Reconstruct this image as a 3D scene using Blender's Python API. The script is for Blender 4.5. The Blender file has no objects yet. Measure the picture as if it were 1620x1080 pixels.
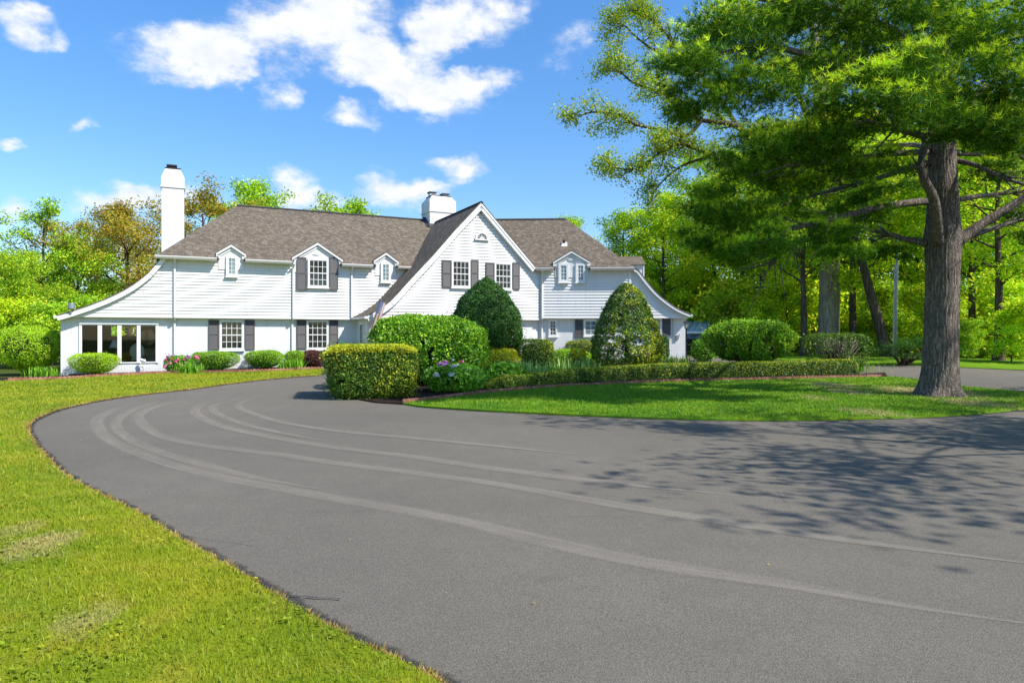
import bpy, bmesh, math, random
import numpy as np
from mathutils import Vector, Matrix

random.seed(7)
RNG = np.random.default_rng(11)
SC = bpy.context.scene
COL = SC.collection
FOC, CXP, HYP, CAMZ = 1080.0, 810.0, 530.0, 1.67
R = math.radians

# ------------------------------------------------------------------ helpers
def sstep(a, b, x):
    t = min(1.0, max(0.0, (x - a) / (b - a)))
    return t * t * (3 - 2 * t)

def g(x, y):
    """height of the terrain"""
    h = 0.45 * sstep(21, 33, y) * min(1.0, max(0.0, (x + 19) / 27))
    return h

def gv(P):
    return np.array([g(a, b) for a, b in P[:, :2]])

def ground_pt(px, py, off=0.0):
    """where the ground lies in the direction of a place in the photograph"""
    y = 10.0
    lo, hi = 1.0, 400.0
    for _ in range(60):
        y = (lo + hi) / 2
        z = CAMZ + (HYP - py) / FOC * y
        if z > g((px - CXP) / FOC * y, y): lo = y
        else: hi = y
    x = (px - CXP) / FOC * y
    return Vector((x, y, g(x, y) + off))

def at(px, py, y):
    return Vector(((px - CXP) / FOC * y, y, CAMZ + (HYP - py) / FOC * y))

def tag(o, label=None, cat=None, group=None, kind=None):
    if label: o['label'] = label
    if cat: o['category'] = cat
    if group: o['group'] = group
    if kind: o['kind'] = kind
    return o

def empty(name, loc=(0, 0, 0), label=None, cat=None, group=None, rz=0.0):
    o = bpy.data.objects.new(name, None)
    o.empty_display_size = 0.2
    o.location = loc
    o.rotation_euler = (0, 0, rz)
    COL.objects.link(o)
    tag(o, label, cat, group)
    return o

def wloc(o):
    v = Vector((0, 0, 0))
    while o is not None:
        v += o.location
        o = o.parent
    return v

def copy_tree(o, parent=None):
    c = o.copy()
    COL.objects.link(c)
    if parent is not None:
        c.parent = parent
    for ch in list(o.children):
        copy_tree(ch, c)
    return c

def np_mesh(name, V, F, mat, parent=None, smooth=False, uv=None, offset=True):
    """V (n,3) floats, F (m,k) ints -> one mesh object"""
    V = np.asarray(V, dtype=np.float64).reshape(-1, 3)
    F = np.asarray(F, dtype=np.int32)
    if parent is not None and offset:
        V = V - np.array(wloc(parent))
    m, k = F.shape
    me = bpy.data.meshes.new(name)
    me.vertices.add(len(V))
    me.vertices.foreach_set('co', V.astype(np.float32).ravel())
    me.loops.add(m * k)
    me.loops.foreach_set('vertex_index', F.ravel())
    me.polygons.add(m)
    me.polygons.foreach_set('loop_start', np.arange(0, m * k, k, dtype=np.int32))
    if smooth:
        me.polygons.foreach_set('use_smooth', np.ones(m, dtype=bool))
    if uv is not None:
        l = me.uv_layers.new(name='UVMap')
        l.data.foreach_set('uv', np.asarray(uv, dtype=np.float32).ravel())
    me.update(calc_edges=True)
    me.materials.append(mat)
    o = bpy.data.objects.new(name, me)
    COL.objects.link(o)
    if parent is not None:
        o.parent = parent
    return o

class MB:
    """collects faces, tubes and boxes; build() links them as one mesh"""
    def __init__(self):
        self.v = []; self.f = []; self.uv = []
    def poly(self, pts, uv=None):
        i = len(self.v)
        pts = [Vector(p) for p in pts]
        self.v += pts
        self.f.append(list(range(i, i + len(pts))))
        if uv is None:
            a = (pts[1] - pts[0])
            n = a.cross(pts[-1] - pts[0])
            if a.length > 1e-9: a = a.normalized()
            b = n.cross(a)
            if b.length > 1e-9: b = b.normalized()
            uv = [((p - pts[0]).dot(a), (p - pts[0]).dot(b)) for p in pts]
        self.uv.append(list(uv))
    def hexa(self, c):
        """c: 8 corners, 0-3 one side, 4-7 the other"""
        for q in ((0, 3, 2, 1), (4, 5, 6, 7), (0, 1, 5, 4), (1, 2, 6, 5), (2, 3, 7, 6), (3, 0, 4, 7)):
            self.poly([c[i] for i in q])
    def fbox(self, fr, u0, u1, v0, v1, z0, z1):
        p = fr.p
        self.hexa([p(u0, v0, z0), p(u1, v0, z0), p(u1, v1, z0), p(u0, v1, z0), p(u0, v0, z1), p(u1, v0, z1), p(u1, v1, z1), p(u0, v1, z1)])
    def tube(self, pts, rad, n=8, cap=True):
        pts = [Vector(p) for p in pts]
        if not isinstance(rad, (list, tuple)): rad = [rad] * len(pts)
        base = len(self.v)
        up = None
        for i, p in enumerate(pts):
            d = (pts[min(i + 1, len(pts) - 1)] - pts[max(i - 1, 0)]).normalized()
            if up is None:
                up = d.orthogonal().normalized()
            up = (up - d * up.dot(d))
            up = up.normalized() if up.length > 1e-6 else d.orthogonal().normalized()
            s = d.cross(up)
            for k in range(n):
                a = 2 * math.pi * k / n
                self.v.append(p + (up * math.cos(a) + s * math.sin(a)) * rad[i])
        L = 0
        for i in range(len(pts) - 1):
            l2 = L + (pts[i + 1] - pts[i]).length
            for k in range(n):
                k2 = (k + 1) % n
                self.f.append([base + i * n + k, base + i * n + k2, base + (i + 1) * n + k2, base + (i + 1) * n + k])
                self.uv.append([(k / n, L), ((k + 1) / n, L), ((k + 1) / n, l2), (k / n, l2)])
            L = l2
        if cap:
            for i0, rev in ((0, True), (len(pts) - 1, False)):
                q = [base + i0 * n + k for k in range(n)]
                if rev: q = q[::-1]
                self.f.append(q); self.uv.append([(0, 0)] * n)
    def lathe(self, c, prof, n=12):
        """prof: (r, z) pairs above c"""
        c = Vector(c); base = len(self.v)
        for r, z in prof:
            for k in range(n):
                a = 2 * math.pi * k / n
                self.v.append(c + Vector((r * math.cos(a), r * math.sin(a), z)))
        for i in range(len(prof) - 1):
            for k in range(n):
                k2 = (k + 1) % n
                self.f.append([base + i * n + k, base + i * n + k2, base + (i + 1) * n + k2, base + (i + 1) * n + k])
                self.uv.append([(0, 0)] * 4)
        for i0, rev in ((0, True), (len(prof) - 1, False)):
            q = [base + i0 * n + k for k in range(n)]
            if rev: q = q[::-1]
            self.f.append(q); self.uv.append([(0, 0)] * n)
    def build(self, name, mat, parent=None, smooth=False, bevel=0.0):
        off = wloc(parent) if parent is not None else Vector((0, 0, 0))
        me = bpy.data.meshes.new(name)
        me.from_pydata([tuple(p - off) for p in self.v], [], self.f)
        l = me.uv_layers.new(name='UVMap')
        flat = [c for face in self.uv for c in face]
        for i, c in enumerate(flat):
            l.data[i].uv = c
        if smooth:
            me.polygons.foreach_set('use_smooth', np.ones(len(me.polygons), dtype=bool))
        me.update()
        me.materials.append(mat)
        o = bpy.data.objects.new(name, me)
        COL.objects.link(o)
        if parent is not None: o.parent = parent
        if bevel > 0:
            bm = bmesh.new(); bm.from_mesh(me)
            bmesh.ops.remove_doubles(bm, verts=bm.verts, dist=1e-5)
            bmesh.ops.bevel(bm, geom=[e for e in bm.edges if len(e.link_faces) == 2 and e.calc_face_angle(0) > 0.6], offset=bevel, segments=2, affect='EDGES', clamp_overlap=True)
            bm.to_mesh(me); bm.free()
        return o

class Frame:
    """a facade: origin, direction along it, direction back into the house"""
    def __init__(self, o, d):
        self.o = Vector((o[0], o[1])); self.d = Vector(d).normalized()
        self.n = Vector((-self.d.y, self.d.x))
    def p(self, u, v, z):
        q = self.o + self.d * u + self.n * v
        return Vector((q.x, q.y, z))
    def px(self, x, y, v=0.0):
        r = Vector(((x - CXP) / FOC, 1.0))
        t = (v + self.o.dot(self.n)) / r.dot(self.n)
        u = (r * t - self.o).dot(self.d)
        return u, CAMZ + (HYP - y) / FOC * t

# ------------------------------------------------------------------ materials
def new_mat(name):
    m = bpy.data.materials.new(name)
    m.use_nodes = True
    nt = m.node_tree
    nt.nodes.clear()
    out = nt.nodes.new('ShaderNodeOutputMaterial')
    return m, nt, out

def nd(nt, typ, ins=None, **props):
    n = nt.nodes.new(typ)
    for k, v in props.items(): setattr(n, k, v)
    for k, v in (ins or {}).items():
        s = n.inputs[k]
        if isinstance(v, bpy.types.NodeSocket): nt.links.new(v, s)
        else: s.default_value = v
    return n

def c4(c): return (c[0], c[1], c[2], 1.0)

def ramp(nt, fac, stops):
    n = nt.nodes.new('ShaderNodeValToRGB')
    e = n.color_ramp.elements
    while len(e) < len(stops): e.new(0.5)
    for i, (p, c) in enumerate(stops):
        e[i].position = p; e[i].color = c4(c) if len(c) == 3 else c
    nt.links.new(fac, n.inputs['Fac'])
    return n.outputs['Color']

def mixc(nt, fac, a, b, typ='MIX'):
    n = nt.nodes.new('ShaderNodeMix')
    n.data_type = 'RGBA'; n.blend_type = typ
    for s, v in ((n.inputs[0], fac), (n.inputs[6], a), (n.inputs[7], b)):
        if isinstance(v, bpy.types.NodeSocket): nt.links.new(v, s)
        elif isinstance(v, (int, float)): s.default_value = v
        else: s.default_value = c4(v)
    return n.outputs[2]

def math_n(nt, op, a, b=None, c=None, clamp=False):
    n = nt.nodes.new('ShaderNodeMath'); n.operation = op; n.use_clamp = clamp
    for i, v in enumerate((a, b, c)):
        if v is None: continue
        if isinstance(v, bpy.types.NodeSocket): nt.links.new(v, n.inputs[i])
        else: n.inputs[i].default_value = v
    return n.outputs[0]

def noise(nt, vec, scale, detail=4, rough=0.55, dist=0.0, out='Fac'):
    n = nd(nt, 'ShaderNodeTexNoise', {'Scale': scale, 'Detail': detail, 'Roughness': rough, 'Distortion': dist})
    if vec is not None: nt.links.new(vec, n.inputs['Vector'])
    return n.outputs[out]

def mapping(nt, vec, scale=(1, 1, 1), loc=(0, 0, 0), rot=(0, 0, 0)):
    n = nd(nt, 'ShaderNodeMapping', {'Scale': scale, 'Location': loc, 'Rotation': rot})
    nt.links.new(vec, n.inputs['Vector'])
    return n.outputs[0]

def position(nt): return nt.nodes.new('ShaderNodeNewGeometry').outputs['Position']
def objco(nt): return nt.nodes.new('ShaderNodeTexCoord').outputs['Object']
def uvco(nt): return nt.nodes.new('ShaderNodeTexCoord').outputs['UV']

def bump(nt, h, strength=0.3, dist=0.02, normal=None):
    n = nd(nt, 'ShaderNodeBump', {'Strength': strength, 'Distance': dist, 'Height': h})
    if normal is not None: nt.links.new(normal, n.inputs['Normal'])
    return n.outputs[0]

def principled(nt, out, base, rough=0.6, metal=0.0, normal=None, spec=0.5, **kw):
    b = nt.nodes.new('ShaderNodeBsdfPrincipled')
    for k, v in (('Base Color', base), ('Roughness', rough), ('Metallic', metal), ('Specular IOR Level', spec)):
        if isinstance(v, bpy.types.NodeSocket): nt.links.new(v, b.inputs[k])
        elif k == 'Base Color': b.inputs[k].default_value = c4(v)
        else: b.inputs[k].default_value = v
    if normal is not None: nt.links.new(normal, b.inputs['Normal'])
    nt.links.new(b.outputs[0], out.inputs['Surface'])
    return b

def plain(name, col, rough=0.55, var=0.12, scale=2.5, metal=0.0, bmp=0.0, bscale=40, spec=0.5):
    """a paint-like surface with faint unevenness"""
    m, nt, out = new_mat(name)
    p = position(nt)
    f = noise(nt, p, scale, 5)
    base = mixc(nt, f, [c * (1 - var) for c in col], [min(1, c * (1 + var)) for c in col])
    nrm = None
    if bmp > 0:
        nrm = bump(nt, noise(nt, p, bscale, 3), bmp, 0.01)
    principled(nt, out, base, rough, metal, nrm, spec)
    return m

def leaf_mat(name, cols, trans=0.3, rough=0.45, nscale=0.5, objvar=0.0, spec=0.35, k=1.35):
    cols = [tuple(min(.9, c * k) for c in q) for q in cols]
    m, nt, out = new_mat(name)
    geo = nt.nodes.new('ShaderNodeNewGeometry')
    k = len(cols)
    col = ramp(nt, geo.outputs['Random Per Island'], [(i / max(1, k - 1), c) for i, c in enumerate(cols)])
    f = noise(nt, geo.outputs['Position'], nscale, 3)
    f2 = nd(nt, 'ShaderNodeMapRange', {'Value': f, 'From Min': 0.3, 'From Max': 0.7, 'To Min': 0.72, 'To Max': 1.25}).outputs[0]
    hsv = nd(nt, 'ShaderNodeHueSaturation', {'Color': col, 'Value': f2, 'Saturation': 1.0, 'Hue': 0.5})
    if objvar > 0:
        oi = nt.nodes.new('ShaderNodeObjectInfo')
        h = nd(nt, 'ShaderNodeMapRange', {'Value': oi.outputs['Random'], 'To Min': 0.5 - objvar, 'To Max': 0.5 + objvar}).outputs[0]
        nt.links.new(h, hsv.inputs['Hue'])
    col = hsv.outputs[0]
    b = nt.nodes.new('ShaderNodeBsdfPrincipled')
    nt.links.new(col, b.inputs['Base Color'])
    b.inputs['Roughness'].default_value = rough
    b.inputs['Specular IOR Level'].default_value = spec * .7
    t = nt.nodes.new('ShaderNodeBsdfTranslucent')
    nt.links.new(mixc(nt, 1.0, col, (1.25, 1.15, 0.45), 'MULTIPLY'), t.inputs['Color'])
    mx = nt.nodes.new('ShaderNodeMixShader')
    mx.inputs[0].default_value = trans
    nt.links.new(b.outputs[0], mx.inputs[1]); nt.links.new(t.outputs[0], mx.inputs[2])
    nt.links.new(mx.outputs[0], out.inputs['Surface'])
    return m

def bark_mat(name, dark, light, sx=14.0, sz=2.6, strength=0.9, dist=0.05):
    m, nt, out = new_mat(name)
    p = objco(nt)
    w = noise(nt, mapping(nt, p, (3, 3, 1.6)), 1.6, 4, 0.6, out='Color')
    pw = nd(nt, 'ShaderNodeVectorMath', {0: p, 1: nd(nt, 'ShaderNodeVectorMath', {0: w, 1: (0.16, 0.16, 0.5)}, operation='MULTIPLY').outputs[0]}, operation='ADD').outputs[0]
    r1 = noise(nt, mapping(nt, pw, (sx, sx, sz * .35)), 1.0, 3, 0.5)
    ridge = math_n(nt, 'MULTIPLY', math_n(nt, 'ABSOLUTE', math_n(nt, 'SUBTRACT', r1, 0.5)), 5.0, clamp=True)
    plates = noise(nt, mapping(nt, pw, (sx * .8, sx * .8, sz * 2.2)), 1.0, 5, 0.6)
    n2 = noise(nt, mapping(nt, p, (sx * 3, sx * 3, sz * 5)), 1.0, 4, 0.65)
    h = math_n(nt, 'MULTIPLY', math_n(nt, 'ADD', math_n(nt, 'MULTIPLY', ridge, 0.75), math_n(nt, 'MULTIPLY', plates, 0.4)), math_n(nt, 'ADD', n2, 0.45))
    col = ramp(nt, h, [(0.10, dark), (0.38, [a * .55 + b * .45 for a, b in zip(dark, light)]), (0.85, light)])
    f = noise(nt, p, 1.1, 4)
    col = mixc(nt, f, mixc(nt, 1.0, col, (1.15, 1.12, 1.08), 'MULTIPLY'), mixc(nt, 1.0, col, (0.7, 0.68, 0.66), 'MULTIPLY'))
    principled(nt, out, col, 0.92, 0, bump(nt, h, strength, dist), 0.15)
    return m

M = {}
def make_materials():
    M['siding'] = plain('white_siding', (0.72, 0.715, 0.695), 0.5, 0.05, 0.9)
    nt = M['siding'].node_tree
    bs = [q for q in nt.nodes if q.type == 'BSDF_PRINCIPLED'][0]
    src = bs.inputs['Base Color'].links[0].from_socket
    p = position(nt)
    stk = noise(nt, mapping(nt, p, (5, 5, 0.35)), 1.0, 5, 0.65)
    dirt = nd(nt, 'ShaderNodeMapRange', {'Value': stk, 'From Min': 0.5, 'From Max': 0.75, 'To Max': 0.28}).outputs[0]
    brd = noise(nt, mapping(nt, p, (0.25, 0.25, 6.8)), 1.0, 2, 0.5)
    c_ = mixc(nt, dirt, src, (0.42, 0.41, 0.38))
    c_ = mixc(nt, nd(nt, 'ShaderNodeMapRange', {'Value': brd, 'From Min': 0.4, 'From Max': 0.6, 'To Max': 0.10}).outputs[0], c_, (0.45, 0.45, 0.44))
    nt.links.new(c_, bs.inputs['Base Color'])
    M['trim'] = plain('white_trim', (0.74, 0.73, 0.71), 0.45, 0.03, 3)
    M['gutter'] = plain('gutter_paint', (0.66, 0.63, 0.60), 0.4, 0.05, 3)
    M['shutter'] = plain('shutter_paint', (0.088, 0.080, 0.080), 0.6, 0.1, 6)
    # painted brick
    m, nt, out = new_mat('painted_brick')
    uv = uvco(nt)
    br = nd(nt, 'ShaderNodeTexBrick', {'Vector': uv, 'Scale': 1.0, 'Brick Width': 0.215, 'Row Height': 0.075, 'Mortar Size': 0.008, 'Mortar Smooth': 0.6, 'Color1': c4((0.75, 0.745, 0.73)), 'Color2': c4((0.72, 0.715, 0.705)), 'Mortar': c4((0.57, 0.565, 0.56))})
    h = math_n(nt, 'SUBTRACT', 1.0, br.outputs['Fac'])
    h = math_n(nt, 'ADD', h, math_n(nt, 'MULTIPLY', noise(nt, position(nt), 18, 4), 0.5))
    zz = nd(nt, 'ShaderNodeSeparateXYZ', {0: position(nt)}).outputs[2]
    low = nd(nt, 'ShaderNodeMapRange', {'Value': math_n(nt, 'ADD', zz, math_n(nt, 'MULTIPLY', noise(nt, position(nt), 3, 4), 0.5)), 'From Min': 0.85, 'From Max': 0.2, 'To Max': 0.35}).outputs[0]
    stk = nd(nt, 'ShaderNodeMapRange', {'Value': noise(nt, mapping(nt, position(nt), (4, 4, 0.5)), 1.0, 5, 0.65), 'From Min': 0.5, 'From Max': 0.75, 'To Max': 0.3}).outputs[0]
    bc = mixc(nt, math_n(nt, 'MAXIMUM', low, stk), br.outputs['Color'], (0.43, 0.41, 0.37))
    principled(nt, out, bc, 0.55, 0, bump(nt, h, 0.7, 0.008))
    M['brick'] = m
    # shingles
    def shingles(name, mul):
        m, nt, out = new_mat(name)
        uv = uvco(nt)
        p = position(nt)
        b1 = nd(nt, 'ShaderNodeTexBrick', {'Vector': uv, 'Scale': 1.0, 'Brick Width': 0.15, 'Row Height': 0.125, 'Mortar Size': 0.006, 'Mortar Smooth': 0.3, 'Bias': 0.0, 'Color1': c4((0.0, 0.0, 0.0)), 'Color2': c4((1, 1, 1)), 'Mortar': c4((0.2, 0.2, 0.2))}, offset=0.37, offset_frequency=2, squash=1.0)
        col = ramp(nt, br_fac(nt, b1), [(0.0, (0.086 * mul, 0.069 * mul, 0.051 * mul)), (0.35, (0.106 * mul, 0.086 * mul, 0.064 * mul)), (0.7, (0.130 * mul, 0.106 * mul, 0.079 * mul)), (1.0, (0.165 * mul, 0.136 * mul, 0.103 * mul))])
        col = mixc(nt, math_n(nt, 'MULTIPLY', b1.outputs['Fac'], 0.75), col, (0.02, 0.018, 0.017))
        f = noise(nt, p, 0.7, 5, 0.6)
        col = mixc(nt, f, mixc(nt, 1.0, col, (0.9, 0.9, 0.9), 'MULTIPLY'), mixc(nt, 1.0, col, (1.1, 1.09, 1.07), 'MULTIPLY'))
        f3 = noise(nt, mapping(nt, uv, (1.1, 0.12, 1)), 1.0, 5, 0.6)
        col = mixc(nt, nd(nt, 'ShaderNodeMapRange', {'Value': f3, 'From Min': 0.55, 'From Max': 0.8, 'To Max': 0.15}).outputs[0], col, (0.05, 0.045, 0.042))
        h = math_n(nt, 'ADD', math_n(nt, 'SUBTRACT', 1.0, b1.outputs['Fac']), math_n(nt, 'MULTIPLY', noise(nt, p, 60, 2), 0.4))
        principled(nt, out, col, 0.9, 0, bump(nt, h, 0.6, 0.012), 0.2)
        return m
    def br_fac(nt, b):
        s = nt.nodes.new('ShaderNodeSeparateColor'); nt.links.new(b.outputs['Color'], s.inputs[0])
        return s.outputs[0]
    M['shingle'] = shingles('roof_shingles', 1.25)
    M['ridge'] = plain('ridge_cap', (0.035, 0.03, 0.028), 0.9, 0.3, 4)
    M['flashing'] = plain('flashing_and_shade', (0.02, 0.02, 0.022), 0.6, 0.2, 4)
    # window glass: dark room behind, sky in it
    m, nt, out = new_mat('window_glass')
    p = position(nt)
    f = noise(nt, p, 2.2, 3)
    base = ramp(nt, f, [(0.3, (0.012, 0.013, 0.013)), (0.55, (0.045, 0.045, 0.04)), (0.75, (0.02, 0.021, 0.02))])
    principled(nt, out, base, 0.06, 0, bump(nt, noise(nt, p, 1.5, 2), 0.04, 0.02), 0.6)
    M['pane'] = m
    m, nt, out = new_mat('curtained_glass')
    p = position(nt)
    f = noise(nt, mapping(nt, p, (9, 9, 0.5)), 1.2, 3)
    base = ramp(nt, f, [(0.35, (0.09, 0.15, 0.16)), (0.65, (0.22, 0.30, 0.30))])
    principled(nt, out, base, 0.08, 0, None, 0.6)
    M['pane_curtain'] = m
    # clear sunroom glass
    m, nt, out = new_mat('clear_glass')
    tr = nd(nt, 'ShaderNodeBsdfTransparent', {'Color': (0.86, 0.9, 0.88, 1)})
    gl = nd(nt, 'ShaderNodeBsdfGlossy', {'Roughness': 0.02, 'Color': (1, 1, 1, 1)})
    fr = nd(nt, 'ShaderNodeFresnel', {'IOR': 1.5})
    mx = nd(nt, 'ShaderNodeMixShader', {0: fr.outputs[0], 1: tr.outputs[0], 2: gl.outputs[0]})
    nt.links.new(mx.outputs[0], out.inputs['Surface'])
    M['glass'] = m
    M['room'] = plain('room_wall', (0.10, 0.088, 0.072), 0.8, 0.1, 1)
    M['roomfloor'] = plain('room_floor', (0.07, 0.045, 0.03), 0.4, 0.2, 3)
    M['cream'] = plain('cream_fabric', (0.55, 0.5, 0.4), 0.8, 0.1, 8)
    M['darkfabric'] = plain('dark_fabric', (0.02, 0.02, 0.022), 0.9, 0.2, 8)
    M['lampshade'] = plain('lamp_shade', (0.75, 0.76, 0.76), 0.8, 0.05, 4)
    M['wood'] = plain('dark_wood', (0.05, 0.028, 0.016), 0.5, 0.25, 6)
    M['door'] = plain('brown_door', (0.045, 0.028, 0.024), 0.5, 0.2, 5)
    M['black'] = plain('black_iron', (0.012, 0.012, 0.014), 0.4, 0.2, 8)
    M['cap'] = plain('clay_flue', (0.03, 0.024, 0.024), 0.6, 0.3, 8)
    M['galv'] = plain('grey_metal', (0.34, 0.36, 0.37), 0.45, 0.12, 6, metal=0.6)
    M['lampglass'] = plain('lantern_glass', (0.55, 0.56, 0.52), 0.15, 0.1, 6)
    M['bluetin'] = plain('blue_metal_roof', (0.46, 0.62, 0.76), 0.3, 0.08, 1.5)
    M['carpaint'] = plain('dark_car_paint', (0.012, 0.013, 0.016), 0.2, 0.1, 3)
    M['rubber'] = plain('tyre_rubber', (0.02, 0.02, 0.02), 0.8, 0.2, 8)
    M['rim'] = plain('wheel_rim', (0.42, 0.40, 0.36), 0.35, 0.1, 8, metal=0.5)
    M['headlight'] = plain('headlight_lens', (0.6, 0.62, 0.6), 0.1, 0.05, 8)
    M['pole'] = plain('weathered_pole', (0.40, 0.40, 0.39), 0.8, 0.2, 5, bmp=0.2)
    # terracotta edging
    m, nt, out = new_mat('terracotta_edging')
    p = position(nt)
    col = ramp(nt, noise(nt, p, 3.0, 6, 0.65), [(0.3, (0.17, 0.072, 0.048)), (0.5, (0.30, 0.125, 0.085)), (0.72, (0.40, 0.21, 0.155))])
    principled(nt, out, col, 0.85, 0, bump(nt, noise(nt, p, 60, 4), 0.5, 0.01), 0.2)
    M['terra'] = m
    # asphalt
    def asphalt(name, a, b, speck=1.0, alpha=None, ragged=False):
        m, nt, out = new_mat(name)
        p = position(nt)
        big = noise(nt, p, 0.16, 5, 0.6)
        mid = noise(nt, p, 2.3, 5, 0.6)
        fine = nd(nt, 'ShaderNodeTexVoronoi', {'Vector': p, 'Scale': 170.0})
        fine2 = noise(nt, p, 210.0, 2, 0.6)
        col = mixc(nt, nd(nt, 'ShaderNodeMapRange', {'Value': big, 'From Min': 0.3, 'From Max': 0.7}).outputs[0], a, b)
        col = mixc(nt, nd(nt, 'ShaderNodeMapRange', {'Value': mid, 'From Min': 0.3, 'From Max': 0.75, 'To Max': 0.3}).outputs[0], col, [c * 0.78 for c in a])
        s = nt.nodes.new('ShaderNodeSeparateColor'); nt.links.new(fine.outputs['Color'], s.inputs[0])
        grain = nd(nt, 'ShaderNodeMapRange', {'Value': s.outputs[0], 'To Min': 1 - 0.32 * speck, 'To Max': 1 + 0.32 * speck}).outputs[0]
        hsv = nd(nt, 'ShaderNodeHueSaturation', {'Color': col, 'Value': grain})
        stone = nd(nt, 'ShaderNodeMapRange', {'Value': s.outputs[1], 'From Min': 0.955, 'From Max': 0.975, 'To Max': 0.3 * speck}).outputs[0]
        col = mixc(nt, stone, hsv.outputs[0], (0.32, 0.30, 0.27))
        # stains, and hairline cracks here and there
        st = nd(nt, 'ShaderNodeMapRange', {'Value': noise(nt, p, 0.9, 6, 0.7, 1.2), 'From Min': 0.58, 'From Max': 0.72, 'To Max': 0.28}).outputs[0]
        col = mixc(nt, st, col, [c * 0.6 for c in a])
        ck = nd(nt, 'ShaderNodeTexVoronoi', {'Vector': mixc(nt, 0.18, p, noise(nt, p, 1.3, 5, 0.7, out='Color')), 'Scale': 0.33}, feature='DISTANCE_TO_EDGE')
        ckm = math_n(nt, 'MULTIPLY', nd(nt, 'ShaderNodeMapRange', {'Value': ck.outputs['Distance'], 'From Min': 0.0026, 'From Max': 0.0008}).outputs[0], nd(nt, 'ShaderNodeMapRange', {'Value': noise(nt, p, 0.45, 3), 'From Min': 0.54, 'From Max': 0.62, 'To Max': 0.35}).outputs[0])
        col = mixc(nt, ckm, col, (0.02, 0.02, 0.02))
        h = math_n(nt, 'ADD', fine.outputs['Distance'], math_n(nt, 'MULTIPLY', fine2, 0.6))
        bs = principled(nt, out, col, 0.92, 0, bump(nt, h, 0.55, 0.006), 0.18)
        if alpha is not None:
            # worn rubber lines: several ribs across the width of the mark
            uv = uvco(nt)
            sx = nd(nt, 'ShaderNodeSeparateXYZ', {0: uv})
            ribs = nd(nt, 'ShaderNodeTexNoise', {'Vector': mapping(nt, uv, (30, 0.25, 1)), 'Scale': 1.0, 'Detail': 3.0})
            brk = noise(nt, mapping(nt, uv, (2, 0.8, 1)), 1.0, 5, 0.6)
            edge = math_n(nt, 'MULTIPLY', sx.outputs[0], math_n(nt, 'SUBTRACT', 1.0, sx.outputs[0]))
            edge = nd(nt, 'ShaderNodeMapRange', {'Value': edge, 'From Min': 0.0, 'From Max': 0.2}, interpolation_type='SMOOTHSTEP').outputs[0]
            aa = math_n(nt, 'MULTIPLY', edge, nd(nt, 'ShaderNodeMapRange', {'Value': ribs.outputs['Fac'], 'From Min': 0.3, 'From Max': 0.7, 'To Min': 0.5, 'To Max': 1.0}).outputs[0])
            aa = math_n(nt, 'MULTIPLY', aa, nd(nt, 'ShaderNodeMapRange', {'Value': brk, 'From Min': 0.25, 'From Max': 0.6, 'To Min': 0.3, 'To Max': 1.0}).outputs[0])
            aa = math_n(nt, 'MULTIPLY', aa, alpha)
            aa = math_n(nt, 'MULTIPLY', aa, nd(nt, 'ShaderNodeMapRange', {'Value': sx.outputs[1], 'From Min': 0.0, 'From Max': 2.0}).outputs[0])
            tr = nt.nodes.new('ShaderNodeBsdfTransparent')
            mx = nd(nt, 'ShaderNodeMixShader', {0: aa, 1: tr.outputs[0], 2: bs.outputs[0]})
            nt.links.new(mx.outputs[0], out.inputs['Surface'])
        if ragged:
            uv = uvco(nt)
            sx = nd(nt, 'ShaderNodeSeparateXYZ', {0: uv})
            e = math_n(nt, 'ABSOLUTE', math_n(nt, 'SUBTRACT', sx.outputs[0], 0.5))
            e = math_n(nt, 'ADD', e, math_n(nt, 'MULTIPLY', math_n(nt, 'SUBTRACT', noise(nt, p, 5.0, 6, 0.7), 0.5), 0.75))
            aa = nd(nt, 'ShaderNodeMapRange', {'Value': e, 'From Min': 0.36, 'From Max': 0.2, 'To Min': 0.0, 'To Max': 0.8}).outputs[0]
            tr = nt.nodes.new('ShaderNodeBsdfTransparent')
            mx = nd(nt, 'ShaderNodeMixShader', {0: aa, 1: tr.outputs[0], 2: bs.outputs[0]})
            nt.links.new(mx.outputs[0], out.inputs['Surface'])
        return m
    M['asphalt'] = asphalt('asphalt', (0.124, 0.110, 0.087), (0.172, 0.151, 0.117))
    M['asphalt_edge'] = asphalt('asphalt_edge', (0.035, 0.034, 0.034), (0.055, 0.053, 0.05), 1.3, ragged=True)
    M['asphalt_road'] = asphalt('asphalt_road', (0.085, 0.095, 0.090), (0.12, 0.13, 0.12))
    M['tyremark'] = asphalt('tyre_mark', (0.32, 0.28, 0.222), (0.36, 0.315, 0.25), 0.7, alpha=0.62)
    # mulch
    m, nt, out = new_mat('mulch')
    p = position(nt)
    col = ramp(nt, noise(nt, p, 14, 8, 0.7), [(0.3, (0.012, 0.008, 0.006)), (0.55, (0.045, 0.028, 0.02)), (0.75, (0.10, 0.065, 0.045))])
    principled(nt, out, col, 0.95, 0, bump(nt, noise(nt, p, 25, 8, 0.7), 1.0, 0.06), 0.1)
    M['mulch'] = m
    m, nt, out = new_mat('forest_floor')
    p = position(nt)
    col = ramp(nt, noise(nt, p, 0.35, 8, 0.65), [(0.3, (0.03, 0.05, 0.008)), (0.5, (0.07, 0.10, 0.015)), (0.7, (0.10, 0.085, 0.035))])
    principled(nt, out, col, 0.95, 0, bump(nt, noise(nt, p, 6, 8, 0.7), 1.0, 0.1), 0.1)
    M['earth'] = m
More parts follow.
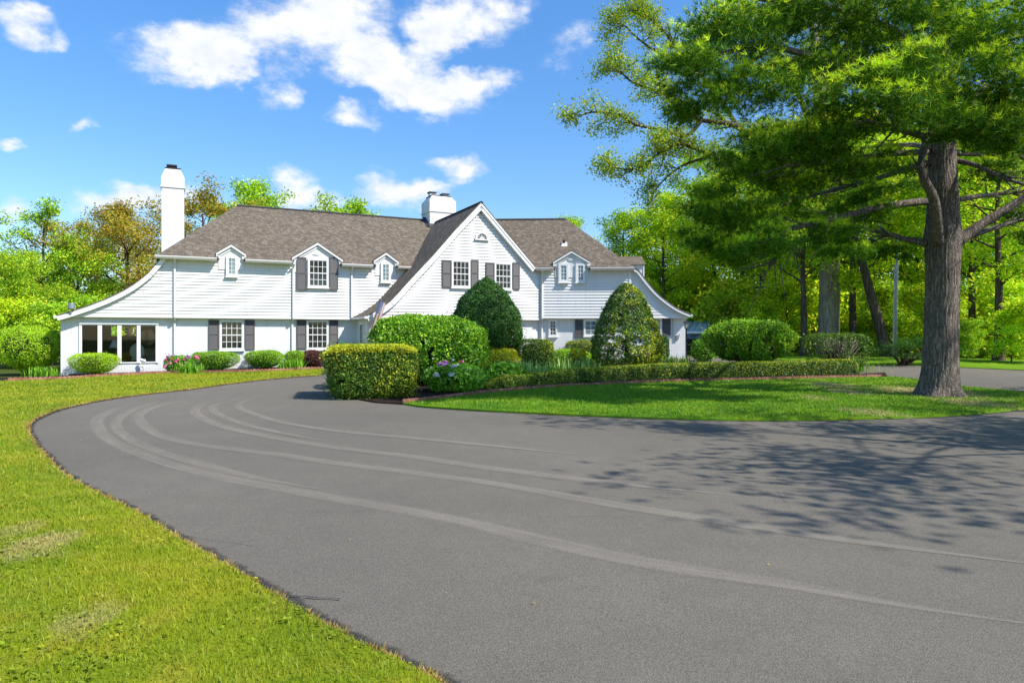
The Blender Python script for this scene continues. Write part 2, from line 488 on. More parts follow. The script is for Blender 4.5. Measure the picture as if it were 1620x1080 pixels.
    # lawn: same patch pattern for the soil sheet and for the blades
    def lawn(name, blades, dry_spots, k=1.0, yel=0.5, rk=1.0):
        m, nt, out = new_mat(name)
        geo = nt.nodes.new('ShaderNodeNewGeometry')
        p = geo.outputs['Position']
        a = noise(nt, p, 0.55, 5, 0.6)
        b = noise(nt, p, 2.6, 5, 0.65)
        col = ramp(nt, a, [(0.28, (0.14 * k * rk, 0.235 * k, 0.010 * k)), (0.5, (0.255 * k * rk, 0.320 * k, 0.012 * k)), (0.72, (0.37 * k * rk, 0.37 * k, 0.016 * k))])
        fy = nd(nt, 'ShaderNodeMapRange', {'Value': b, 'From Min': 0.48, 'From Max': 0.68, 'To Max': yel}).outputs[0]
        col = mixc(nt, fy, col, (0.46 * k, 0.38 * k, 0.04 * k))
        dry = None
        for (x, y, r, s) in dry_spots:
            d = nd(nt, 'ShaderNodeVectorMath', {0: mapping(nt, p, (1.0, 0.6, 0), (-x, -y * 0.6, 0)), 1: (0, 0, 0)}, operation='DISTANCE')
            dd = math_n(nt, 'ADD', d.outputs['Value'], math_n(nt, 'MULTIPLY', math_n(nt, 'SUBTRACT', noise(nt, p, 3.2, 5, 0.7), 0.5), r * 3.2))
            q = nd(nt, 'ShaderNodeMapRange', {'Value': dd, 'From Min': r, 'From Max': r * 0.35, 'To Min': 0.0, 'To Max': s}).outputs[0]
            dry = q if dry is None else math_n(nt, 'MAXIMUM', dry, q)
        straw = mixc(nt, noise(nt, p, 9, 4), (0.44, 0.33, 0.14), (0.62, 0.48, 0.24))
        if dry is not None:
            if blades:
                dry = math_n(nt, 'MULTIPLY', dry, nd(nt, 'ShaderNodeMapRange', {'Value': geo.outputs['Random Per Island'], 'To Min': 0.75, 'To Max': 1.1}).outputs[0])
            col = mixc(nt, dry, col, straw)
        if blades:
            hsv = nd(nt, 'ShaderNodeHueSaturation', {'Color': col,
                'Hue': nd(nt, 'ShaderNodeMapRange', {'Value': geo.outputs['Random Per Island'], 'To Min': 0.485, 'To Max': 0.512}).outputs[0],
                'Value': nd(nt, 'ShaderNodeMapRange', {'Value': math_n(nt, 'FRACT', math_n(nt, 'MULTIPLY', geo.outputs['Random Per Island'], 17.3)), 'To Min': 0.75, 'To Max': 1.3}).outputs[0]})
            col = hsv.outputs[0]
            bs = principled(nt, out, col, 0.5, 0, None, 0.3)
            t = nt.nodes.new('ShaderNodeBsdfTranslucent')
            nt.links.new(col, t.inputs['Color'])
            mx = nd(nt, 'ShaderNodeMixShader', {0: 0.35, 1: bs.outputs[0], 2: t.outputs[0]})
            nt.links.new(mx.outputs[0], out.inputs['Surface'])
        else:
            col = mixc(nt, noise(nt, p, 40, 4, 0.7), mixc(nt, 1.0, col, (0.55, 0.6, 0.5), 'MULTIPLY'), col)
            principled(nt, out, col, 0.9, 0, bump(nt, noise(nt, p, 50, 4, 0.7), 0.8, 0.03), 0.1)
        return m
    d1 = ground_pt(62, 868); d2 = ground_pt(30, 845); d3 = ground_pt(140, 990)
    spots = [(d1.x, d1.y, 0.30, 0.55), (d2.x, d2.y, 0.22, 0.35), (d3.x, d3.y, 0.18, 0.42)]
    M['lawn'] = lawn('lawn_soil', False, spots)
    M['blade'] = lawn('grass_blade', True, spots)
    s2 = []
    for (x, y, r, s) in ((1320, 612, 0.9, 0.8), (1345, 622, 0.7, 0.85), (1470, 622, 1.5, 0.95), (1540, 640, 0.9, 0.7), (1380, 655, 0.6, 0.6), (1290, 632, 0.5, 0.5)):
        q = ground_pt(x, y); s2.append((q.x, q.y, r, s))
    M['lawn2'] = lawn('island_lawn_soil', False, s2, 0.95, 0.2, 0.62)
    M['blade2'] = lawn('island_grass_blade', True, s2, 0.95, 0.2, 0.62)
    # bark and wood
    M['pinebark'] = bark_mat('pine_bark', (0.034, 0.028, 0.024), (0.42, 0.355, 0.31), 24, 4.0, 1.0, 0.05)
    M['palebark'] = bark_mat('pale_bark', (0.16, 0.14, 0.12), (0.62, 0.56, 0.49), 14, 2.2, 0.7, 0.04)
    M['bark'] = bark_mat('grey_bark', (0.03, 0.022, 0.017), (0.17, 0.13, 0.10), 10, 2.0, 0.7, 0.04)
    M['twig'] = plain('twig_bark', (0.055, 0.038, 0.028), 0.9, 0.3, 6)
    M['stem'] = plain('pale_stem', (0.13, 0.10, 0.085), 0.9, 0.3, 6)
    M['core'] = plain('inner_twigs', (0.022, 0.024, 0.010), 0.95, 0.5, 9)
    # foliage
    M['needle'] = leaf_mat('pine_needles', [(0.008, 0.036, 0.004), (0.020, 0.072, 0.005), (0.050, 0.120, 0.008), (0.13, 0.19, 0.012)], 0.16, 0.5, 0.35, spec=0.12, k=2.15)
    M['needle_new_lit'] = leaf_mat('new_sunlit_needles', [(0.13, 0.26, 0.012), (0.26, 0.37, 0.016), (0.42, 0.46, 0.03)], 0.25, 0.5, 0.5, spec=0.12, k=2.15)
    M['oak'] = leaf_mat('oak_leaves', [(0.06, 0.12, 0.010), (0.10, 0.17, 0.012), (0.17, 0.23, 0.016), (0.27, 0.25, 0.022)], 0.35, 0.5, 0.4, k=2.20)
    M['olive'] = leaf_mat('olive_leaves', [(0.10, 0.13, 0.010), (0.16, 0.18, 0.018), (0.28, 0.22, 0.025), (0.33, 0.21, 0.03)], 0.35, 0.5, 0.25, 0.012, k=1.75)
    M['maple'] = leaf_mat('maple_leaves', [(0.045, 0.125, 0.010), (0.10, 0.20, 0.014), (0.19, 0.27, 0.018), (0.30, 0.32, 0.016)], 0.34, 0.5, 0.25, 0.010, spec=0.15, k=2.50)
    M['spring'] = leaf_mat('spring_leaves', [(0.060, 0.15, 0.007), (0.145, 0.25, 0.010), (0.26, 0.33, 0.014), (0.40, 0.39, 0.02)], 0.36, 0.5, 0.3, 0.01, spec=0.15, k=2.60)
    M['hedge_dark'] = leaf_mat('hedge_dark_leaves', [(0.015, 0.055, 0.008), (0.035, 0.095, 0.010), (0.075, 0.135, 0.013), (0.15, 0.19, 0.02)], 0.2, 0.4, 2.2, k=1.60)
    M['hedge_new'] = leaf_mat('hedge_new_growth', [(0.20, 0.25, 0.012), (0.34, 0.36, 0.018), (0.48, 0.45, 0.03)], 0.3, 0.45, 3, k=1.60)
    M['bush'] = leaf_mat('bush_leaves', [(0.025, 0.095, 0.008), (0.055, 0.165, 0.010), (0.11, 0.25, 0.014), (0.20, 0.32, 0.02)], 0.25, 0.35, 1.5, k=1.75)
    M['lime'] = leaf_mat('lime_leaves', [(0.10, 0.20, 0.008), (0.20, 0.32, 0.012), (0.33, 0.43, 0.02)], 0.3, 0.4, 2, k=1.90)
    M['yew'] = leaf_mat('yew_leaves', [(0.010, 0.042, 0.008), (0.022, 0.075, 0.010), (0.050, 0.110, 0.012)], 0.15, 0.45, 2, k=1.60)
    M['gold'] = leaf_mat('gold_leaves', [(0.28, 0.30, 0.012), (0.45, 0.43, 0.02), (0.58, 0.50, 0.03)], 0.3, 0.45, 3, k=1.90)
    M['purple'] = leaf_mat('purple_leaves', [(0.045, 0.016, 0.016), (0.095, 0.032, 0.03), (0.17, 0.07, 0.055)], 0.25, 0.45, 3)
    M['peony'] = leaf_mat('peony_leaves', [(0.028, 0.090, 0.006), (0.062, 0.16, 0.010), (0.13, 0.24, 0.018)], 0.25, 0.35, 2, k=2.40)
    M['iris'] = leaf_mat('iris_leaves', [(0.08, 0.16, 0.035), (0.15, 0.25, 0.065), (0.25, 0.34, 0.11)], 0.25, 0.4, 2, k=2.10)
    M['straw'] = leaf_mat('dry_grass', [(0.20, 0.15, 0.04), (0.34, 0.26, 0.08), (0.30, 0.17, 0.05), (0.40, 0.34, 0.10)], 0.3, 0.6, 1.2)
    M['fern'] = leaf_mat('lily_leaves', [(0.06, 0.17, 0.010), (0.11, 0.26, 0.014), (0.19, 0.33, 0.025)], 0.3, 0.4, 2, k=1.60)
    M['pale_blade'] = leaf_mat('pale_leaves', [(0.20, 0.26, 0.08), (0.42, 0.40, 0.2), (0.55, 0.48, 0.3)], 0.25, 0.5, 2)
    M['pink'] = leaf_mat('pink_petals', [(0.50, 0.05, 0.16), (0.66, 0.12, 0.26), (0.78, 0.33, 0.42)], 0.25, 0.5, 3, k=1.0)
    M['mauve'] = leaf_mat('mauve_petals', [(0.42, 0.14, 0.46), (0.56, 0.25, 0.58), (0.70, 0.45, 0.70)], 0.25, 0.5, 3, k=1.0)
    M['white_petal'] = leaf_mat('white_petals', [(0.66, 0.68, 0.72), (0.8, 0.8, 0.8)], 0.25, 0.5, 3, k=1.0)
    M['yellow_petal'] = leaf_mat('yellow_petals', [(0.85, 0.66, 0.03), (0.95, 0.82, 0.08)], 0.3, 0.5, 3, k=1.0)
make_materials()
# ------------------------------------------------------------------ ground, driveway, lawns
def in_poly(P, poly):
    x, y = P[:, 0], P[:, 1]
    ins = np.zeros(len(P), bool)
    n = len(poly)
    j = n - 1
    for i in range(n):
        xi, yi = poly[i]; xj, yj = poly[j]
        c = ((yi > y) != (yj > y)) & (x < (xj - xi) * (y - yi) / ((yj - yi) + 1e-12) + xi)
        ins ^= c
        j = i
    return ins

def catmull(pts, k=6):
    pts = [Vector(p) for p in pts]
    out = []
    for i in range(len(pts) - 1):
        p0 = pts[max(i - 1, 0)]; p1 = pts[i]; p2 = pts[i + 1]; p3 = pts[min(i + 2, len(pts) - 1)]
        for s in range(k):
            t = s / k
            out.append(0.5 * ((2 * p1) + (p2 - p0) * t + (2 * p0 - 5 * p1 + 4 * p2 - p3) * t * t + (3 * p1 - p0 - 3 * p2 + p3) * t ** 3))
    out.append(pts[-1])
    return out

def wobble(pts, amp, seed):
    r = random.Random(seed)
    return [Vector((p[0] + r.uniform(-amp, amp), p[1] + r.uniform(-amp, amp))) for p in pts]

def pxs(lst):
    return [ground_pt(*q).to_2d() for q in lst]

def poly_sheet(name, poly, off, mat, skirt=0.0, kind='structure'):
    bm = bmesh.new()
    vs = [bm.verts.new((p[0], p[1], 0)) for p in poly]
    f = bm.faces.new(vs)
    if sum((poly[i][0] * poly[(i + 1) % len(poly)][1] - poly[(i + 1) % len(poly)][0] * poly[i][1]) for i in range(len(poly))) < 0:
        f.normal_flip()
    bm.normal_update()
    bmesh.ops.triangulate(bm, faces=bm.faces[:])
    for yy in np.arange(19.5, 37.0, 1.0):
        bmesh.ops.bisect_plane(bm, geom=bm.verts[:] + bm.edges[:] + bm.faces[:], plane_co=(0, float(yy), 0), plane_no=(0, 1, 0))
    for xx in np.arange(-20.5, 9.0, 1.5):
        bmesh.ops.bisect_plane(bm, geom=bm.verts[:] + bm.edges[:] + bm.faces[:], plane_co=(float(xx), 0, 0), plane_no=(1, 0, 0))
    for v in bm.verts:
        v.co.z = g(v.co.x, v.co.y) + off
    if skirt > 0:
        r = bmesh.ops.extrude_edge_only(bm, edges=[e for e in bm.edges if e.is_boundary])
        for v in r['geom']:
            if isinstance(v, bmesh.types.BMVert): v.co.z -= skirt
    bm.normal_update()
    me = bpy.data.meshes.new(name)
    bm.to_mesh(me); bm.free()
    me.materials.append(mat)
    o = bpy.data.objects.new(name, me)
    COL.objects.link(o)
    tag(o, kind=kind)
    return o

# --- outlines
LAWN_EDGE_PX = [(658, 1067), (605, 1043), (555, 1018), (497, 985), (440, 951), (398, 925), (355, 898), (314, 875), (275, 853), (244, 832), (213, 813), (177, 795), (142, 778), (122, 767), (102, 755), (85, 740), (71, 724), (56, 708), (47, 693), (42, 680), (48, 668), (67, 658), (88, 650), (111, 644), (143, 637), (178, 631), (222, 625), (267, 620), (311, 615), (360, 608), (418, 601), (470, 596.5), (505, 594)]
EDGE = catmull([Vector((5.0, -6.0)), Vector((2.4, 0.3)), Vector((0.75, 2.1))] + pxs(LAWN_EDGE_PX), 3)
BED_PX = [(512, 584), (460, 586.5), (400, 589), (330, 590.5), (265, 591.5), (190, 595), (100, 600.5), (0, 604)]
BED = pxs(BED_PX)
BED += [Vector((-24, BED[-1].y - 0.5))]
HOUSE_BACK = [Vector((-24, 27.5)), Vector((-18.6, 28.6)), Vector((-7.6, 34.1))]

poly_sheet('ground', [(-500, -200), (500, -200), (500, 700), (-500, 700)], -0.06, M['earth'])
drive = EDGE + [Vector((-6.9, 32.4)), Vector((1.2, 35.2)), Vector((7.0, 35.3)), Vector((9.5, 40)), Vector((12, 40))]
far_road = pxs([(1290, 572.5), (1370, 576.5), (1450, 578), (1520, 581.5), (1620, 586)])
drive += far_road + [Vector((30, 24)), Vector((45, 19)), Vector((45, -10))]
poly_sheet('driveway', drive, 0.0, M['asphalt'])

lawn_poly = EDGE[2:] + BED + [Vector((-60, 26)), Vector((-60, -8)), Vector((4.2, -8))]
def jitter_edge(pts, amp, seed):
    r = random.Random(seed); out = []
    for i, p in enumerate(pts):
        out.append(Vector((p.x + r.uniform(-amp, amp), p.y + r.uniform(-amp, amp))))
    return out
poly_sheet('lawn', lawn_poly, 0.035, M['lawn'], 0.08)
poly_sheet('house_bed', [b for b in BED[::-1]] + HOUSE_BACK[1:] , 0.03, M['mulch'], 0.08)

def strip(name, pts, width, off, mat, parent=None, kind='structure', w_jit=0.0, seed=1, v0=0.0, fade=0.0):
    r = random.Random(seed)
    mb = MB(); L = v0
    prev = None
    for i, p in enumerate(pts):
        d = (pts[min(i + 1, len(pts) - 1)] - pts[max(i - 1, 0)]).normalized()
        s = Vector((-d.y, d.x))
        wd = width if not fade else width * (0.04 + 0.96 * sstep(0, 1, sum((pts[k + 1] - pts[k]).length for k in range(i, len(pts) - 1)) / fade))
        a = p - s * (wd / 2 + r.uniform(-w_jit, w_jit)); b = p + s * (wd / 2 + r.uniform(-w_jit, w_jit))
        a3 = Vector((a.x, a.y, g(a.x, a.y) + off)); b3 = Vector((b.x, b.y, g(b.x, b.y) + off))
        if prev is not None:
            l2 = L + (p - pts[i - 1]).length
            mb.poly([prev[0], a3, b3, prev[1]], [(0, L), (0, l2), (1, l2), (1, L)])
            L = l2
        prev = (a3, b3)
    o = mb.build(name, mat, parent)
    if kind: tag(o, kind=kind)
    return o
strip('asphalt_edge', [p for p in EDGE[5:]], 0.34, 0.004, M['asphalt_edge'], None, w_jit=0.0)

MARKS = [
    ([(222, 636), (200, 642), (169, 653), (153, 667), (164, 689), (200, 709), (267, 733), (356, 756), (444, 772), (533, 789), (600, 800), (726, 824), (852, 854), (978, 882), (1104, 904), (1230, 922), (1419, 956), (1608, 984), (1760, 1005)], 0.30),
    ([(262, 632), (228, 642), (200, 654), (184, 668), (190, 684), (222, 703), (289, 726), (378, 750), (466, 767), (540, 780)], 0.26),
    ([(330, 629), (280, 636), (240, 646), (219, 660), (240, 683), (289, 699), (356, 709), (444, 720), (533, 733), (660, 749), (789, 767), (978, 800), (1167, 829), (1356, 857), (1608, 889), (1760, 905)], 0.27),
    ([(370, 630), (325, 638), (309, 650), (322, 663), (356, 676), (400, 686), (489, 702), (578, 714), (660, 724), (789, 743), (978, 766), (1123, 780), (1230, 792)], 0.28),
    ([(400, 630), (350, 638), (336, 648), (356, 661), (400, 675), (470, 690), (540, 702)], 0.22),
    ([(420, 628), (384, 637), (378, 645), (400, 655), (444, 668), (533, 682), (660, 694), (800, 708), (950, 722)], 0.24),
]
drv = bpy.data.objects['driveway']
for i, (pl, w) in enumerate(MARKS):
    pts = catmull([Vector((p.x, p.y)) for p in pxs(pl)], 5)
    strip('tyre_mark', pts, w, 0.004 + 0.0012 * i, M['tyremark'], drv, None, 0.004, i, fade=2.6)
# a healed crack near the lawn
crk = catmull(pxs([(432, 946), (460, 944.5), (495, 947), (538, 949.5)]), 5)
strip('crack', crk, 0.012, 0.0125, M['flashing'], drv, None, 0.004, 5)
# little bits of leaf litter and bleached stones on the asphalt
lit = []
for k in range(26):
    q = ground_pt(random.uniform(120, 1500), random.uniform(650, 1000))
    lit.append((q.x, q.y, 0.012))
for (x, y) in ((128, 697), (229, 686), (586, 648)):
    q = ground_pt(x, y); lit += [(q.x, q.y, 0.02), (q.x + .03, q.y + .02, 0.018)]
LITTER = lit

# --- the planted island
EDGING_PX = [(637, 640), (665, 636.5), (700, 632), (740, 627), (780, 622.5), (840, 617), (900, 612.5), (970, 609), (1040, 606), (1120, 603.8), (1200, 602), (1280, 600), (1350, 598.2), (1405, 597.5)]
EDGING = catmull(pxs(EDGING_PX), 8)
FRONT_PX = [(660, 643.5), (690, 646), (760, 650.5), (830, 654), (900, 657.5), (975, 660.5), (1050, 663.2), (1125, 665), (1200, 666), (1280, 665.5), (1350, 664), (1415, 662.5), (1480, 660), (1550, 655), (1620, 648), (1690, 640)]
FRONT = catmull(pxs(FRONT_PX), 3)
BACK_PX = [(1700, 631), (1620, 622), (1570, 617), (1523, 612.5), (1480, 606), (1445, 600.5), (1407, 596.5)]
BACKR = catmull(pxs(BACK_PX), 3)
isl_grass = FRONT + BACKR + EDGING[::-1]
poly_sheet('island_lawn', isl_grass, 0.04, M['lawn2'], 0.08)
isl_mulch = EDGING + pxs([(1400, 590)]) + [Vector((12.6, 25.6)), Vector((9.5, 27.6)), Vector((4.5, 28.6)), Vector((0, 28.3)), Vector((-3.6, 26.2)), Vector((-5.3, 22.5))] + pxs([(545, 620), (553, 630), (595, 637.5)])
poly_sheet('island_bed', isl_mulch, 0.034, M['mulch'], 0.08)
strip('asphalt_edge', FRONT, 0.26, 0.004, M['asphalt_edge'], None, w_jit=0.0, seed=3)
# strip of grass along the far side of the road on the way into the wood
poly_sheet('verge', far_road[::-1] + [Vector((9.2, 41)), Vector((9, 60)), Vector((60, 60)), Vector((60, 20)), Vector((45, 19.4)), Vector((30, 24.4))], 0.03, M['lawn2'], 0.08)

def blades(name, poly, mat, bands, seed, kind='stuff'):
    rng = np.random.default_rng(seed)
    Vs = []; n = 0
    poly = [(p[0], p[1]) for p in poly]
    xs = [p[0] for p in poly]
    for (y0, y1, dens, h, w) in bands:
        xa, xb = max(min(xs), -0.80 * y1 - 0.3), min(max(xs), 0.80 * y1 + 0.3)
        if xb <= xa: continue
        cnt = int((xb - xa) * (y1 - y0) * dens)
        P = np.stack([rng.uniform(xa, xb, cnt), rng.uniform(y0, y1, cnt)], 1)
        P = P[in_poly(P, poly)]
        # clumps: thin out with a slow pattern
        pat = np.sin(P[:, 0] * 3.1 + 1.7 * np.sin(P[:, 1] * 2.3)) * np.sin(P[:, 1] * 3.7 + 1.3 * np.sin(P[:, 0] * 1.9))
        P = P[rng.uniform(0, 1, len(P)) < 0.78 + 0.22 * pat[: len(P)]]
        m = len(P)
        z = gv(np.column_stack([P, np.zeros(m)])) + 0.03
        base = np.column_stack([P, z])
        az = rng.uniform(0, 2 * np.pi, m)
        side = np.column_stack([np.cos(az), np.sin(az), np.zeros(m)])
        ln = rng.uniform(0, 2 * np.pi, m)
        lean = np.column_stack([np.cos(ln), np.sin(ln), np.zeros(m)]) * rng.uniform(0.1, 0.9, m)[:, None]
        hh = h * rng.uniform(0.55, 1.3, m)[:, None]
        ww = w * rng.uniform(0.6, 1.3, m)[:, None]
        up = np.array([[0, 0, 1.0]])
        a = base - side * ww / 2; b = base + side * ww / 2
        tip = base + (up + lean) * hh * 0.9
        mid = base + (up + lean * 0.4) * hh * 0.5
        c = mid + side * ww * 0.4; d = mid - side * ww * 0.4
        V = np.stack([a, b, c, d, tip], 1)
        Vs.append(V); n += m
    V = np.concatenate(Vs).reshape(-1, 3)
    i = np.arange(n) * 5
    # quad + quad (degenerate-free: tip shared twice would break, so use two triangles stacked as quads of 4)
    F = np.concatenate([np.stack([i, i + 1, i + 2], 1), np.stack([i, i + 2, i + 3], 1), np.stack([i + 3, i + 2, i + 4], 1)])
    o = np_mesh(name, V, F, mat)
    tag(o, kind=kind)
    return o
blades('grass', lawn_poly, M['blade'], [(2.9, 4.2, 5200, 0.042, 0.0045), (4.2, 6, 3800, 0.042, 0.006), (6, 9, 1700, 0.042, 0.009), (9, 14, 700, 0.045, 0.014), (14, 20, 330, 0.05, 0.022), (20, 33, 190, 0.055, 0.032)], 3)
blades('grass', isl_grass, M['blade2'], [(12, 16, 900, 0.055, 0.015), (16, 20, 650, 0.06, 0.019), (20, 27, 420, 0.06, 0.024)], 4)
# the browned rim where the lawn meets the asphalt
def rim():
    rng = np.random.default_rng(19)
    E = np.array([(q.x, q.y) for q in EDGE[5:]]); seg = np.linalg.norm(np.diff(E, axis=0), axis=1); acc = np.concatenate([[0], np.cumsum(seg)])
    m = 16000
    s = rng.uniform(0, 1, m) ** 1.6 * acc[-1]
    x = np.interp(s, acc, E[:, 0]); y = np.interp(s, acc, E[:, 1])
    d = np.column_stack([np.interp(s + .05, acc, E[:, 0]) - np.interp(s - .05, acc, E[:, 0]), np.interp(s + .05, acc, E[:, 1]) - np.interp(s - .05, acc, E[:, 1])]); d /= np.maximum(1e-9, np.linalg.norm(d, axis=1))[:, None]
    n = np.column_stack([-d[:, 1], d[:, 0]])
    lump = np.sin(s * 2.1) + np.sin(s * 5.3 + 1) + .7 * np.sin(s * 13.1)
    off = rng.exponential(.055, m) * (1 + .5 * lump.clip(-1, 2)) - .03 - .02 * np.sin(s * 17)
    P = np.column_stack([x, y]) + n * off[:, None] * 1.0
    ins = in_poly(P, [(q.x, q.y) for q in lawn_poly])
    flip = ~ins & (off > .02)
    P[flip] = (np.column_stack([x, y]) - n * off[:, None])[flip]
    z = gv(np.column_stack([P, np.zeros(m)])) + .015
    b = np.column_stack([P, z]); az = rng.uniform(0, 6.28, m)
    side = np.column_stack([np.cos(az), np.sin(az), np.zeros(m)]) * (0.0018 + .0006 * np.hypot(P[:, 0], P[:, 1]))[:, None]
    ln = rng.uniform(0, 6.28, m)
    tip = b + np.column_stack([np.cos(ln) * .03, np.sin(ln) * .03, rng.uniform(.012, .042, m)])
    V = np.stack([b - side, b + side, tip], 1)
    tag(np_mesh('grass', V, np.arange(m * 3).reshape(m, 3), M['straw']), kind='stuff')
rim()
# broad little weed leaves among the grass close to the camera
def weeds():
    rng = np.random.default_rng(8)
    P = np.column_stack([rng.uniform(-5, 0.4, 9000), rng.uniform(2.9, 7.5, 9000)])
    P = P[in_poly(P, [(p.x, p.y) for p in lawn_poly])]
    cl = np.sin(P[:, 0] * 2.2 + 0.6) * np.sin(P[:, 1] * 2.9 + P[:, 0])
    P = P[cl + rng.normal(0, 0.25, len(P)) > 0.25]
    m = len(P)
    c = np.column_stack([P, np.full(m, 0.055) + rng.uniform(0, 0.02, m)])
    az = rng.uniform(0, 2 * np.pi, m)
    s = rng.uniform(0.008, 0.018, m)[:, None]
    a = np.column_stack([np.cos(az), np.sin(az), rng.uniform(-0.4, 0.4, m)]); b = np.column_stack([-np.sin(az), np.cos(az), rng.uniform(-0.4, 0.4, m)])
    V = np.stack([c - a * s, c - b * s * .8, c + a * s, c + b * s * .8], 1)
    o = np_mesh('clover', V, np.arange(m * 4).reshape(m, 4), M['blade'])
    tag(o, kind='stuff')
weeds()
LT = np.array(LITTER)
_r = np.random.default_rng(5)
_az = _r.uniform(0, 6.28, len(LT)); _s = (LT[:, 2] * _r.uniform(0.6, 1.3, len(LT)))[:, None]
_c = np.column_stack([LT[:, :2], np.full(len(LT), 0.014)])
_a = np.column_stack([np.cos(_az), np.sin(_az), _r.uniform(-.2, .2, len(LT))]); _b = np.column_stack([-np.sin(_az), np.cos(_az), _r.uniform(-.2, .2, len(LT))])
lo = np_mesh('leaf_litter', np.stack([_c - _a * _s, _c - _b * _s * .5, _c + _a * _s, _c + _b * _s * .5], 1), np.arange(len(LT) * 4).reshape(-1, 4), M['straw'])
tag(lo, kind='stuff')

# --- scalloped edging blocks
def edging_block(length, name_label, cat, group):
    root = empty('edging_block', (0, 0, 0), name_label, cat, group)
    n = 4; h0, h1, t = 0.075, 0.125, 0.055
    prof = []
    for k in range(n):
        for s in range(7):
            a = math.pi * s / 6
            prof.append((-length / 2 + (k + 0.5) * length / n - math.cos(a) * length / n / 2, h0 + (h1 - h0) * math.sin(a)))
    mb = MB()
    for i in range(len(prof) - 1):
        (x0, z0), (x1, z1) = prof[i], prof[i + 1]
        if x1 - x0 < 1e-6: continue
        f0, f1 = -t / 2, t / 2
        bz = -0.06
        mb.poly([(x0, f0, bz), (x1, f0, bz), (x1, f0, z1), (x0, f0, z0)])
        mb.poly([(x1, f1, bz), (x0, f1, bz), (x0, f1, z0), (x1, f1, z1)])
        mb.poly([(x0, f0, z0), (x1, f0, z1), (x1, f1, z1), (x0, f1, z0)])
    e = length / 2
    mb.poly([(-e, t / 2, -0.06), (-e, -t / 2, -0.06), (-e, -t / 2, h0), (-e, t / 2, h0)])
    mb.poly([(e, -t / 2, -0.06), (e, t / 2, -0.06), (e, t / 2, h0), (e, -t / 2, h0)])
    o = mb.build('edging_block', M['terra'])
    bpy.data.objects.remove(root)
    tag(o, name_label, cat, group)
    return o
def lay_edging(path, length, label, group, off):
    proto = None
    # resample the path
    d = 0.0; acc = [0.0]
    for i in range(1, len(path)): acc.append(acc[-1] + (path[i] - path[i - 1]).length)
    total = acc[-1]
    def atd(s):
        for i in range(1, len(path)):
            if acc[i] >= s:
                t = (s - acc[i - 1]) / max(1e-9, acc[i] - acc[i - 1])
                return path[i - 1].lerp(path[i], t)
        return path[-1]
    s = 0.0; k = 0
    r = random.Random(len(path))
    while s + length <= total + 0.05:
        a = atd(s); b = atd(s + length)
        m = (a + b) / 2
        if proto is None:
            proto = edging_block(length - 0.008, label, 'garden edging', group); o = proto
        else:
            o = proto.copy(); COL.objects.link(o)
        dd = b - a
        o.location = (m.x, m.y, g(m.x, m.y) + off + r.uniform(-0.012, 0.006))
        o.rotation_euler = (r.uniform(-0.06, 0.06), r.uniform(-0.015, 0.015), math.atan2(dd.y, dd.x) + r.uniform(-0.02, 0.02))
        s += length; k += 1
lay_edging(EDGING, 0.60, 'scalloped terracotta edging block between the island lawn and its planting bed', 'edging blocks round the island bed', 0.005)
lay_edging(catmull(BED[:-1], 6), 0.60, 'scalloped terracotta edging block along the bed against the white house', 'edging blocks along the house bed', 0.02)
# ------------------------------------------------------------------ the house
A = Frame((-15.33, 30.0), (0.8984, 0.4392))
BA = R(-3)
B = Frame((1.49, 35.5), (math.cos(BA), math.sin(BA)))
house = empty('house', A.p(6, 3, 0), 'long white clapboard house with brown shingle roofs and a steep front gable', 'house')
JET, EAVE, RIDGE = 2.47, 5.10, 8.42

def interp(pts, key, val, z):
    """pts: list of (u,z); value of u at z along the outline"""
    q = sorted(pts, key=lambda p: p[1])
    if z <= q[0][1]: return q[0][0]
    for (u0, z0), (u1, z1) in zip(q, q[1:]):
        if z0 <= z <= z1:
            return u0 + (u1 - u0) * (z - z0) / max(1e-9, z1 - z0)
    return q[-1][0]

def siding(fr, v, left, right, z0, z1, name, mat, expo=0.147):
    mb = MB()
    n = int(round((z1 - z0) / expo)); e = (z1 - z0) / n
    for k in range(n):
        a, b = z0 + k * e, z0 + (k + 1) * e
        la, ra, lb, rb = left(a), right(a), left(b), right(b)
        if ra - la < 0.02: continue
        if rb - lb < 0.02: lb = rb = (lb + rb) / 2
        vo, vi = v - 0.036, v - 0.002
        mb.poly([fr.p(la, vo, a), fr.p(ra, vo, a), fr.p(rb, vi, b), fr.p(lb, vi, b)])
        mb.poly([fr.p(la, v, a), fr.p(ra, v, a), fr.p(ra, vo, a), fr.p(la, vo, a)])
    # sheathing behind, so that the wall is solid
    return mb.build(name, mat, house)

def brick(mb, fr, u0, u1, v, z0, z1):
    mb.poly([fr.p(u0, v, z0), fr.p(u1, v, z0), fr.p(u1, v, z1), fr.p(u0, v, z1)], [(u0, z0), (u1, z0), (u1, z1), (u0, z1)])
def brick_n(mb, fr, u, v0, v1, z0, z1):
    mb.poly([fr.p(u, v0, z0), fr.p(u, v1, z0), fr.p(u, v1, z1), fr.p(u, v0, z1)], [(v0, z0), (v1, z0), (v1, z1), (v0, z1)])

def rect_px(fr, v, x0, x1, y0, y1):
    xm = (x0 + x1) / 2
    return fr.px(x0, y0, v)[0], fr.px(x1, y0, v)[0], fr.px(xm, y1, v)[1], fr.px(xm, y0, v)[1]

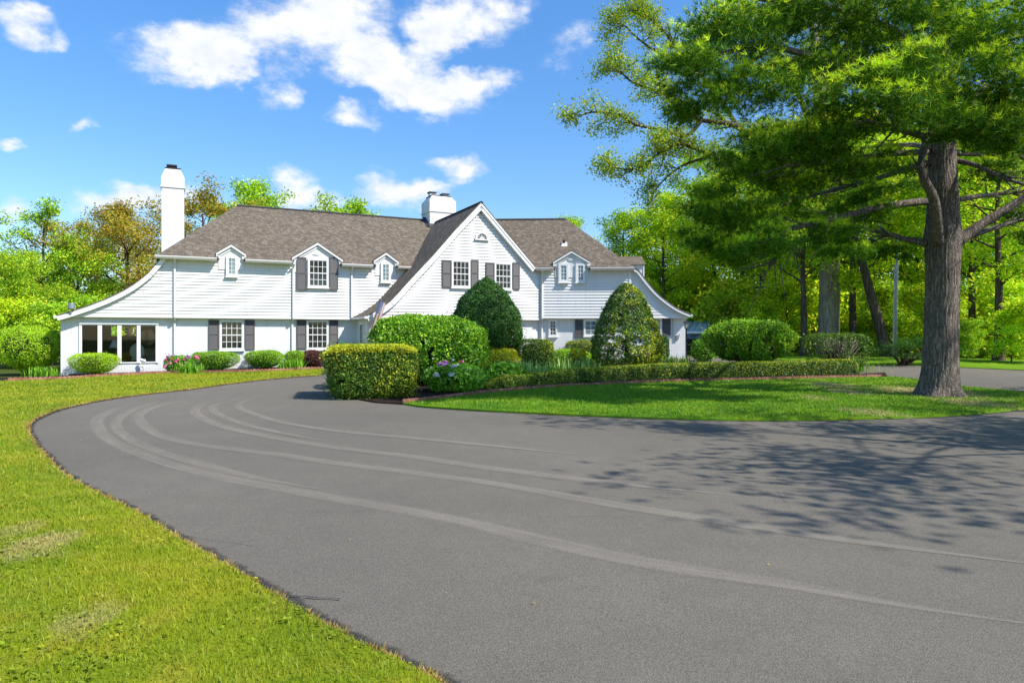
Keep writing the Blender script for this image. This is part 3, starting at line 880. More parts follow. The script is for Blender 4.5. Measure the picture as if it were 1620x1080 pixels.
def window(fr, v, x0, x1, y0, y1, cols, rows, pane='pane', fw=0.07, sash=True, sill=True, uvz=None, name='window'):
    u0, u1, z0, z1 = uvz or rect_px(fr, v, x0, x1, y0, y1)
    mb = MB()
    vb, vf = v - 0.034, v - 0.075
    mb.fbox(fr, u0 - fw, u0, vf, v, z0 - fw, z1 + fw)
    mb.fbox(fr, u1, u1 + fw, vf, v, z0 - fw, z1 + fw)
    mb.fbox(fr, u0, u1, vf, v, z1, z1 + fw)
    mb.fbox(fr, u0, u1, vf, v, z0 - fw, z0)
    if sill:
        mb.fbox(fr, u0 - fw - 0.04, u1 + fw + 0.04, v - 0.12, v - 0.001, z0 - fw - 0.05, z0 - fw - 0.001)
    ms = 0.011
    va = v - 0.052
    s = 0.028
    # sash
    mb.fbox(fr, u0 + .001, u0 + s, va - .008, vb, z0 + .001, z1 - .001); mb.fbox(fr, u1 - s, u1 - .001, va - .008, vb, z0 + .001, z1 - .001)
    mb.fbox(fr, u0 + s, u1 - s, va - .008, vb, z1 - s, z1 - .001); mb.fbox(fr, u0 + s, u1 - s, va - .008, vb, z0 + .001, z0 + s)
    zm = (z0 + z1) / 2
    if sash: mb.fbox(fr, u0 + s, u1 - s, va - .012, vb, zm - 0.022, zm + 0.022)
    for i in range(1, cols):
        u = u0 + (u1 - u0) * i / cols
        mb.fbox(fr, u - ms, u + ms, va, vb, z0 + s, z1 - s)
    for i in range(1, rows):
        z = z0 + (z1 - z0) * i / rows
        if sash and abs(z - zm) < 0.02: continue
        mb.fbox(fr, u0 + s, u1 - s, va - .002, vb, z - ms, z + ms)
    o = mb.build(name, M['trim'], house)
    pb = MB()
    pb.poly([fr.p(u0, vb - .001, z0), fr.p(u1, vb - .001, z0), fr.p(u1, vb - .001, z1), fr.p(u0, vb - .001, z1)])
    pb.build('window_pane', M[pane], o)
    return o

def shutter(fr, v, x0, x1, y0, y1):
    u0, u1, z0, z1 = rect_px(fr, v, x0, x1, y0, y1)
    mb = MB(); w = 0.05; vf = v - 0.075
    mb.fbox(fr, u0, u0 + w, vf, v - .031, z0, z1); mb.fbox(fr, u1 - w, u1, vf, v - .031, z0, z1)
    zm = z0 + (z1 - z0) * 0.52
    for a, b in ((z0, z0 + .08), (zm - .035, zm + .035), (z1 - .07, z1)):
        mb.fbox(fr, u0 + w, u1 - w, vf, v - .031, a, b)
    for a, b in ((z0 + .08, zm - .035), (zm + .035, z1 - .07)):
        n = max(3, int((b - a) / 0.045))
        for k in range(n):
            za = a + (b - a) * k / n; zb = a + (b - a) * (k + 1) / n
            p = fr.p
            mb.poly([p(u0 + w, vf + .006, za), p(u1 - w, vf + .006, za), p(u1 - w, vf + .026, zb), p(u0 + w, vf + .026, zb)])
    return mb.build('shutter', M['shutter'], house)

# --- left wing -----------------------------------------------------
SWOOP_PX = [(257, 407), (247, 419), (236, 432), (224, 442), (211, 451.5), (197, 460), (183, 467), (169, 473.5), (155, 479), (138, 485.5), (120, 491.3), (104, 496.3), (90, 500)]
SW = [A.px(x, y, 0.0) for x, y in SWOOP_PX]
SW[0] = (SW[0][0], EAVE)
SWK = [(u + 0.06, z - 0.05) for u, z in SW]
siding(A, 0.0, lambda z: interp(SWK, 1, 0, z), lambda z: 9.7 + (z - JET), JET, EAVE, 'siding_wall', M['siding'])
uL = A.px(96, 500, 0.25)[0]
U_SUN = (A.px(128, 540, .25)[0], A.px(248.5, 540, .25)[0])
Z_SUN = (A.px(190, 574.5, .25)[1], A.px(190, 512.8, .25)[1])
mb = MB()
brick(mb, A, uL, U_SUN[0], .25, -.1, JET + .02)
brick(mb, A, U_SUN[1], 8.6, .25, -.1, JET + .02)
brick(mb, A, U_SUN[0], U_SUN[1], .25, -.1, Z_SUN[0])
brick(mb, A, U_SUN[0], U_SUN[1], .25, Z_SUN[1], JET + .02)
brick_n(mb, A, uL, .25, 4.7, -.1, JET + .02)
brick(mb, A, 0.4, 17, 8.7, -.1, EAVE)
brick_n(mb, A, 0.45, 4.7, 8.7, -.1, EAVE)
mb.build('brick_wall', M['brick'], house)
# jetty underside, drip board
mb = MB()
mb.fbox(A, SW[-1][0] + .12, 8.55, -.034, .252, JET - .036, JET - .001)
mb.build('soffit', M['trim'], house)
# corner boards / downspout backs are pipes
def downspout(pts, name='downspout'):
    mb = MB()
    for (a, b) in zip(pts, pts[1:]):
        d = (b - a).normalized()
        s = A.d.to_3d() * 0.04
        t = d.cross(s.normalized()) * 0.03
        mb.hexa([a - s - t, a + s - t, a + s + t, a - s + t, b - s - t, b + s - t, b + s + t, b - s + t])
    return mb.build(name, M['gutter'], house)
for x, yb in ((276.5, 0), (464, 0), (556.5, 1)):
    u = A.px(x, 450, -.08)[0]
    pts = [A.p(u, -.36, EAVE - .06), A.p(u, -.085, EAVE - .22), A.p(u, -.085, JET - .02)]
    if not yb: pts += [A.p(u, .19, JET - .2), A.p(u, .19, 0.05)]
    downspout(pts)

# sunroom windows and the room behind them
mb = MB(); p = A.p
PX_P = [(129.8, 154.7), (161.4, 185.9), (192.3, 216.5), (222.4, 246.3)]
us = [(A.px(a, 540, .25)[0], A.px(b, 540, .25)[0]) for a, b in PX_P]
edges = [U_SUN[0]] + [e for q in us for e in q] + [U_SUN[1]]
z0, z1 = Z_SUN
for i in range(0, len(edges), 2):
    mb.fbox(A, edges[i], edges[i + 1], .20, .30, z0, z1)
for a, b in us:
    mb.fbox(A, a, b, .21, .29, z1 - .05, z1); mb.fbox(A, a, b, .21, .29, z0, z0 + .05)
mb.fbox(A, U_SUN[0] - .06, U_SUN[1] + .06, .16, .249, z1 + .001, z1 + .07)
mb.fbox(A, U_SUN[0] - .06, U_SUN[0] - .001, .20, .249, z0 - .02, z1)
mb.fbox(A, U_SUN[1] + .001, U_SUN[1] + .06, .20, .249, z0 - .02, z1)
wf = mb.build('sunroom_window', M['trim'], house)
pb = MB()
for a, b in us: pb.poly([p(a, .25, z0 + .05), p(b, .25, z0 + .05), p(b, .25, z1 - .05), p(a, .25, z1 - .05)])
pb.build('window_pane', M['glass'], wf)
# room shell with a window to the garden at the back
mb = MB()
a, b, vb = uL + .02, 0.4, 4.6
mb.poly([p(a, .32, .12), p(b, .32, .12), p(b, vb, .12), p(a, vb, .12)])
mb.poly([p(a, .32, 2.44), p(a, vb, 2.44), p(b, vb, 2.44), p(b, .32, 2.44)])
mb.poly([p(a, .3, .12), p(a, vb, .12), p(a, vb, 2.44), p(a, .3, 2.44)])
mb.poly([p(b, .3, .12), p(b, .3, 2.44), p(b, vb, 2.44), p(b, vb, .12)])
ow = (A.px(176, 530, vb)[0], A.px(215, 530, vb)[0]); oz = (1.62, 2.10)
mb.poly([p(a, vb, .12), p(ow[0], vb, .12), p(ow[0], vb, 2.44), p(a, vb, 2.44)])
mb.poly([p(ow[1], vb, .12), p(b, vb, .12), p(b, vb, 2.44), p(ow[1], vb, 2.44)])
mb.poly([p(ow[0], vb, .12), p(ow[1], vb, .12), p(ow[1], vb, oz[0]), p(ow[0], vb, oz[0])])
mb.poly([p(ow[0], vb, oz[1]), p(ow[1], vb, oz[1]), p(ow[1], vb, 2.44), p(ow[0], vb, 2.44)])
mb.build('room', M['room'], house)
mb = MB(); mb.fbox(A, a + .01, b - .01, .34, vb - .02, .125, .14); mb.build('room_floor', M['roomfloor'], house)

# --- main roof -----------------------------------------------------
def roof_part(name, polys, mat='shingle', parent=None):
    mb = MB()
    for q in polys: mb.poly(*q) if isinstance(q, tuple) else mb.poly(q)
    return mb.build(name, M[mat], parent or house)
rl = 3.34; rv = 4.5
SLA = (RIDGE - EAVE) / (rv + .36)
ug = lambda x: A.px(x, 412, -.36)[0]
def eave_strips(fr, segs, sl, r0, r1, _):
    """front slope: the overhang in pieces between the dormers, the slope above it whole"""
    out = []
    z0 = EAVE + .36 * sl
    P = fr.p
    # hip and end edges at the height of the wall line
    a, b = segs[0][0], segs[-1][1]
    f = .36 * sl / (r0[2] - EAVE)
    ha, hb = a + (r0[0] - a) * f, b + (r1[0] - b) * f
    for i, (u0, u1) in enumerate(segs):
        t0 = ha if i == 0 else u0; t1 = hb if i == len(segs) - 1 else u1
        uv = [(u0, 0), (u1, 0), (t1, .44), (t0, .44)]
        out.append(([P(u0, -.36, EAVE), P(u1, -.36, EAVE), P(t1, 0, z0), P(t0, 0, z0)], uv))
        out.append(([P(u0, -.36, EAVE - .04), P(u0, .02, EAVE - .04), P(u1, .02, EAVE - .04), P(u1, -.36, EAVE - .04)], uv))
        for q in (u0, u1):
            out.append(([P(q, -.36, EAVE - .04), P(q, -.36, EAVE), P(q, 0, z0), P(q, 0, EAVE - .04)], uv))
    L = math.hypot(r0[1], r0[2] - z0)
    out.append(([P(ha, 0, z0), P(hb, 0, z0), P(*r1), P(*r0)], [(ha, .44), (hb, .44), (r1[0], .44 + L), (r0[0], .44 + L)]))
    return out
e0 = (-.28, -.36, EAVE)
roof = roof_part('roof', [
    *eave_strips(A, [(-.28, ug(344.5)), (ug(387), ug(463.5)), (ug(540), ug(591.5)), (ug(628.5), 17.6)], SLA, (rl, rv, RIDGE), (17.6, rv, RIDGE), 3.34 + .0),
    [p(-.28, 9.36, EAVE), p(-.28, -.36, EAVE), p(rl, rv, RIDGE)],
    [p(17.6, 9.36, EAVE), p(-.28, 9.36, EAVE), p(rl, rv, RIDGE), p(17.6, rv, RIDGE)],
    [p(-.28, .02, EAVE - .04), p(-.28, 9.36, EAVE - .04), p(17.6, 9.36, EAVE - .04), p(17.6, .02, EAVE - .04)]])
mb = MB()
def capline(mb, a, b, w=.13, h=.035):
    d = (b - a).normalized(); s = d.cross(Vector((0, 0, 1))).normalized() * w
    up = Vector((0, 0, h))
    mb.poly([a - s - up * 1.6, b - s - up * 1.6, b + up, a + up]); mb.poly([a + up, b + up, b + s - up * 1.6, a + s - up * 1.6])
capline(mb, p(rl, rv, RIDGE + .01), p(17, rv, RIDGE + .01))
mb.build('ridge_cap', M['ridge'], roof)
def gutter(fr, segs, v=-.36, z=EAVE):
    for u0, u1 in segs:
        mb = MB()
        pr = [(v - .115, z + .03), (v - .115, z - .01), (v - .08, z - .075), (v - .045, z - .10), (v + .0, z - .10), (v + .0, z + .03)]
        for (a, b), (c, d) in zip(pr, pr[1:]):
            mb.poly([fr.p(u0, a, b), fr.p(u0, c, d), fr.p(u1, c, d), fr.p(u1, a, b)])
        mb.poly([fr.p(u0, a, b) for a, b in pr]); mb.poly([fr.p(u1, a, b) for a, b in pr][::-1])
        mb.poly([fr.p(u0, v - .115, z + .0), fr.p(u1, v - .115, z + .0), fr.p(u1, v, z + .0), fr.p(u0, v, z + .0)])
        mb.fbox(fr, u0, u1, v + .002, -.001, z - .10, z - .05)
        mb.build('gutter', M['gutter'], house)
ug = lambda x: A.px(x, 412, -.36)[0]
gutter(A, [(-.33, ug(343)), (ug(388), ug(462)), (ug(541), ug(590)), (ug(630), ug(652))])

# sunroom catslide roof with its white rake
mb = MB(); tr = MB()
th = 0.05
for (a, b) in zip(SW, SW[1:]):
    (ua, za), (ub, zb) = a, b
    mb.poly([p(ua, -.2, za + th), p(ua, 5.1, za + th), p(ub, 5.1, zb + th), p(ub, -.2, zb + th)])
    mb.poly([p(ua, -.2, za + th), p(ub, -.2, zb + th), p(ub, -.2, zb + .005), p(ua, -.2, za + .005)])
    mb.poly([p(ua, -.2, za - .02), p(ub, -.2, zb - .02), p(ub, 5.1, zb - .02), p(ua, 5.1, za - .02)])
    t = Vector((ub - ua, zb - za)).normalized(); n = Vector((-t.y, t.x)); n = n if n.y < 0 else -n
    wa = .19
    A2, B2 = (ua + n.x * wa, za + n.y * wa), (ub + n.x * wa, zb + n.y * wa)
    tr.hexa([p(ua, -.19, za), p(ub, -.19, zb), p(ub, -.045, zb), p(ua, -.045, za), p(A2[0], -.19, A2[1]), p(B2[0], -.19, B2[1]), p(B2[0], -.045, B2[1]), p(A2[0], -.045, A2[1])])
mb.build('sunroom_roof', M['shingle'], house)
tr.build('rake_board', M['trim'], house)
mb = MB(); (ue, ze) = SW[-1]
mb.fbox(A, ue - .09, ue + .02, -.2, 5.1, ze - .08, ze + .02)
mb.fbox(A, uL + .3, -2.0, 5.12, 6.2, 2.62, 2.78)
mb.build('sunroom_gutter', M['trim'], house)
# floodlight on the low corner of the sunroom roof
fu, fz = A.px(113, 484.5, -.25)
mb = MB(); c = p(fu, -.25, fz)
mb.lathe(c - Vector((0, 0, .13)), [(0.0, 0), (.10, 0), (.125, .05), (.125, .24), (.11, .26), (0, .26)], 12)
mb.tube([c - Vector((.0, 0, .13)), c - Vector((.02, 0, .27)), p(fu - .03, -.1, fz - .36)], .03, 6)
mb.build('floodlight', M['galv'], house)

# chimneys
def chimney(fr, u0, u1, v0, v1, z0, zb, zs, zt, inset, flues):
    mb = MB()
    def ring(i, z): return [fr.p(u0 + i, v0 + i, z), fr.p(u1 - i, v0 + i, z), fr.p(u1 - i, v1 - i, z), fr.p(u0 + i, v1 - i, z)]
    def band(i0, za, i1, zc):
        a, b = ring(i0, za), ring(i1, zc)
        for k in range(4):
            k2 = (k + 1) % 4
            L = (a[k2] - a[k]).length
            mb.poly([a[k], a[k2], b[k2], b[k]], [(0, za), (L, za), (L - i1 + i0, zc), (i1 - i0, zc)])
    band(0, z0, 0, zb); band(0, zb, -.045, zb + .001); band(-.045, zb + .001, -.045, zb + .09); band(-.045, zb + .09, -.015, zb + .092)
    band(-.015, zb + .092, -.015, zs); band(-.015, zs, inset, zt)
    mb.poly(ring(inset, zt))
    o = mb.build('chimney', M['brick'], house)
    cb = MB()
    cb.fbox(fr, u0 + inset - .03, u1 - inset + .03, v0 + inset - .03, v1 - inset + .03, zt - .02, zt + .035)
    cb.build('chimney_cap', M['cap'], o)
    for (a, b, h, kind) in flues:
        f = MB(); d = .17
        cu, cv = a, (v0 + v1) / 2
        f.fbox(fr, cu - d, cu + d, cv - d, cv + d, zt + .03, zt + .03 + h)
        ff = f.build('flue', M[kind], o)
        f2 = MB(); f2.fbox(fr, cu - d - .06, cu + d + .06, cv - d - .06, cv + d + .06, zt + .05 + h, zt + .11 + h)
        for su in (-1, 1):
            for sv in (-1, 1): f2.fbox(fr, cu + su * d * .8 - .015, cu + su * d * .8 + .015, cv + sv * d * .8 - .015, cv + sv * d * .8 + .015, zt + .03 + h, zt + .05 + h)
        f2.build('flue_cap', M['cap'], o)
    return o
cv = 2.9
cu0, cu1 = A.px(255.5, 330, cv)[0], A.px(291.5, 330, cv)[0]
zf = lambda y: A.px(273, y, cv)[1]
chimney(A, cu0, cu1, cv, cv + .95, 3.0, zf(297), zf(281), zf(265.5), .17, [((cu0 + cu1) / 2 - .05, 0, .10, 'cap')])
cv2 = 3.85
cu0, cu1 = A.px(680, 330, cv2)[0], A.px(721, 330, cv2)[0]
zf2 = lambda y: A.px(700, y, cv2)[1]
chimney(A, cu0, cu1, cv2, cv2 + 1.45, 7.0, zf2(336), zf2(318), zf2(309), .22, [(cu0 + .38, 0, .16, 'trim'), (cu1 - .42, 0, .13, 'trim')])
mb = MB()
for q in ([p(cu0 - .22, cv2 - .2, 7.86), p(cu0 + .0, cv2 - .2, 7.86), p(cu0, cv2 + .75, 8.6), p(cu0 - .22, cv2 + .75, 8.6)],
          [p(cu0 - .1, cv2 - .22, 7.88), p(cu1 + .1, cv2 - .22, 7.88), p(cu1 + .1, cv2 - .02, 8.12), p(cu0 - .1, cv2 - .02, 8.12)]):
    mb.poly(q)
mb.build('flashing', M['flashing'], house)

# --- dormers in the wall --------------------------------------------
def dormer(fr, xl, xr, ye, xp, yp, v=-.05, slope=.69):
    ul, zl = fr.px(xl, ye, v); ur, _ = fr.px(xr, ye, v); up, zp = fr.px(xp, yp, v)
    up = (ul + ur) / 2
    ze = zl
    oh = .10
    P = fr.p
    il, ir = ul + oh, ur - oh
    zi = ze + (zp - ze) * oh / (up - ul) - .05
    ztop = zp - .06
    vb = (zp - EAVE) / slope + .3
    mb = MB()
    mb.poly([P(il, v, EAVE - .45), P(ir, v, EAVE - .45), P(ir, v, zi), P(up, v, ztop), P(il, v, zi)])
    mb.poly([P(il, v, EAVE - .45), P(il, v, zi), P(il, vb, zi), P(il, vb, EAVE - .45)])
    mb.poly([P(ir, v, EAVE - .45), P(ir, vb, EAVE - .45), P(ir, vb, zi), P(ir, v, zi)])
    o = mb.build('dormer', M['siding'], house)
    r = MB()
    vf = v - .14
    for s, ue in ((1, ul), (-1, ur)):
        q = [P(ue, vf, ze), P(up, vf, zp), P(up, vb, zp), P(ue, vb, ze)]
        r.poly(q if s > 0 else q[::-1])
        q2 = [c - Vector((0, 0, .035)) for c in q]
        r.poly(q2 if s < 0 else q2[::-1])
        r.poly([q[0], q[1], q2[1], q2[0]])
        r.poly([q[0], q[3], q2[3], q2[0]])
    r.build('dormer_roof', M['shingle'], o)
    t = MB()
    # raking trim under the roof edge, an inner moulding, and the eave returns
    for ue in (ul, ur):
        s = 1 if ue < up else -1
        k = (zp - ze) / abs(up - ul)
        def off(u, d): return P(u, vf + .02, ze + k * abs(u - ue) - d)
        t.hexa([P(ue, vf + .01, ze - .036), P(up, vf + .01, zp - .036), P(up, v - .001, zp - .036), P(ue, v - .001, ze - .036),
                P(ue, vf + .01, ze - .14), P(up, vf + .01, zp - .15), P(up, v - .001, zp - .15), P(ue, v - .001, ze - .14)])
        ui = ue + s * .16
        zz = ze + k * .16
        t.hexa([P(ui, v - .05, zz - .20), P(up, v - .05, zp - .21), P(up, v - .001, zp - .21), P(ui, v - .001, zz - .20),
                P(ui, v - .05, zz - .26), P(up, v - .05, zp - .28), P(up, v - .001, zp - .28), P(ui, v - .001, zz - .26)])
        a, b = sorted((ue, ue + s * .17))
        t.fbox(fr, a, b, vf + .01, v - .0015, ze - .26, ze - .141)
    t.build('dormer_trim', M['trim'], o)
    f = MB()  # dark quad on the roof, paints in the shade left of the dormer
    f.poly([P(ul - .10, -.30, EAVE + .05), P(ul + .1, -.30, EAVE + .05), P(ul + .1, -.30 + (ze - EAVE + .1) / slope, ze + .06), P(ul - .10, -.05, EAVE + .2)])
    f.build('dormer_shade_patch', M['flashing'], o)
    return ul, ur, up, ze, zp
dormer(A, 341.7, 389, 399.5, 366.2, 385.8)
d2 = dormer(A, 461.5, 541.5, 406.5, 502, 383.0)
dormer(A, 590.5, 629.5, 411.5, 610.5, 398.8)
def rosette(fr, x, y, v, w, h):
    u, z = fr.px(x, y, v)
    mb = MB(); n = 18
    for k in range(n):
        a, b = 2 * math.pi * k / n, 2 * math.pi * (k + 1) / n
        mb.poly([fr.p(u + w * math.cos(a), v - .001, z + h * math.sin(a)), fr.p(u + w * math.cos(b), v - .001, z + h * math.sin(b)), fr.p(u + .55 * w * math.cos(b), v - .045, z + .55 * h * math.sin(b)), fr.p(u + .55 * w * math.cos(a), v - .045, z + .55 * h * math.sin(a))])
        mb.poly([fr.p(u + .55 * w * math.cos(a), v - .045, z + .55 * h * math.sin(a)), fr.p(u + .55 * w * math.cos(b), v - .045, z + .55 * h * math.sin(b)), fr.p(u, v - .055, z)])
    mb.build('wall_rosette', M['trim'], house)
rosette(A, 500.5, 402.5, -.05, .22, .055)

# windows of the left wing
window(A, -.05, 360.6, 372.4, 408.5, 434.5, 2, 4, 'pane_curtain', .085, False)
window(A, -.05, 489, 517, 412, 452.5, 4, 4)
window(A, -.05, 604.6, 615, 418.5, 444, 2, 4, 'pane_curtain', .085, False)
for a, b in ((469.2, 484.4), (520.8, 534.6)): shutter(A, -.035, a, b, 407, 459)
window(A, .25, 349.8, 383, 508.5, 551.3, 4, 4)
for a, b in ((329.7, 346.4), (387.2, 402.8)): shutter(A, .27, a, b, 506, 553)
window(A, .25, 487, 517, 508.5, 550.5, 4, 4)
for a, b in ((469.2, 484.4), (520.8, 534.6)): shutter(A, .27, a, b, 506, 552)

# --- front gable ------------------------------------------------------
GV = -2.40
GP_L = [(580, 500.6), (590, 495.6), (599.6, 490), (609, 483.6), (617.8, 477), (630, 464.4), (643.7, 448.8), (664, 427), (685.2, 404.6), (721.5, 363), (761.7, 320.6)]
GP = [A.px(x, y, GV - .25) for x, y in GP_L]
APEX = GP[-1]
GR = A.px(848.5, 424.5, GV - .25)
print('gable', GP[0], APEX, GR, 'right wing start', A.px(856, 470, GV))
uR = A.px(856.5, 470, GV)[0]
def gl(z): return interp([(u + .10, zz - .08) for u, zz in GP], 1, 0, z)
def grr(z):
    if z <= GR[1] - .1: return uR
    return min(uR, GR[0] - .05 + (APEX[0] - GR[0]) * (z - GR[1] + .1) / (APEX[1] - GR[1]))
siding(A, GV, gl, grr, JET + .02, APEX[1] - .12, 'gable_siding', M['siding'])
mb = MB()
mb.fbox(A, GP[0][0] + .1, uR, GV - .034, GV + .27, JET - .02, JET + .018)
mb.build('gable_soffit', M['trim'], house)
# right side of the projecting gable
mb = MB()
mb.poly([p(uR, GV, JET), p(uR, 2.0, JET), p(uR, 2.0, EAVE), p(uR, GV, EAVE)])
mb.build('gable_side', M['siding'], house)
# its roof
def v_in(z): return 0.06 if z < EAVE else min(rv, (z - EAVE) / ((RIDGE - EAVE) / (rv + .36)) - .36 + .12)
mb = MB(); tr = MB()
vf = GV - .25
prof = GP + [GR]
# smooth the flare
for i, (a, b) in enumerate(zip(prof, prof[1:])):
    (ua, za), (ub, zb) = a, b
    va, vb_ = v_in(za), v_in(zb)
    if i == len(prof) - 2: vb_ = 0.8
    la = sum((Vector(prof[j + 1]) - Vector(prof[j])).length for j in range(i)); lb = la + (Vector(b) - Vector(a)).length
    mb.poly([p(ua, vf, za + .05), p(ub, vf, zb + .05), p(ub, vb_, zb + .05), p(ua, va, za + .05)], [(0, la), (0, lb), (vb_ - vf, lb), (va - vf, la)])
    mb.poly([p(ua, vf, za + .05), p(ua, vf, za + .004), p(ub, vf, zb + .004), p(ub, vf, zb + .05)])
    mb.poly([p(ua, vf, za - .01), p(ua, va, za - .01), p(ub, vb_, zb - .01), p(ub, vf, zb - .01)])
    t = Vector((ub - ua, zb - za)).normalized(); n = Vector((-t.y, t.x)); n = n if n.y < 0 else -n
    for (w0, w1, q0) in ((0, .10, vf + .006), (.10, .25, vf + .03)):
        Aa, Ab = (ua + n.x * w0, za + n.y * w0), (ub + n.x * w0, zb + n.y * w0)
        Ba, Bb = (ua + n.x * w1, za + n.y * w1), (ub + n.x * w1, zb + n.y * w1)
        q1 = GV - .032
        tr.hexa([p(Aa[0], q0, Aa[1]), p(Ab[0], q0, Ab[1]), p(Ab[0], q1, Ab[1]), p(Aa[0], q1, Aa[1]), p(Ba[0], q0, Ba[1]), p(Bb[0], q0, Bb[1]), p(Bb[0], q1, Bb[1]), p(Ba[0], q1, Ba[1])])
groof = mb.build('gable_roof', M['shingle'], house)
tr.build('rake_board', M['trim'], house)
mb = MB(); capline(mb, p(APEX[0], vf, APEX[1] + .055), p(APEX[0], 4.3, APEX[1] + .055)); mb.build('ridge_cap', M['ridge'], groof)
mb = MB(); (ue, ze) = GP[0]
mb.fbox(A, ue - .10, ue + .06, vf - .02, .0, ze - .10, ze + .02)
mb.fbox(A, ue + .062, ue + .30, vf + .03, .24, ze - .09, ze - .03)
mb.build('gutter', M['gutter'], house)
# windows of the gable
for x0, x1, y0, y1, s in ((716, 741.2, 414, 452.8, ((699.2, 713), (744.2, 756.5))), (783.6, 807, 418, 456.2, ((768.2, 781), (810.2, 821.4)))):
    window(A, GV - .014, x0, x1, y0, y1, 4, 4, 'pane_curtain' if 0 else 'pane')
    for a, b in s: shutter(A, GV - .012, a, b, y0 - 2.6, y1 + 1.9)
# fan window
fu, fz = A.px(761.7, 378.3, GV)
mb = MB(); n = 16; r0, r1 = .265, .36
fv = GV - .045
for k in range(n):
    a, b = math.pi * k / n, math.pi * (k + 1) / n
    ca, sa, cb, sb = math.cos(a), math.sin(a), math.cos(b), math.sin(b)
    mb.hexa([p(fu + r0 * ca, fv - .06, fz + r0 * sa), p(fu + r1 * ca, fv - .06, fz + r1 * sa), p(fu + r1 * cb, fv - .06, fz + r1 * sb), p(fu + r0 * cb, fv - .06, fz + r0 * sb),
             p(fu + r0 * ca, fv, fz + r0 * sa), p(fu + r1 * ca, fv, fz + r1 * sa), p(fu + r1 * cb, fv, fz + r1 * sb), p(fu + r0 * cb, fv, fz + r0 * sb)])
mb.fbox(A, fu - r1 - .03, fu + r1 + .03, fv - .08, fv, fz - .07, fz - .001)
for k in range(1, 7):
    a = math.pi * k / 7
    c, s = math.cos(a), math.sin(a)
    w = .012
    mb.poly([p(fu + .07 * c - w * s, fv - .03, fz + .07 * s + w * c), p(fu + .07 * c + w * s, fv - .03, fz + .07 * s - w * c), p(fu + r0 * c + w * s, fv - .03, fz + r0 * s - w * c), p(fu + r0 * c - w * s, fv - .03, fz + r0 * s + w * c)])
for k in range(8):
    a, b = math.pi * k / 8, math.pi * (k + 1) / 8
    mb.poly([p(fu, fv - .034, fz), p(fu + .085 * math.cos(a), fv - .034, fz + .085 * math.sin(a)), p(fu + .085 * math.cos(b), fv - .034, fz + .085 * math.sin(b))])
fan = mb.build('fan_window', M['trim'], house)
pb = MB(); pb.poly([p(fu + r0 * math.cos(math.pi * k / n), fv - .012, fz + r0 * math.sin(math.pi * k / n)) for k in range(n + 1)])
pb.build('window_pane', M['pane'], fan)
# louvre in the peak
lu, lz = A.px(761.7, 334, GV)
mb = MB()
for k in range(5):
    w = .27 * (1 - k / 5.2); zz = lz - .10 + k * .055
    mb.hexa([p(lu - w, GV - .075, zz), p(lu + w, GV - .075, zz), p(lu + w, GV - .035, zz + .02), p(lu - w, GV - .035, zz + .02), p(lu - w, GV - .08, zz + .018), p(lu + w, GV - .08, zz + .018), p(lu + w, GV - .035, zz + .04), p(lu - w, GV - .035, zz + .04)])
lv = mb.build('louvre', M['gutter'], house)
pb = MB(); pb.poly([p(lu - .30, GV - .048, lz - .12), p(lu + .30, GV - .048, lz - .12), p(lu, GV - .048, lz + .20)])
pb.build('louvre_back', M['cap'], lv)
# lower storey of the gable: pier, deep porch, wall
vl = GV + .25
us0 = 8.56
up0 = A.px(603.5, 520, vl)[0]; up1 = up0 + 2.6
mb = MB()
brick(mb, A, us0, up0, vl, -.1, JET - .02)
brick(mb, A, up1, uR, vl, -.1, JET - .02)
u = us0
brick_n(mb, A, us0, vl, .25, -.1, JET - .02)
brick_n(mb, A, uR, vl, 2.0, -.1, JET)
brick_n(mb, A, up0, vl, vl + 1.3, -.1, JET)
brick_n(mb, A, up1, vl, vl + 1.3, -.1, JET)
mb.build('gable_brick_wall', M['brick'], house)
mb = MB()
mb.fbox(A, up0 + .001, up1 - .001, vl + .02, vl + .12, 2.13, 2.20)
mb.build('porch_trim', M['trim'], house)
mb = MB()
mb.fbox(A, up0 + .002, up1 - .002, vl + 1.2, vl + 1.28, 0, 2.44)
dr = mb.build('front_door', M['door'], house)
mb = MB(); mb.lathe(p((up0 + up1) / 2 + .4, vl + 1.17, 1.0), [(0, 0), (.035, .01), (.035, .05), (0, .06)], 8); mb.build('door_handle', M['galv'], dr)
# slit window in the side of the entry (facing along the wing)
mb = MB(); q0, q1 = vl + .35, vl + 1.15
S = Frame(A.p(us0, vl, 0).to_2d(), -A.n)   # runs from the back to the front along the side wall
def side_window():
    # frame whose "front" faces the left wing
    L = (.25 - vl)
    s_fr = Frame(A.p(us0, .25, 0).to_2d(), (-A.n.x, -A.n.y))
    window(s_fr, 0.0, 0, 0, 0, 0, 2, 4, 'pane', .07, False, True, uvz=(.95, 1.55, .75, 2.2), name='slit_window')
side_window()
downspout([p(GP[0][0] + .0, vf + .05, GP[0][1] - .1), p(us0 - .03, vl - .06, 2.15), p(us0 - .03, vl - .06, .05)])
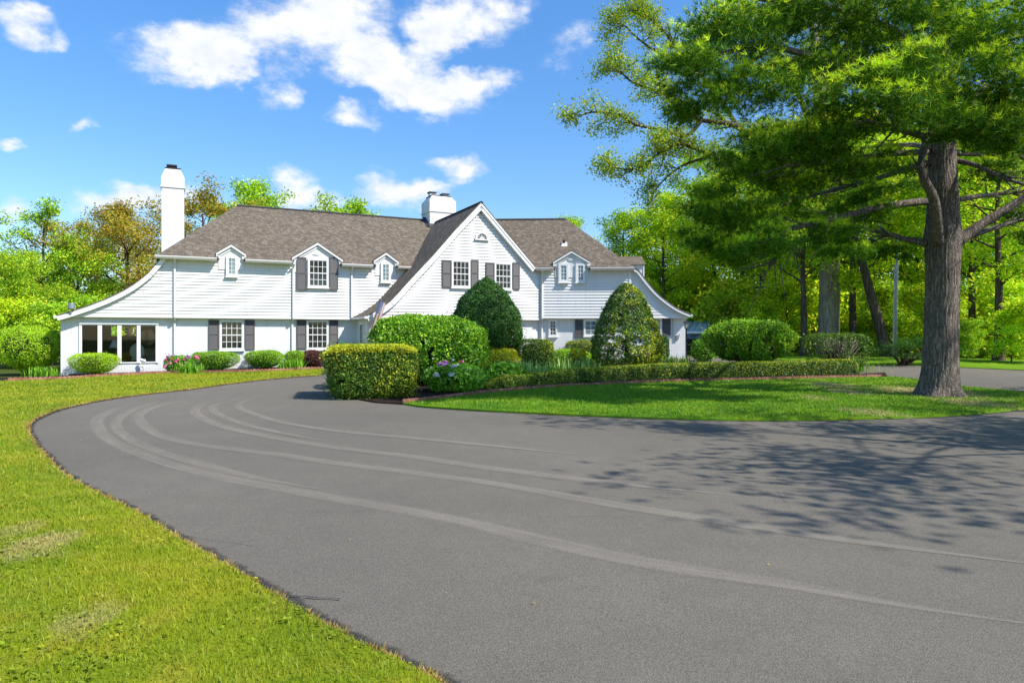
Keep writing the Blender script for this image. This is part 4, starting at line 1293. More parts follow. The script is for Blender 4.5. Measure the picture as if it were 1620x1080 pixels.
# lantern by the porch is hidden; the flag hangs from the pier
fl_root = p(A.px(581, 537, vl)[0], vl - .03, A.px(581, 537, vl)[1])
flag = empty('flag', fl_root, 'faded striped flag hanging limp from a slanted pole by the front gable', 'flag')
tip = p(A.px(605, 470, vl - 1.0)[0], vl - 1.0, A.px(605, 470, vl - 1.0)[1])
mb = MB(); mb.tube([fl_root, tip], .016, 8); mb.build('flagpole', M['pole'], flag)
mb = MB(); mb.lathe(tip - Vector((0, 0, .03)), [(0, 0), (.03, .015), (.04, .05), (.025, .085), (0, .1)], 10); mb.build('finial', M['black'], flag)
m, nt, out = new_mat('faded_flag')
uv = uvco(nt); sx = nd(nt, 'ShaderNodeSeparateXYZ', {0: uv})
st = math_n(nt, 'GREATER_THAN', math_n(nt, 'FRACT', math_n(nt, 'MULTIPLY', sx.outputs[0], 6.5)), 0.5)
col = mixc(nt, st, (0.72, 0.20, 0.17), (0.80, 0.76, 0.74))
can = math_n(nt, 'MULTIPLY', math_n(nt, 'GREATER_THAN', sx.outputs[1], 0.68), math_n(nt, 'LESS_THAN', sx.outputs[0], 0.54))
star = math_n(nt, 'GREATER_THAN', noise(nt, mapping(nt, uv, (30, 30, 1)), 1.0, 1), 0.62)
col = mixc(nt, can, col, mixc(nt, star, (0.32, 0.33, 0.46), (0.75, 0.75, 0.78)))
principled(nt, out, col, 0.85, 0, None, 0.1)
V = []; UVs = []
nu, nv_ = 14, 16
for j in range(nv_ + 1):
    t = j / nv_
    c = tip.lerp(fl_root, .05 + .72 * t)
    for i in range(nu + 1):
        s = i / nu
        drop = s * (.30 + .55 * t)
        w = Vector((A.n.x, A.n.y, 0)) * (.13 * math.sin(s * 9 + t * 2)) + Vector((A.d.x, A.d.y, 0)) * (.15 * math.cos(s * 7 + 1.2) + .05 * s)
        V.append(c + w * min(1, s * 3) - Vector((0, 0, drop)))
F = []
for j in range(nv_):
    for i in range(nu):
        a = j * (nu + 1) + i; F.append((a, a + 1, a + nu + 2, a + nu + 1))
uvs = []
for f in F:
    for q in f: uvs.append(((q % (nu + 1)) / nu, 1 - (q // (nu + 1)) / nv_))
np_mesh('flag_cloth', [tuple(q) for q in V], F, m, flag, True, uvs)

# --- right wing -----------------------------------------------------------
pB = B.p
JB = 2.57
SB_PX = [(1003, 420.5), (1010, 429.5), (1017, 438.5), (1026, 450), (1035.5, 461), (1044.5, 469.5), (1054, 477), (1063, 483.5), (1072, 489), (1082, 493.8), (1092.5, 498)]
SB = [B.px(x, y, 0) for x, y in SB_PX]
SB[0] = (SB[0][0], EAVE)
print('right swoop', SB[0], SB[-1])
siding(B, 0.0, lambda z: -.02, lambda z: interp([(u - .06, z_ - .05) for u, z_ in SB], 1, 0, z) if z < EAVE else SB[0][0], JB, EAVE, 'siding_wall', M['siding'])
uc = B.px(997, 450, -.05)[0]
mb = MB(); mb.fbox(B, uc - .06, uc + .06, -.055, .0, JB, EAVE - .05); mb.build('corner_board', M['trim'], house)
mb = MB(); mb.fbox(B, 0, SB[-1][0] - .15, -.034, .252, JB - .035, JB - .001); mb.build('soffit', M['trim'], house)
uE = B.px(1086, 530, .25)[0]
mb = MB()
brick(mb, B, -.1, uE, .25, -.1, JB)
brick_n(mb, B, uE, .25, 8.2, -.1, JB)
brick(mb, B, -3, uE, 8.2, -.1, JB)
brick(mb, B, -3, 4.6, 8.2, JB, EAVE)
mb.build('brick_wall', M['brick'], house)
rB = (1.41, 4.0)
RB = 8.38
eR = SB[0][0] + .02
ub = lambda x: B.px(x, 422, -.36)[0]
roofB = roof_part('roof', [
    *eave_strips(B, [(-.6, ub(877.5)), (ub(931), eR)], (RB - EAVE) / 4.36, (-4.0, rB[1], RB), (rB[0], rB[1], RB), 0),
    [pB(eR, -.36, EAVE), pB(eR, 8.36, EAVE), pB(rB[0], rB[1], RB)],
    [pB(eR, 8.36, EAVE), pB(-4, 8.36, EAVE), pB(-4, rB[1], RB), pB(rB[0], rB[1], RB)],
    [pB(-.6, .02, EAVE - .04), pB(-4, 8.36, EAVE - .04), pB(eR, 8.36, EAVE - .04), pB(eR, .02, EAVE - .04)]])
mb = MB(); capline(mb, pB(-4, rB[1], RB + .01), pB(rB[0], rB[1], RB + .01)); mb.build('ridge_cap', M['ridge'], roofB)
ub = lambda x: B.px(x, 422, -.36)[0]
gutter(B, [(ub(848), ub(876)), (ub(934), ub(1004))])
mb = MB(); tr = MB()
for (a, b) in zip(SB, SB[1:]):
    (ua, za), (ub_, zb) = a, b
    mb.poly([pB(ua, -.2, za + th), pB(ub_, -.2, zb + th), pB(ub_, 8.3, zb + th), pB(ua, 8.3, za + th)])
    mb.poly([pB(ua, -.2, za + th), pB(ua, -.2, za + .005), pB(ub_, -.2, zb + .005), pB(ub_, -.2, zb + th)])
    mb.poly([pB(ua, -.2, za - .02), pB(ua, 8.3, za - .02), pB(ub_, 8.3, zb - .02), pB(ub_, -.2, zb - .02)])
    t = Vector((ub_ - ua, zb - za)).normalized(); n = Vector((-t.y, t.x)); n = n if n.y < 0 else -n
    wa = .13
    A2, B2 = (ua + n.x * wa, za + n.y * wa), (ub_ + n.x * wa, zb + n.y * wa)
    tr.hexa([pB(ua, -.19, za), pB(ub_, -.19, zb), pB(ub_, -.045, zb), pB(ua, -.045, za), pB(A2[0], -.19, A2[1]), pB(B2[0], -.19, B2[1]), pB(B2[0], -.045, B2[1]), pB(A2[0], -.045, A2[1])])
mb.build('end_roof', M['shingle'], house)
tr.build('rake_board', M['trim'], house)
mb = MB(); (ue, ze) = SB[-1]
mb.fbox(B, ue - .02, ue + .08, -.2, 8.3, ze - .09, ze + .02); mb.build('gutter', M['gutter'], house)
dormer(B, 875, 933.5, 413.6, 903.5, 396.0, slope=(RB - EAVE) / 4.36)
rosette(B, 903.5, 410.5, -.05, .22, .11)
for a, b in ((887, 896), (914, 922.6)):
    window(B, -.05, a, b, 420.3, 443.5, 2, 4, 'pane_curtain', .11, False)
window(B, .25, 870.2, 879.2, 507.5, 530, 2, 4, 'pane', .08, False)
shutter(B, .27, 909.5, 922, 505.5, 534)
window(B, .25, 925.5, 962, 507.5, 529.5, 4, 3, 'pane_curtain', .07, False)
window(B, .25, 1012, 1044.5, 504, 530, 4, 3, 'pane_curtain', .07, False)
shutter(B, .27, 1047.7, 1060.7, 501.5, 531)
u = B.px(858, 450, -.1)[0]
downspout([pB(u, -.36, EAVE - .06), pB(u, -.085, EAVE - .22), pB(u, -.085, JB - .02), pB(u - .02, .19, JB - .2), pB(u - .02, .19, .05)])
# meter and conduit
mu, mz = B.px(1071.5, 533, .25)
mb = MB(); mb.fbox(B, mu - .07, mu + .07, .15, .249, mz - .1, mz + .1); mb.tube([pB(mu, .21, mz), pB(mu - .22, .22, mz), pB(mu - .24, .22, JB - .05)], .015, 6)
mb.tube([pB(mu + .02, .21, mz - .1), pB(mu + .1, .21, mz + .05), pB(mu + .1, .21, mz + .18)], .012, 6)
mb.build('meter_box', M['galv'], house)
# roof vent
vu, vz = B.px(892.5, 386, 1.5)
vv = (vz - EAVE) / ((RB - EAVE) / 4.36) - .36
vu, vz = B.px(892.5, 386, vv); zz = EAVE + (vv + .36) * (RB - EAVE) / 4.36
c = pB(vu, vv, zz)
mb = MB(); mb.tube([c - Vector((0, 0, .1)), c + Vector((0, 0, .22))], .075, 10); vp = mb.build('vent_pipe', M['cap'], house)
mb = MB()
for k in range(1): mb.hexa([pB(vu - .16, vv - .2, zz - .13), pB(vu + .16, vv - .2, zz - .13), pB(vu + .16, vv + .12, zz + .11), pB(vu - .16, vv + .12, zz + .11), pB(vu - .09, vv - .1, zz + .02), pB(vu + .09, vv - .1, zz + .02), pB(vu + .09, vv + .08, zz + .14), pB(vu - .09, vv + .08, zz + .14)])
mb.build('vent_flashing', M['trim'], vp)
# small dormer on the far slope of the end roof
mb = MB()
du0, du1, dv0, dv1 = 3.6, B.px(1018.5, 420, 3.0)[0], 3.0, 6.0
dz = B.px(1010, 418.5, 3.0)[1]
mb.fbox(B, du0, du1, dv0, dv1, 3.6, dz)
eo = mb.build('end_dormer', M['siding'], house)
rz_ = dz + .62
mb = MB()
mb.poly([pB(du0, dv0 - .12, dz), pB(du1 + .1, dv0 - .12, dz), pB(du1 + .1, 4.5, rz_), pB(du0, 4.5, rz_)])
mb.poly([pB(du1 + .1, dv1 + .12, dz), pB(du0, dv1 + .12, dz), pB(du0, 4.5, rz_), pB(du1 + .1, 4.5, rz_)])
mb.poly([pB(du1 + .02, dv0 - .1, dz - .02), pB(du1 + .02, dv1 + .1, dz - .02), pB(du1 + .02, 4.5, rz_ - .02)])
mb.build('dormer_roof', M['shingle'], eo)
mb = MB(); mb.fbox(B, du1 - .04, du1 + .03, dv0 - .03, dv0 + .06, 3.6, dz - .01); mb.build('corner_board', M['trim'], eo)

# ------------------------------------------------------------------ things in the sunroom
def lamp_and_chair():
    c = A.p(A.px(183, 540, 1.8)[0], 1.8, .14)
    t = empty('side_table', c, 'round dark table with a lamp behind the sunroom glass', 'table')
    mb = MB(); mb.lathe(c, [(0, .58), (.3, .58), (.3, .62), (0, .62)], 18); mb.build('table_top', M['wood'], t)
    mb = MB(); mb.lathe(c, [(.16, 0), (.16, .03), (.04, .06), (.04, .57)], 10); mb.build('leg', M['wood'], t)
    l = empty('table_lamp', c + Vector((0, 0, .62)), 'table lamp with a pale cone shade behind the sunroom glass', 'lamp')
    k = c + Vector((0, 0, .62))
    mb = MB(); mb.lathe(k, [(.09, 0), (.09, .02), (.05, .05), (.08, .18), (.05, .3), (.02, .36), (.02, .46)], 12, ); mb.build('lamp_base', M['wood'], l, True)
    mb = MB(); mb.lathe(k, [(.27, .34), (.13, .70)], 20); mb.build('lamp_shade', M['lampshade'], l, True)
    # cane chair seen from behind
    c = A.p(A.px(217, 560, 1.15)[0], 1.15, .14)
    t = empty('dining_chair', c, 'cream oval backed chair behind the sunroom glass', 'chair')
    a, n = A.d.to_3d(), A.n.to_3d(); z = Vector((0, 0, 1))
    mb = MB(); ring = []
    for i in range(25):
        q = 2 * math.pi * i / 24
        ring.append(c + a * (.27 * math.cos(q)) + z * (.80 + .34 * math.sin(q)) - n * (.05 * math.sin(q)))
    mb.tube(ring, .028, 6, False); mb.build('back_frame', M['cream'], t, True)
    mb = MB(); mb.poly([r_ for r_ in ring[:-1]]); mb.build('backrest', M['cream'], t)
    mb = MB(); mb.hexa([c - a * .24 + n * .0 + z * .4, c + a * .24 + z * .4, c + a * .27 + n * .5 + z * .4, c - a * .27 + n * .5 + z * .4, c - a * .24 + z * .48, c + a * .24 + z * .48, c + a * .27 + n * .5 + z * .48, c - a * .27 + n * .5 + z * .48]); mb.build('seat', M['cream'], t, bevel=.02)
    for su in (-1, 1):
        for sv in (.03, .46):
            mb = MB(); mb.tube([c + a * su * .21 + n * sv + z * .4, c + a * su * .23 + n * sv], [.022, .015], 6); mb.build('leg', M['cream'], t)
    # dark armchair
    c = A.p(A.px(201, 550, 2.6)[0], 2.6, .14)
    t = empty('armchair', c, 'dark high backed armchair deep inside the sunroom', 'armchair')
    mb = MB(); q = lambda x, y, h: c + a * x + n * y + z * h
    def bx(mb, x0, x1, y0, y1, h0, h1): mb.hexa([q(x0, y0, h0), q(x1, y0, h0), q(x1, y1, h0), q(x0, y1, h0), q(x0, y0, h1), q(x1, y0, h1), q(x1, y1, h1), q(x0, y1, h1)])
    bx(mb, -.42, .42, -.12, .1, .25, 1.5); mb.build('backrest', M['darkfabric'], t, True, .06)
    mb = MB(); bx(mb, -.34, .34, .11, .75, .25, .5); mb.build('seat', M['darkfabric'], t, True, .05)
    for s in (-1, 1):
        mb = MB(); bx(mb, s * .42 - .08, s * .42 + .08, .11, .75, .2, .68); mb.build('armrest', M['darkfabric'], t, True, .04)
    # chest by the wall
    c = A.p(A.px(236, 560, 3.9)[0], 3.95, .14)
    t = empty('sideboard', c, 'pale sideboard standing under the round mirror in the sunroom', 'sideboard')
    mb = MB(); bx(mb, -.55, .55, -.2, .25, .08, .86); mb.build('body', M['cream'], t)
    mb = MB(); bx(mb, -.6, .6, -.24, .28, .861, .9); mb.build('table_top', M['cream'], t)
    for s in (-.27, .27):
        mb = MB(); bx(mb, s - .25, s + .25, -.222, -.203, .14, .8); mb.build('door', M['cream'], t)
    # round mirror
    c = A.p(A.px(233.5, 540, 4.56)[0], 4.56, A.px(233.5, 534, 4.56)[1])
    t = empty('mirror', c, 'round dark framed mirror on the back wall of the sunroom', 'mirror')
    mb = MB(); mb.tube([c + a * (.40 * math.cos(x)) + z * (.47 * math.sin(x)) for x in [2 * math.pi * i / 28 for i in range(29)]], .07, 8, False); mb.build('mirror_frame', M['wood'], t, True)
    mb = MB(); mb.poly([c + n * .01 + a * (.36 * math.cos(x)) + z * (.43 * math.sin(x)) for x in [2 * math.pi * i / 28 for i in range(28)]]); mb.build('mirror_glass', M['pane_curtain'], t)
lamp_and_chair()
# ------------------------------------------------------------------ foliage tools
def unit(v):
    return v / np.maximum(1e-9, np.linalg.norm(v, axis=-1, keepdims=True))

def leaf_quads(P, Nr, size, aspect, rng, spread=1.0, up=0.0, fold=0.0):
    m = len(P)
    n = unit(Nr + rng.normal(0, spread, (m, 3)) + np.array([0, 0, up]))
    t = unit(np.cross(n, rng.normal(0, 1, (m, 3))))
    b = np.cross(n, t)
    s = (np.asarray(size) * rng.uniform(0.65, 1.25, m))[:, None] / 2
    V = np.stack([P - t * s, P - b * s * aspect + t * s * .1, P + t * s, P + b * s * aspect + t * s * .1], 1)
    return V

def leaves(name, P, Nr, size, mat, parent, rng, aspect=.55, spread=1.0, up=0.3):
    V = leaf_quads(P, Nr, size, aspect, rng, spread, up)
    m = len(P)
    return np_mesh(name, V, np.arange(m * 4).reshape(m, 4), mat, parent)

def super_pts(n, a, b, c, p, rng):
    """points and normals on a rounded box with half sizes a, b, c"""
    area = np.array([b * c, b * c, a * c, a * c, a * b, a * b]); face = rng.choice(6, n, p=area / area.sum())
    q = rng.uniform(-1, 1, (n, 3))
    ax = face // 2; sg = np.where(face % 2 == 0, 1.0, -1.0)
    q[np.arange(n), ax] = sg
    r = (np.abs(q) ** p).sum(1) ** (-1.0 / p)
    d = q * r[:, None]
    nr = unit(np.sign(d) * np.abs(d) ** (p - 1) / np.array([a, b, c]))
    return d, nr

def lumps(d, k, seed):
    r = np.random.default_rng(seed)
    s = np.zeros(len(d))
    for i in range(7):
        w = r.normal(0, k * (1 + .45 * i), 3)
        s += np.sin(d @ w + r.uniform(0, 6.28)) / (1 + .45 * i)
    return s / 2.6

def shrub(name, label, cat, c, a, b, z1, mat, n, size, p=3.0, z0=None, rz=0.0, shell=.16, lump=.09, taper=1.0, new=None, stems=0, stem_h=.5, bare=0.0, core=True, seed=1, group=None, aspect=.55, stem_mat='twig', lk=4.0, gap=0.16, root=None):
    """c: (x, y) of its foot; z1: top; new: (material, share of leaves, from height fraction); bare: fraction of the height without leaves"""
    rng = np.random.default_rng(seed)
    gz = g(c[0], c[1])
    if root is None:
        root = empty(name, (c[0], c[1], gz), label, cat, group)
    zb = gz if z0 is None else z0
    zb = zb + bare * (z1 - zb)
    hc = (z1 - zb) / 2; zc = (z1 + zb) / 2
    rot = np.array([[math.cos(rz), -math.sin(rz), 0], [math.sin(rz), math.cos(rz), 0], [0, 0, 1]])
    def place(d, k):
        h = (d[:, 2] + 1) / 2
        tp = taper + (1 - taper) * np.clip(h * 1.6, 0, 1)
        q = d * np.array([a, b, hc]) * k[:, None]
        q[:, :2] *= tp[:, None]
        return q @ rot.T + np.array([c[0], c[1], zc])
    def batch(n, mat, nm, hmin, shrink, patch=None):
        d, nr = super_pts(n, a, b, hc, p, rng)
        lm = lumps(d * np.array([a, b, hc]) , lk, seed + 5)
        keep = ((d[:, 2] + 1) / 2 + rng.normal(0, .06, n)) >= hmin
        if gap > 0:
            g2 = lumps(d * np.array([a, b, hc]), lk * 1.6, seed + 9)
            keep &= g2 > (-1.0 + gap * (1.0 - .6 * (d[:, 2] + 1) / 2))
        if patch is not None:
            g3 = lumps(d * np.array([a, b, hc]), 2.1, seed + 13) + .45 * d[:, 0] - .25 * d[:, 2]
            keep &= g3 + rng.normal(0, .25, n) > patch
        d, nr, lm = d[keep], nr[keep], lm[keep]
        k = 1 + lump * lm - rng.exponential(shell * .35, len(d)) / max(.35, min(a, b, hc)) * .8 - shrink
        k += np.abs(rng.normal(0, .012, len(d)))
        stray = rng.uniform(0, 1, len(d)) < .035
        k[stray] += rng.uniform(.02, .13, stray.sum()) / max(.5, min(a, b, hc))
        P = place(d, np.clip(k, .35, 2))
        P[:, 2] = np.maximum(P[:, 2], gz + .03)
        return leaves(nm, P, nr @ rot.T, size, mat, root, rng, aspect)
    f0 = batch(n, M[mat], 'foliage', -1, 0)
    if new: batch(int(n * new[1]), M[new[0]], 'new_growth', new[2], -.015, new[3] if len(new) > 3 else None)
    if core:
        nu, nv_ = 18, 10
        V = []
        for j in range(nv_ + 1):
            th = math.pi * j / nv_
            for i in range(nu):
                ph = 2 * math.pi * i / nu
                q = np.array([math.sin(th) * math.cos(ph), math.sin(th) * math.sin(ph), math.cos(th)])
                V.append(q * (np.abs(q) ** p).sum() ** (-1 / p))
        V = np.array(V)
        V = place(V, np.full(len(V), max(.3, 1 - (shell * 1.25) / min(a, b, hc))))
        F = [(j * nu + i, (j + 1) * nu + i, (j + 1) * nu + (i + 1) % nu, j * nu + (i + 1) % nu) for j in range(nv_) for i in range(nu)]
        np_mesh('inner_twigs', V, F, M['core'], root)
    if stems:
        mb = MB(); r = random.Random(seed)
        for s in range(stems):
            a0 = r.uniform(0, 6.28); r0 = r.uniform(.02, .22)
            base = Vector((c[0] + math.cos(a0) * r0 * a, c[1] + math.sin(a0) * r0 * b, gz - .03))
            a1 = a0 + r.uniform(-.6, .6); r1 = r.uniform(.35, .85)
            dx, dy = math.cos(a1) * r1 * a, math.sin(a1) * r1 * b
            end = Vector((c[0] + dx * math.cos(rz) - dy * math.sin(rz), c[1] + dx * math.sin(rz) + dy * math.cos(rz), zb + (z1 - zb) * stem_h * r.uniform(.7, 1.1)))
            m = base.lerp(end, .5) + Vector((r.uniform(-.06, .06), r.uniform(-.06, .06), .08))
            rr = r.uniform(.012, .028) * (1 if a < 2.2 else 1.3)
            mb.tube([base, m, end], [rr * 1.5, rr, rr * .5], 5)
        mb.build('stems', M[stem_mat], root, True)
    return root

def bush_px(name, label, cat, x0, x1, ytop, ybase, depth, mat, n, size, **kw):
    """a shrub that spans x0..x1 and ytop..ybase of the photograph, `depth` metres deep"""
    q = ground_pt((x0 + x1) / 2, ybase)
    yc = q.y + depth / 2 * kw.pop('front', .8)
    if kw.pop('by_house', False):
        u, _ = A.px((x0 + x1) / 2, ybase, .1 - depth / 2)
        yc = A.p(u, .1 - depth / 2, 0).y
    xc = ((x0 + x1) / 2 - CXP) / FOC * yc
    a = (x1 - x0) / 2 / FOC * yc
    z1 = CAMZ + (HYP - ytop) / FOC * yc
    return shrub(name, label, cat, (xc, yc), a, depth / 2, z1, mat, n, size, **kw)

def strap_clump(name, label, cat, c, n, h, w, spread, mats, seed=1, group=None, arch=.5, root=None, part='foliage', up0=.0):
    """arching strap leaves from one foot"""
    rng = np.random.default_rng(seed)
    gz = g(c[0], c[1])
    if root is None: root = empty(name, (c[0], c[1], gz), label, cat, group)
    for mi, (mat, share) in enumerate(mats):
        m = int(n * share)
        az = rng.uniform(0, 2 * np.pi, m); out = np.column_stack([np.cos(az), np.sin(az), np.zeros(m)])
        r0 = rng.uniform(0, 1, m)[:, None] ** .5
        base = np.array([c[0], c[1], gz]) + np.column_stack([rng.normal(0, spread[0] * .5, m), rng.normal(0, spread[1] * .5, m), np.zeros(m)])
        H = h * rng.uniform(.55, 1.15, m)[:, None]
        lean = rng.uniform(.15, 1.0, m)[:, None] * arch
        side = np.column_stack([-np.sin(az), np.cos(az), np.zeros(m)]) * (w * rng.uniform(.6, 1.2, m))[:, None] / 2
        rows = []
        for t, ww in ((0, .7), (.35, 1.0), (.7, .8), (1.0, .12)):
            z = H * (t - lean * .45 * t * t * t)
            pos = base + np.column_stack([np.zeros(m), np.zeros(m), z[:, 0] + .02]) + out * (H * lean * t * t)
            rows += [pos - side * ww, pos + side * ww]
        V = np.stack(rows, 1).reshape(-1, 3)
        i = np.arange(m) * 8
        F = np.concatenate([np.stack([i + 2 * k, i + 2 * k + 1, i + 2 * k + 3, i + 2 * k + 2], 1) for k in range(3)])
        np_mesh(part if mi == 0 else 'pale_foliage', V, F, M[mat], root)
    return root

def blossom(parent, c, r, mat, n=46, seed=1):
    rng = np.random.default_rng(seed)
    d = unit(rng.normal(0, 1, (n, 3))); d[:, 2] = np.abs(d[:, 2]) * 1.0 - .25
    P = np.array(c) + d * r * rng.uniform(.45, 1.0, n)[:, None]
    V = leaf_quads(P, d, r * .85, .75, rng, .45)
    return np_mesh('flower', V, np.arange(n * 4).reshape(n, 4), M[mat], parent)

# ------------------------------------------------------------------ planting along the house
sh = bush_px('shrub', 'big rounded bright green shrub left of the sunroom', 'shrub', -6, 95, 515.5, 594, 2.5, 'lime', 24000, .065, p=2.2, shell=.22, lump=.06, stems=9, bare=.08, taper=.7, seed=21)
strap_clump('daylily', 'low green clump at the foot of the big round shrub', 'plant', ground_pt(70, 596).to_2d(), 240, .45, .03, (.55, .4), [('fern', 1)], 22, arch=.7)
def low(label, x0, x1, yt, yb, mat, seed, depth=1.1, n=11000, size=.045, **kw):
    kw.setdefault('p', 2.9)
    kw.setdefault('name', 'shrub')
    kw.setdefault('bare', .10)
    kw.setdefault('taper', .72)
    kw.setdefault('stems', 10)
    nm = kw.pop('name')
    kw.setdefault('by_house', True)
    return bush_px(nm, label, kw.pop('cat', 'shrub'), x0, x1, yt, yb, depth, mat, n, size, seed=seed, shell=.12, lump=.07, **kw)
low('clipped bright green shrub below the sunroom windows', 110.5, 189, 558.5, 594, 'lime', 31, 1.2, 14000)
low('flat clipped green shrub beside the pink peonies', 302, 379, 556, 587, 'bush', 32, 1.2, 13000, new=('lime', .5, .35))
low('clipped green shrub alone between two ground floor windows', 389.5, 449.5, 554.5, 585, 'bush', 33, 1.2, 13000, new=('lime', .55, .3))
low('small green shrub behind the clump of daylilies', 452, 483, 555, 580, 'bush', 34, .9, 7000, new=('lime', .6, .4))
low('purple leaved barberry shrub under the ground floor window', 477, 512, 553, 583.5, 'purple', 35, 1.0, 9000, .05, p=2.2, taper=.9, bare=.02, name='barberry', cat='shrub')
low('yellow green shrub half hidden by the big clipped hedge', 508, 540, 556, 584, 'gold', 36, 1.0, 7000, .05, new=('lime', .6, .0))
low('sprawling green shrub at the side of the front hedge', 545, 600, 545, 585, 'lime', 37, 1.0, 7000, .05)
strap_clump('daylily', 'arching green daylilies in front of the small shrub', 'plant', ground_pt(462, 585.5).to_2d(), 300, .55, .035, (.5, .35), [('fern', 1)], 38, arch=.8)
strap_clump('daylily', 'green daylilies at the foot of the pink peonies', 'plant', ground_pt(300, 591).to_2d(), 240, .48, .035, (.5, .35), [('fern', 1)], 39, arch=.8)
# pink peonies by the sunroom
def peony(label, x0, x1, yt, yb, depth, seed, flowers, size=.10, n=3600):
    root = bush_px('peony', label, 'flowers', x0, x1, yt, yb, depth, 'peony', n, size, p=2.2, shell=.28, lump=.12, seed=seed, aspect=.38, stems=8)
    for i, (x, y, r, mat, dy) in enumerate(flowers):
        q = root.location
        yy = q.y - depth * dy
        blossom(root, at(x, y, yy), r, mat, 46, seed * 10 + i)
    return root
F1 = [(261, 581, .10, 'pink', .5), (263, 569, .09, 'pink', .42), (267, 564, .11, 'mauve', .3), (271.5, 568.5, .09, 'pink', .38), (268.5, 575, .10, 'pink', .5), (277, 572.5, .10, 'pink', .5), (281, 569, .09, 'pink', .42), (273, 562.5, .08, 'mauve', .2), (291, 569, .07, 'pink', .35), (296.5, 565, .13, 'mauve', .3), (310.5, 565.5, .12, 'pink', .25), (288, 577, .06, 'pink', .5)]
peony('peony bush covered in pink flowers between sunroom and clipped shrub', 259, 306, 561, 589.5, 1.1, 41, F1)

# ------------------------------------------------------------------ planting on the island
# the clipped block of yew at its left end
hq = ground_pt(590, 633)
hr = R(14)
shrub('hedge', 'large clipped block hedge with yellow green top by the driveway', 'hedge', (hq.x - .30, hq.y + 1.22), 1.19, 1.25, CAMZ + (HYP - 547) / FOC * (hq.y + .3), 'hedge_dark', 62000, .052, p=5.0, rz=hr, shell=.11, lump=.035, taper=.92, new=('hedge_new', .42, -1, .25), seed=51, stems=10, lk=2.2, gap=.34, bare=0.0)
hd = [o for o in COL.objects if o.name == 'hedge'][0]
# yellow flush on its top
rng = np.random.default_rng(52)
n = 15000
q = rng.uniform(-1, 1, (n, 2)) * np.array([1.16, 1.21])
top = CAMZ + (HYP - 547) / FOC * (hq.y + .3)
rad = (np.abs(q[:, 0] / 1.18) ** 5 + np.abs(q[:, 1] / 1.23) ** 5) ** .2
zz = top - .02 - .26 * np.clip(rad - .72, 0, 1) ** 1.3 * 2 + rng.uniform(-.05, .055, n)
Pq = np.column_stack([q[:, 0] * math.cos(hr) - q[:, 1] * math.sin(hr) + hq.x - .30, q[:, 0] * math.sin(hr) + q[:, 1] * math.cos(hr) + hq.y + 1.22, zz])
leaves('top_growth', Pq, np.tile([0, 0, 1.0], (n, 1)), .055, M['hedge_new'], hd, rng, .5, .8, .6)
shrub('hedge', 'dark lower hedge hanging over the driveway beside the yellow topped block', 'hedge', ground_pt(541, 614).to_2d() + Vector((.10, .25)), .55, 1.35, 1.02, 'hedge_dark', 14000, .05, p=2.6, rz=R(14), shell=.14, lump=.08, taper=.8, seed=53)
# broad euonymus behind it
bush_px('bush', 'broad green leafy bush behind the yellow topped hedge', 'bush', 591, 771, 500, 612, 2.6, 'bush', 52000, .085, p=3.1, shell=.34, lump=.085, taper=.93, stems=26, stem_h=.6, seed=61, bare=.03, gap=.34, new=('lime', .18, .25), lk=2.4)
# peonies in front of it
F2 = [(696.5, 576.5, .105, 'mauve', .25), (705.3, 575.5, .115, 'mauve', .2), (730.5, 572.2, .075, 'pink', .1), (717.5, 580.5, .10, 'white_petal', .3), (723.5, 578.5, .085, 'white_petal', .2), (690, 594, .10, 'white_petal', .5), (714.7, 593.3, .10, 'white_petal', .5), (716.5, 569.5, .045, 'white_petal', 0), (682, 581.5, .035, 'white_petal', .2), (685, 567, .035, 'white_petal', 0)]
peony('peony plants with white and mauve blooms beside the clipped hedge', 668, 770, 576, 623, 1.7, 62, F2, .135, 5200)
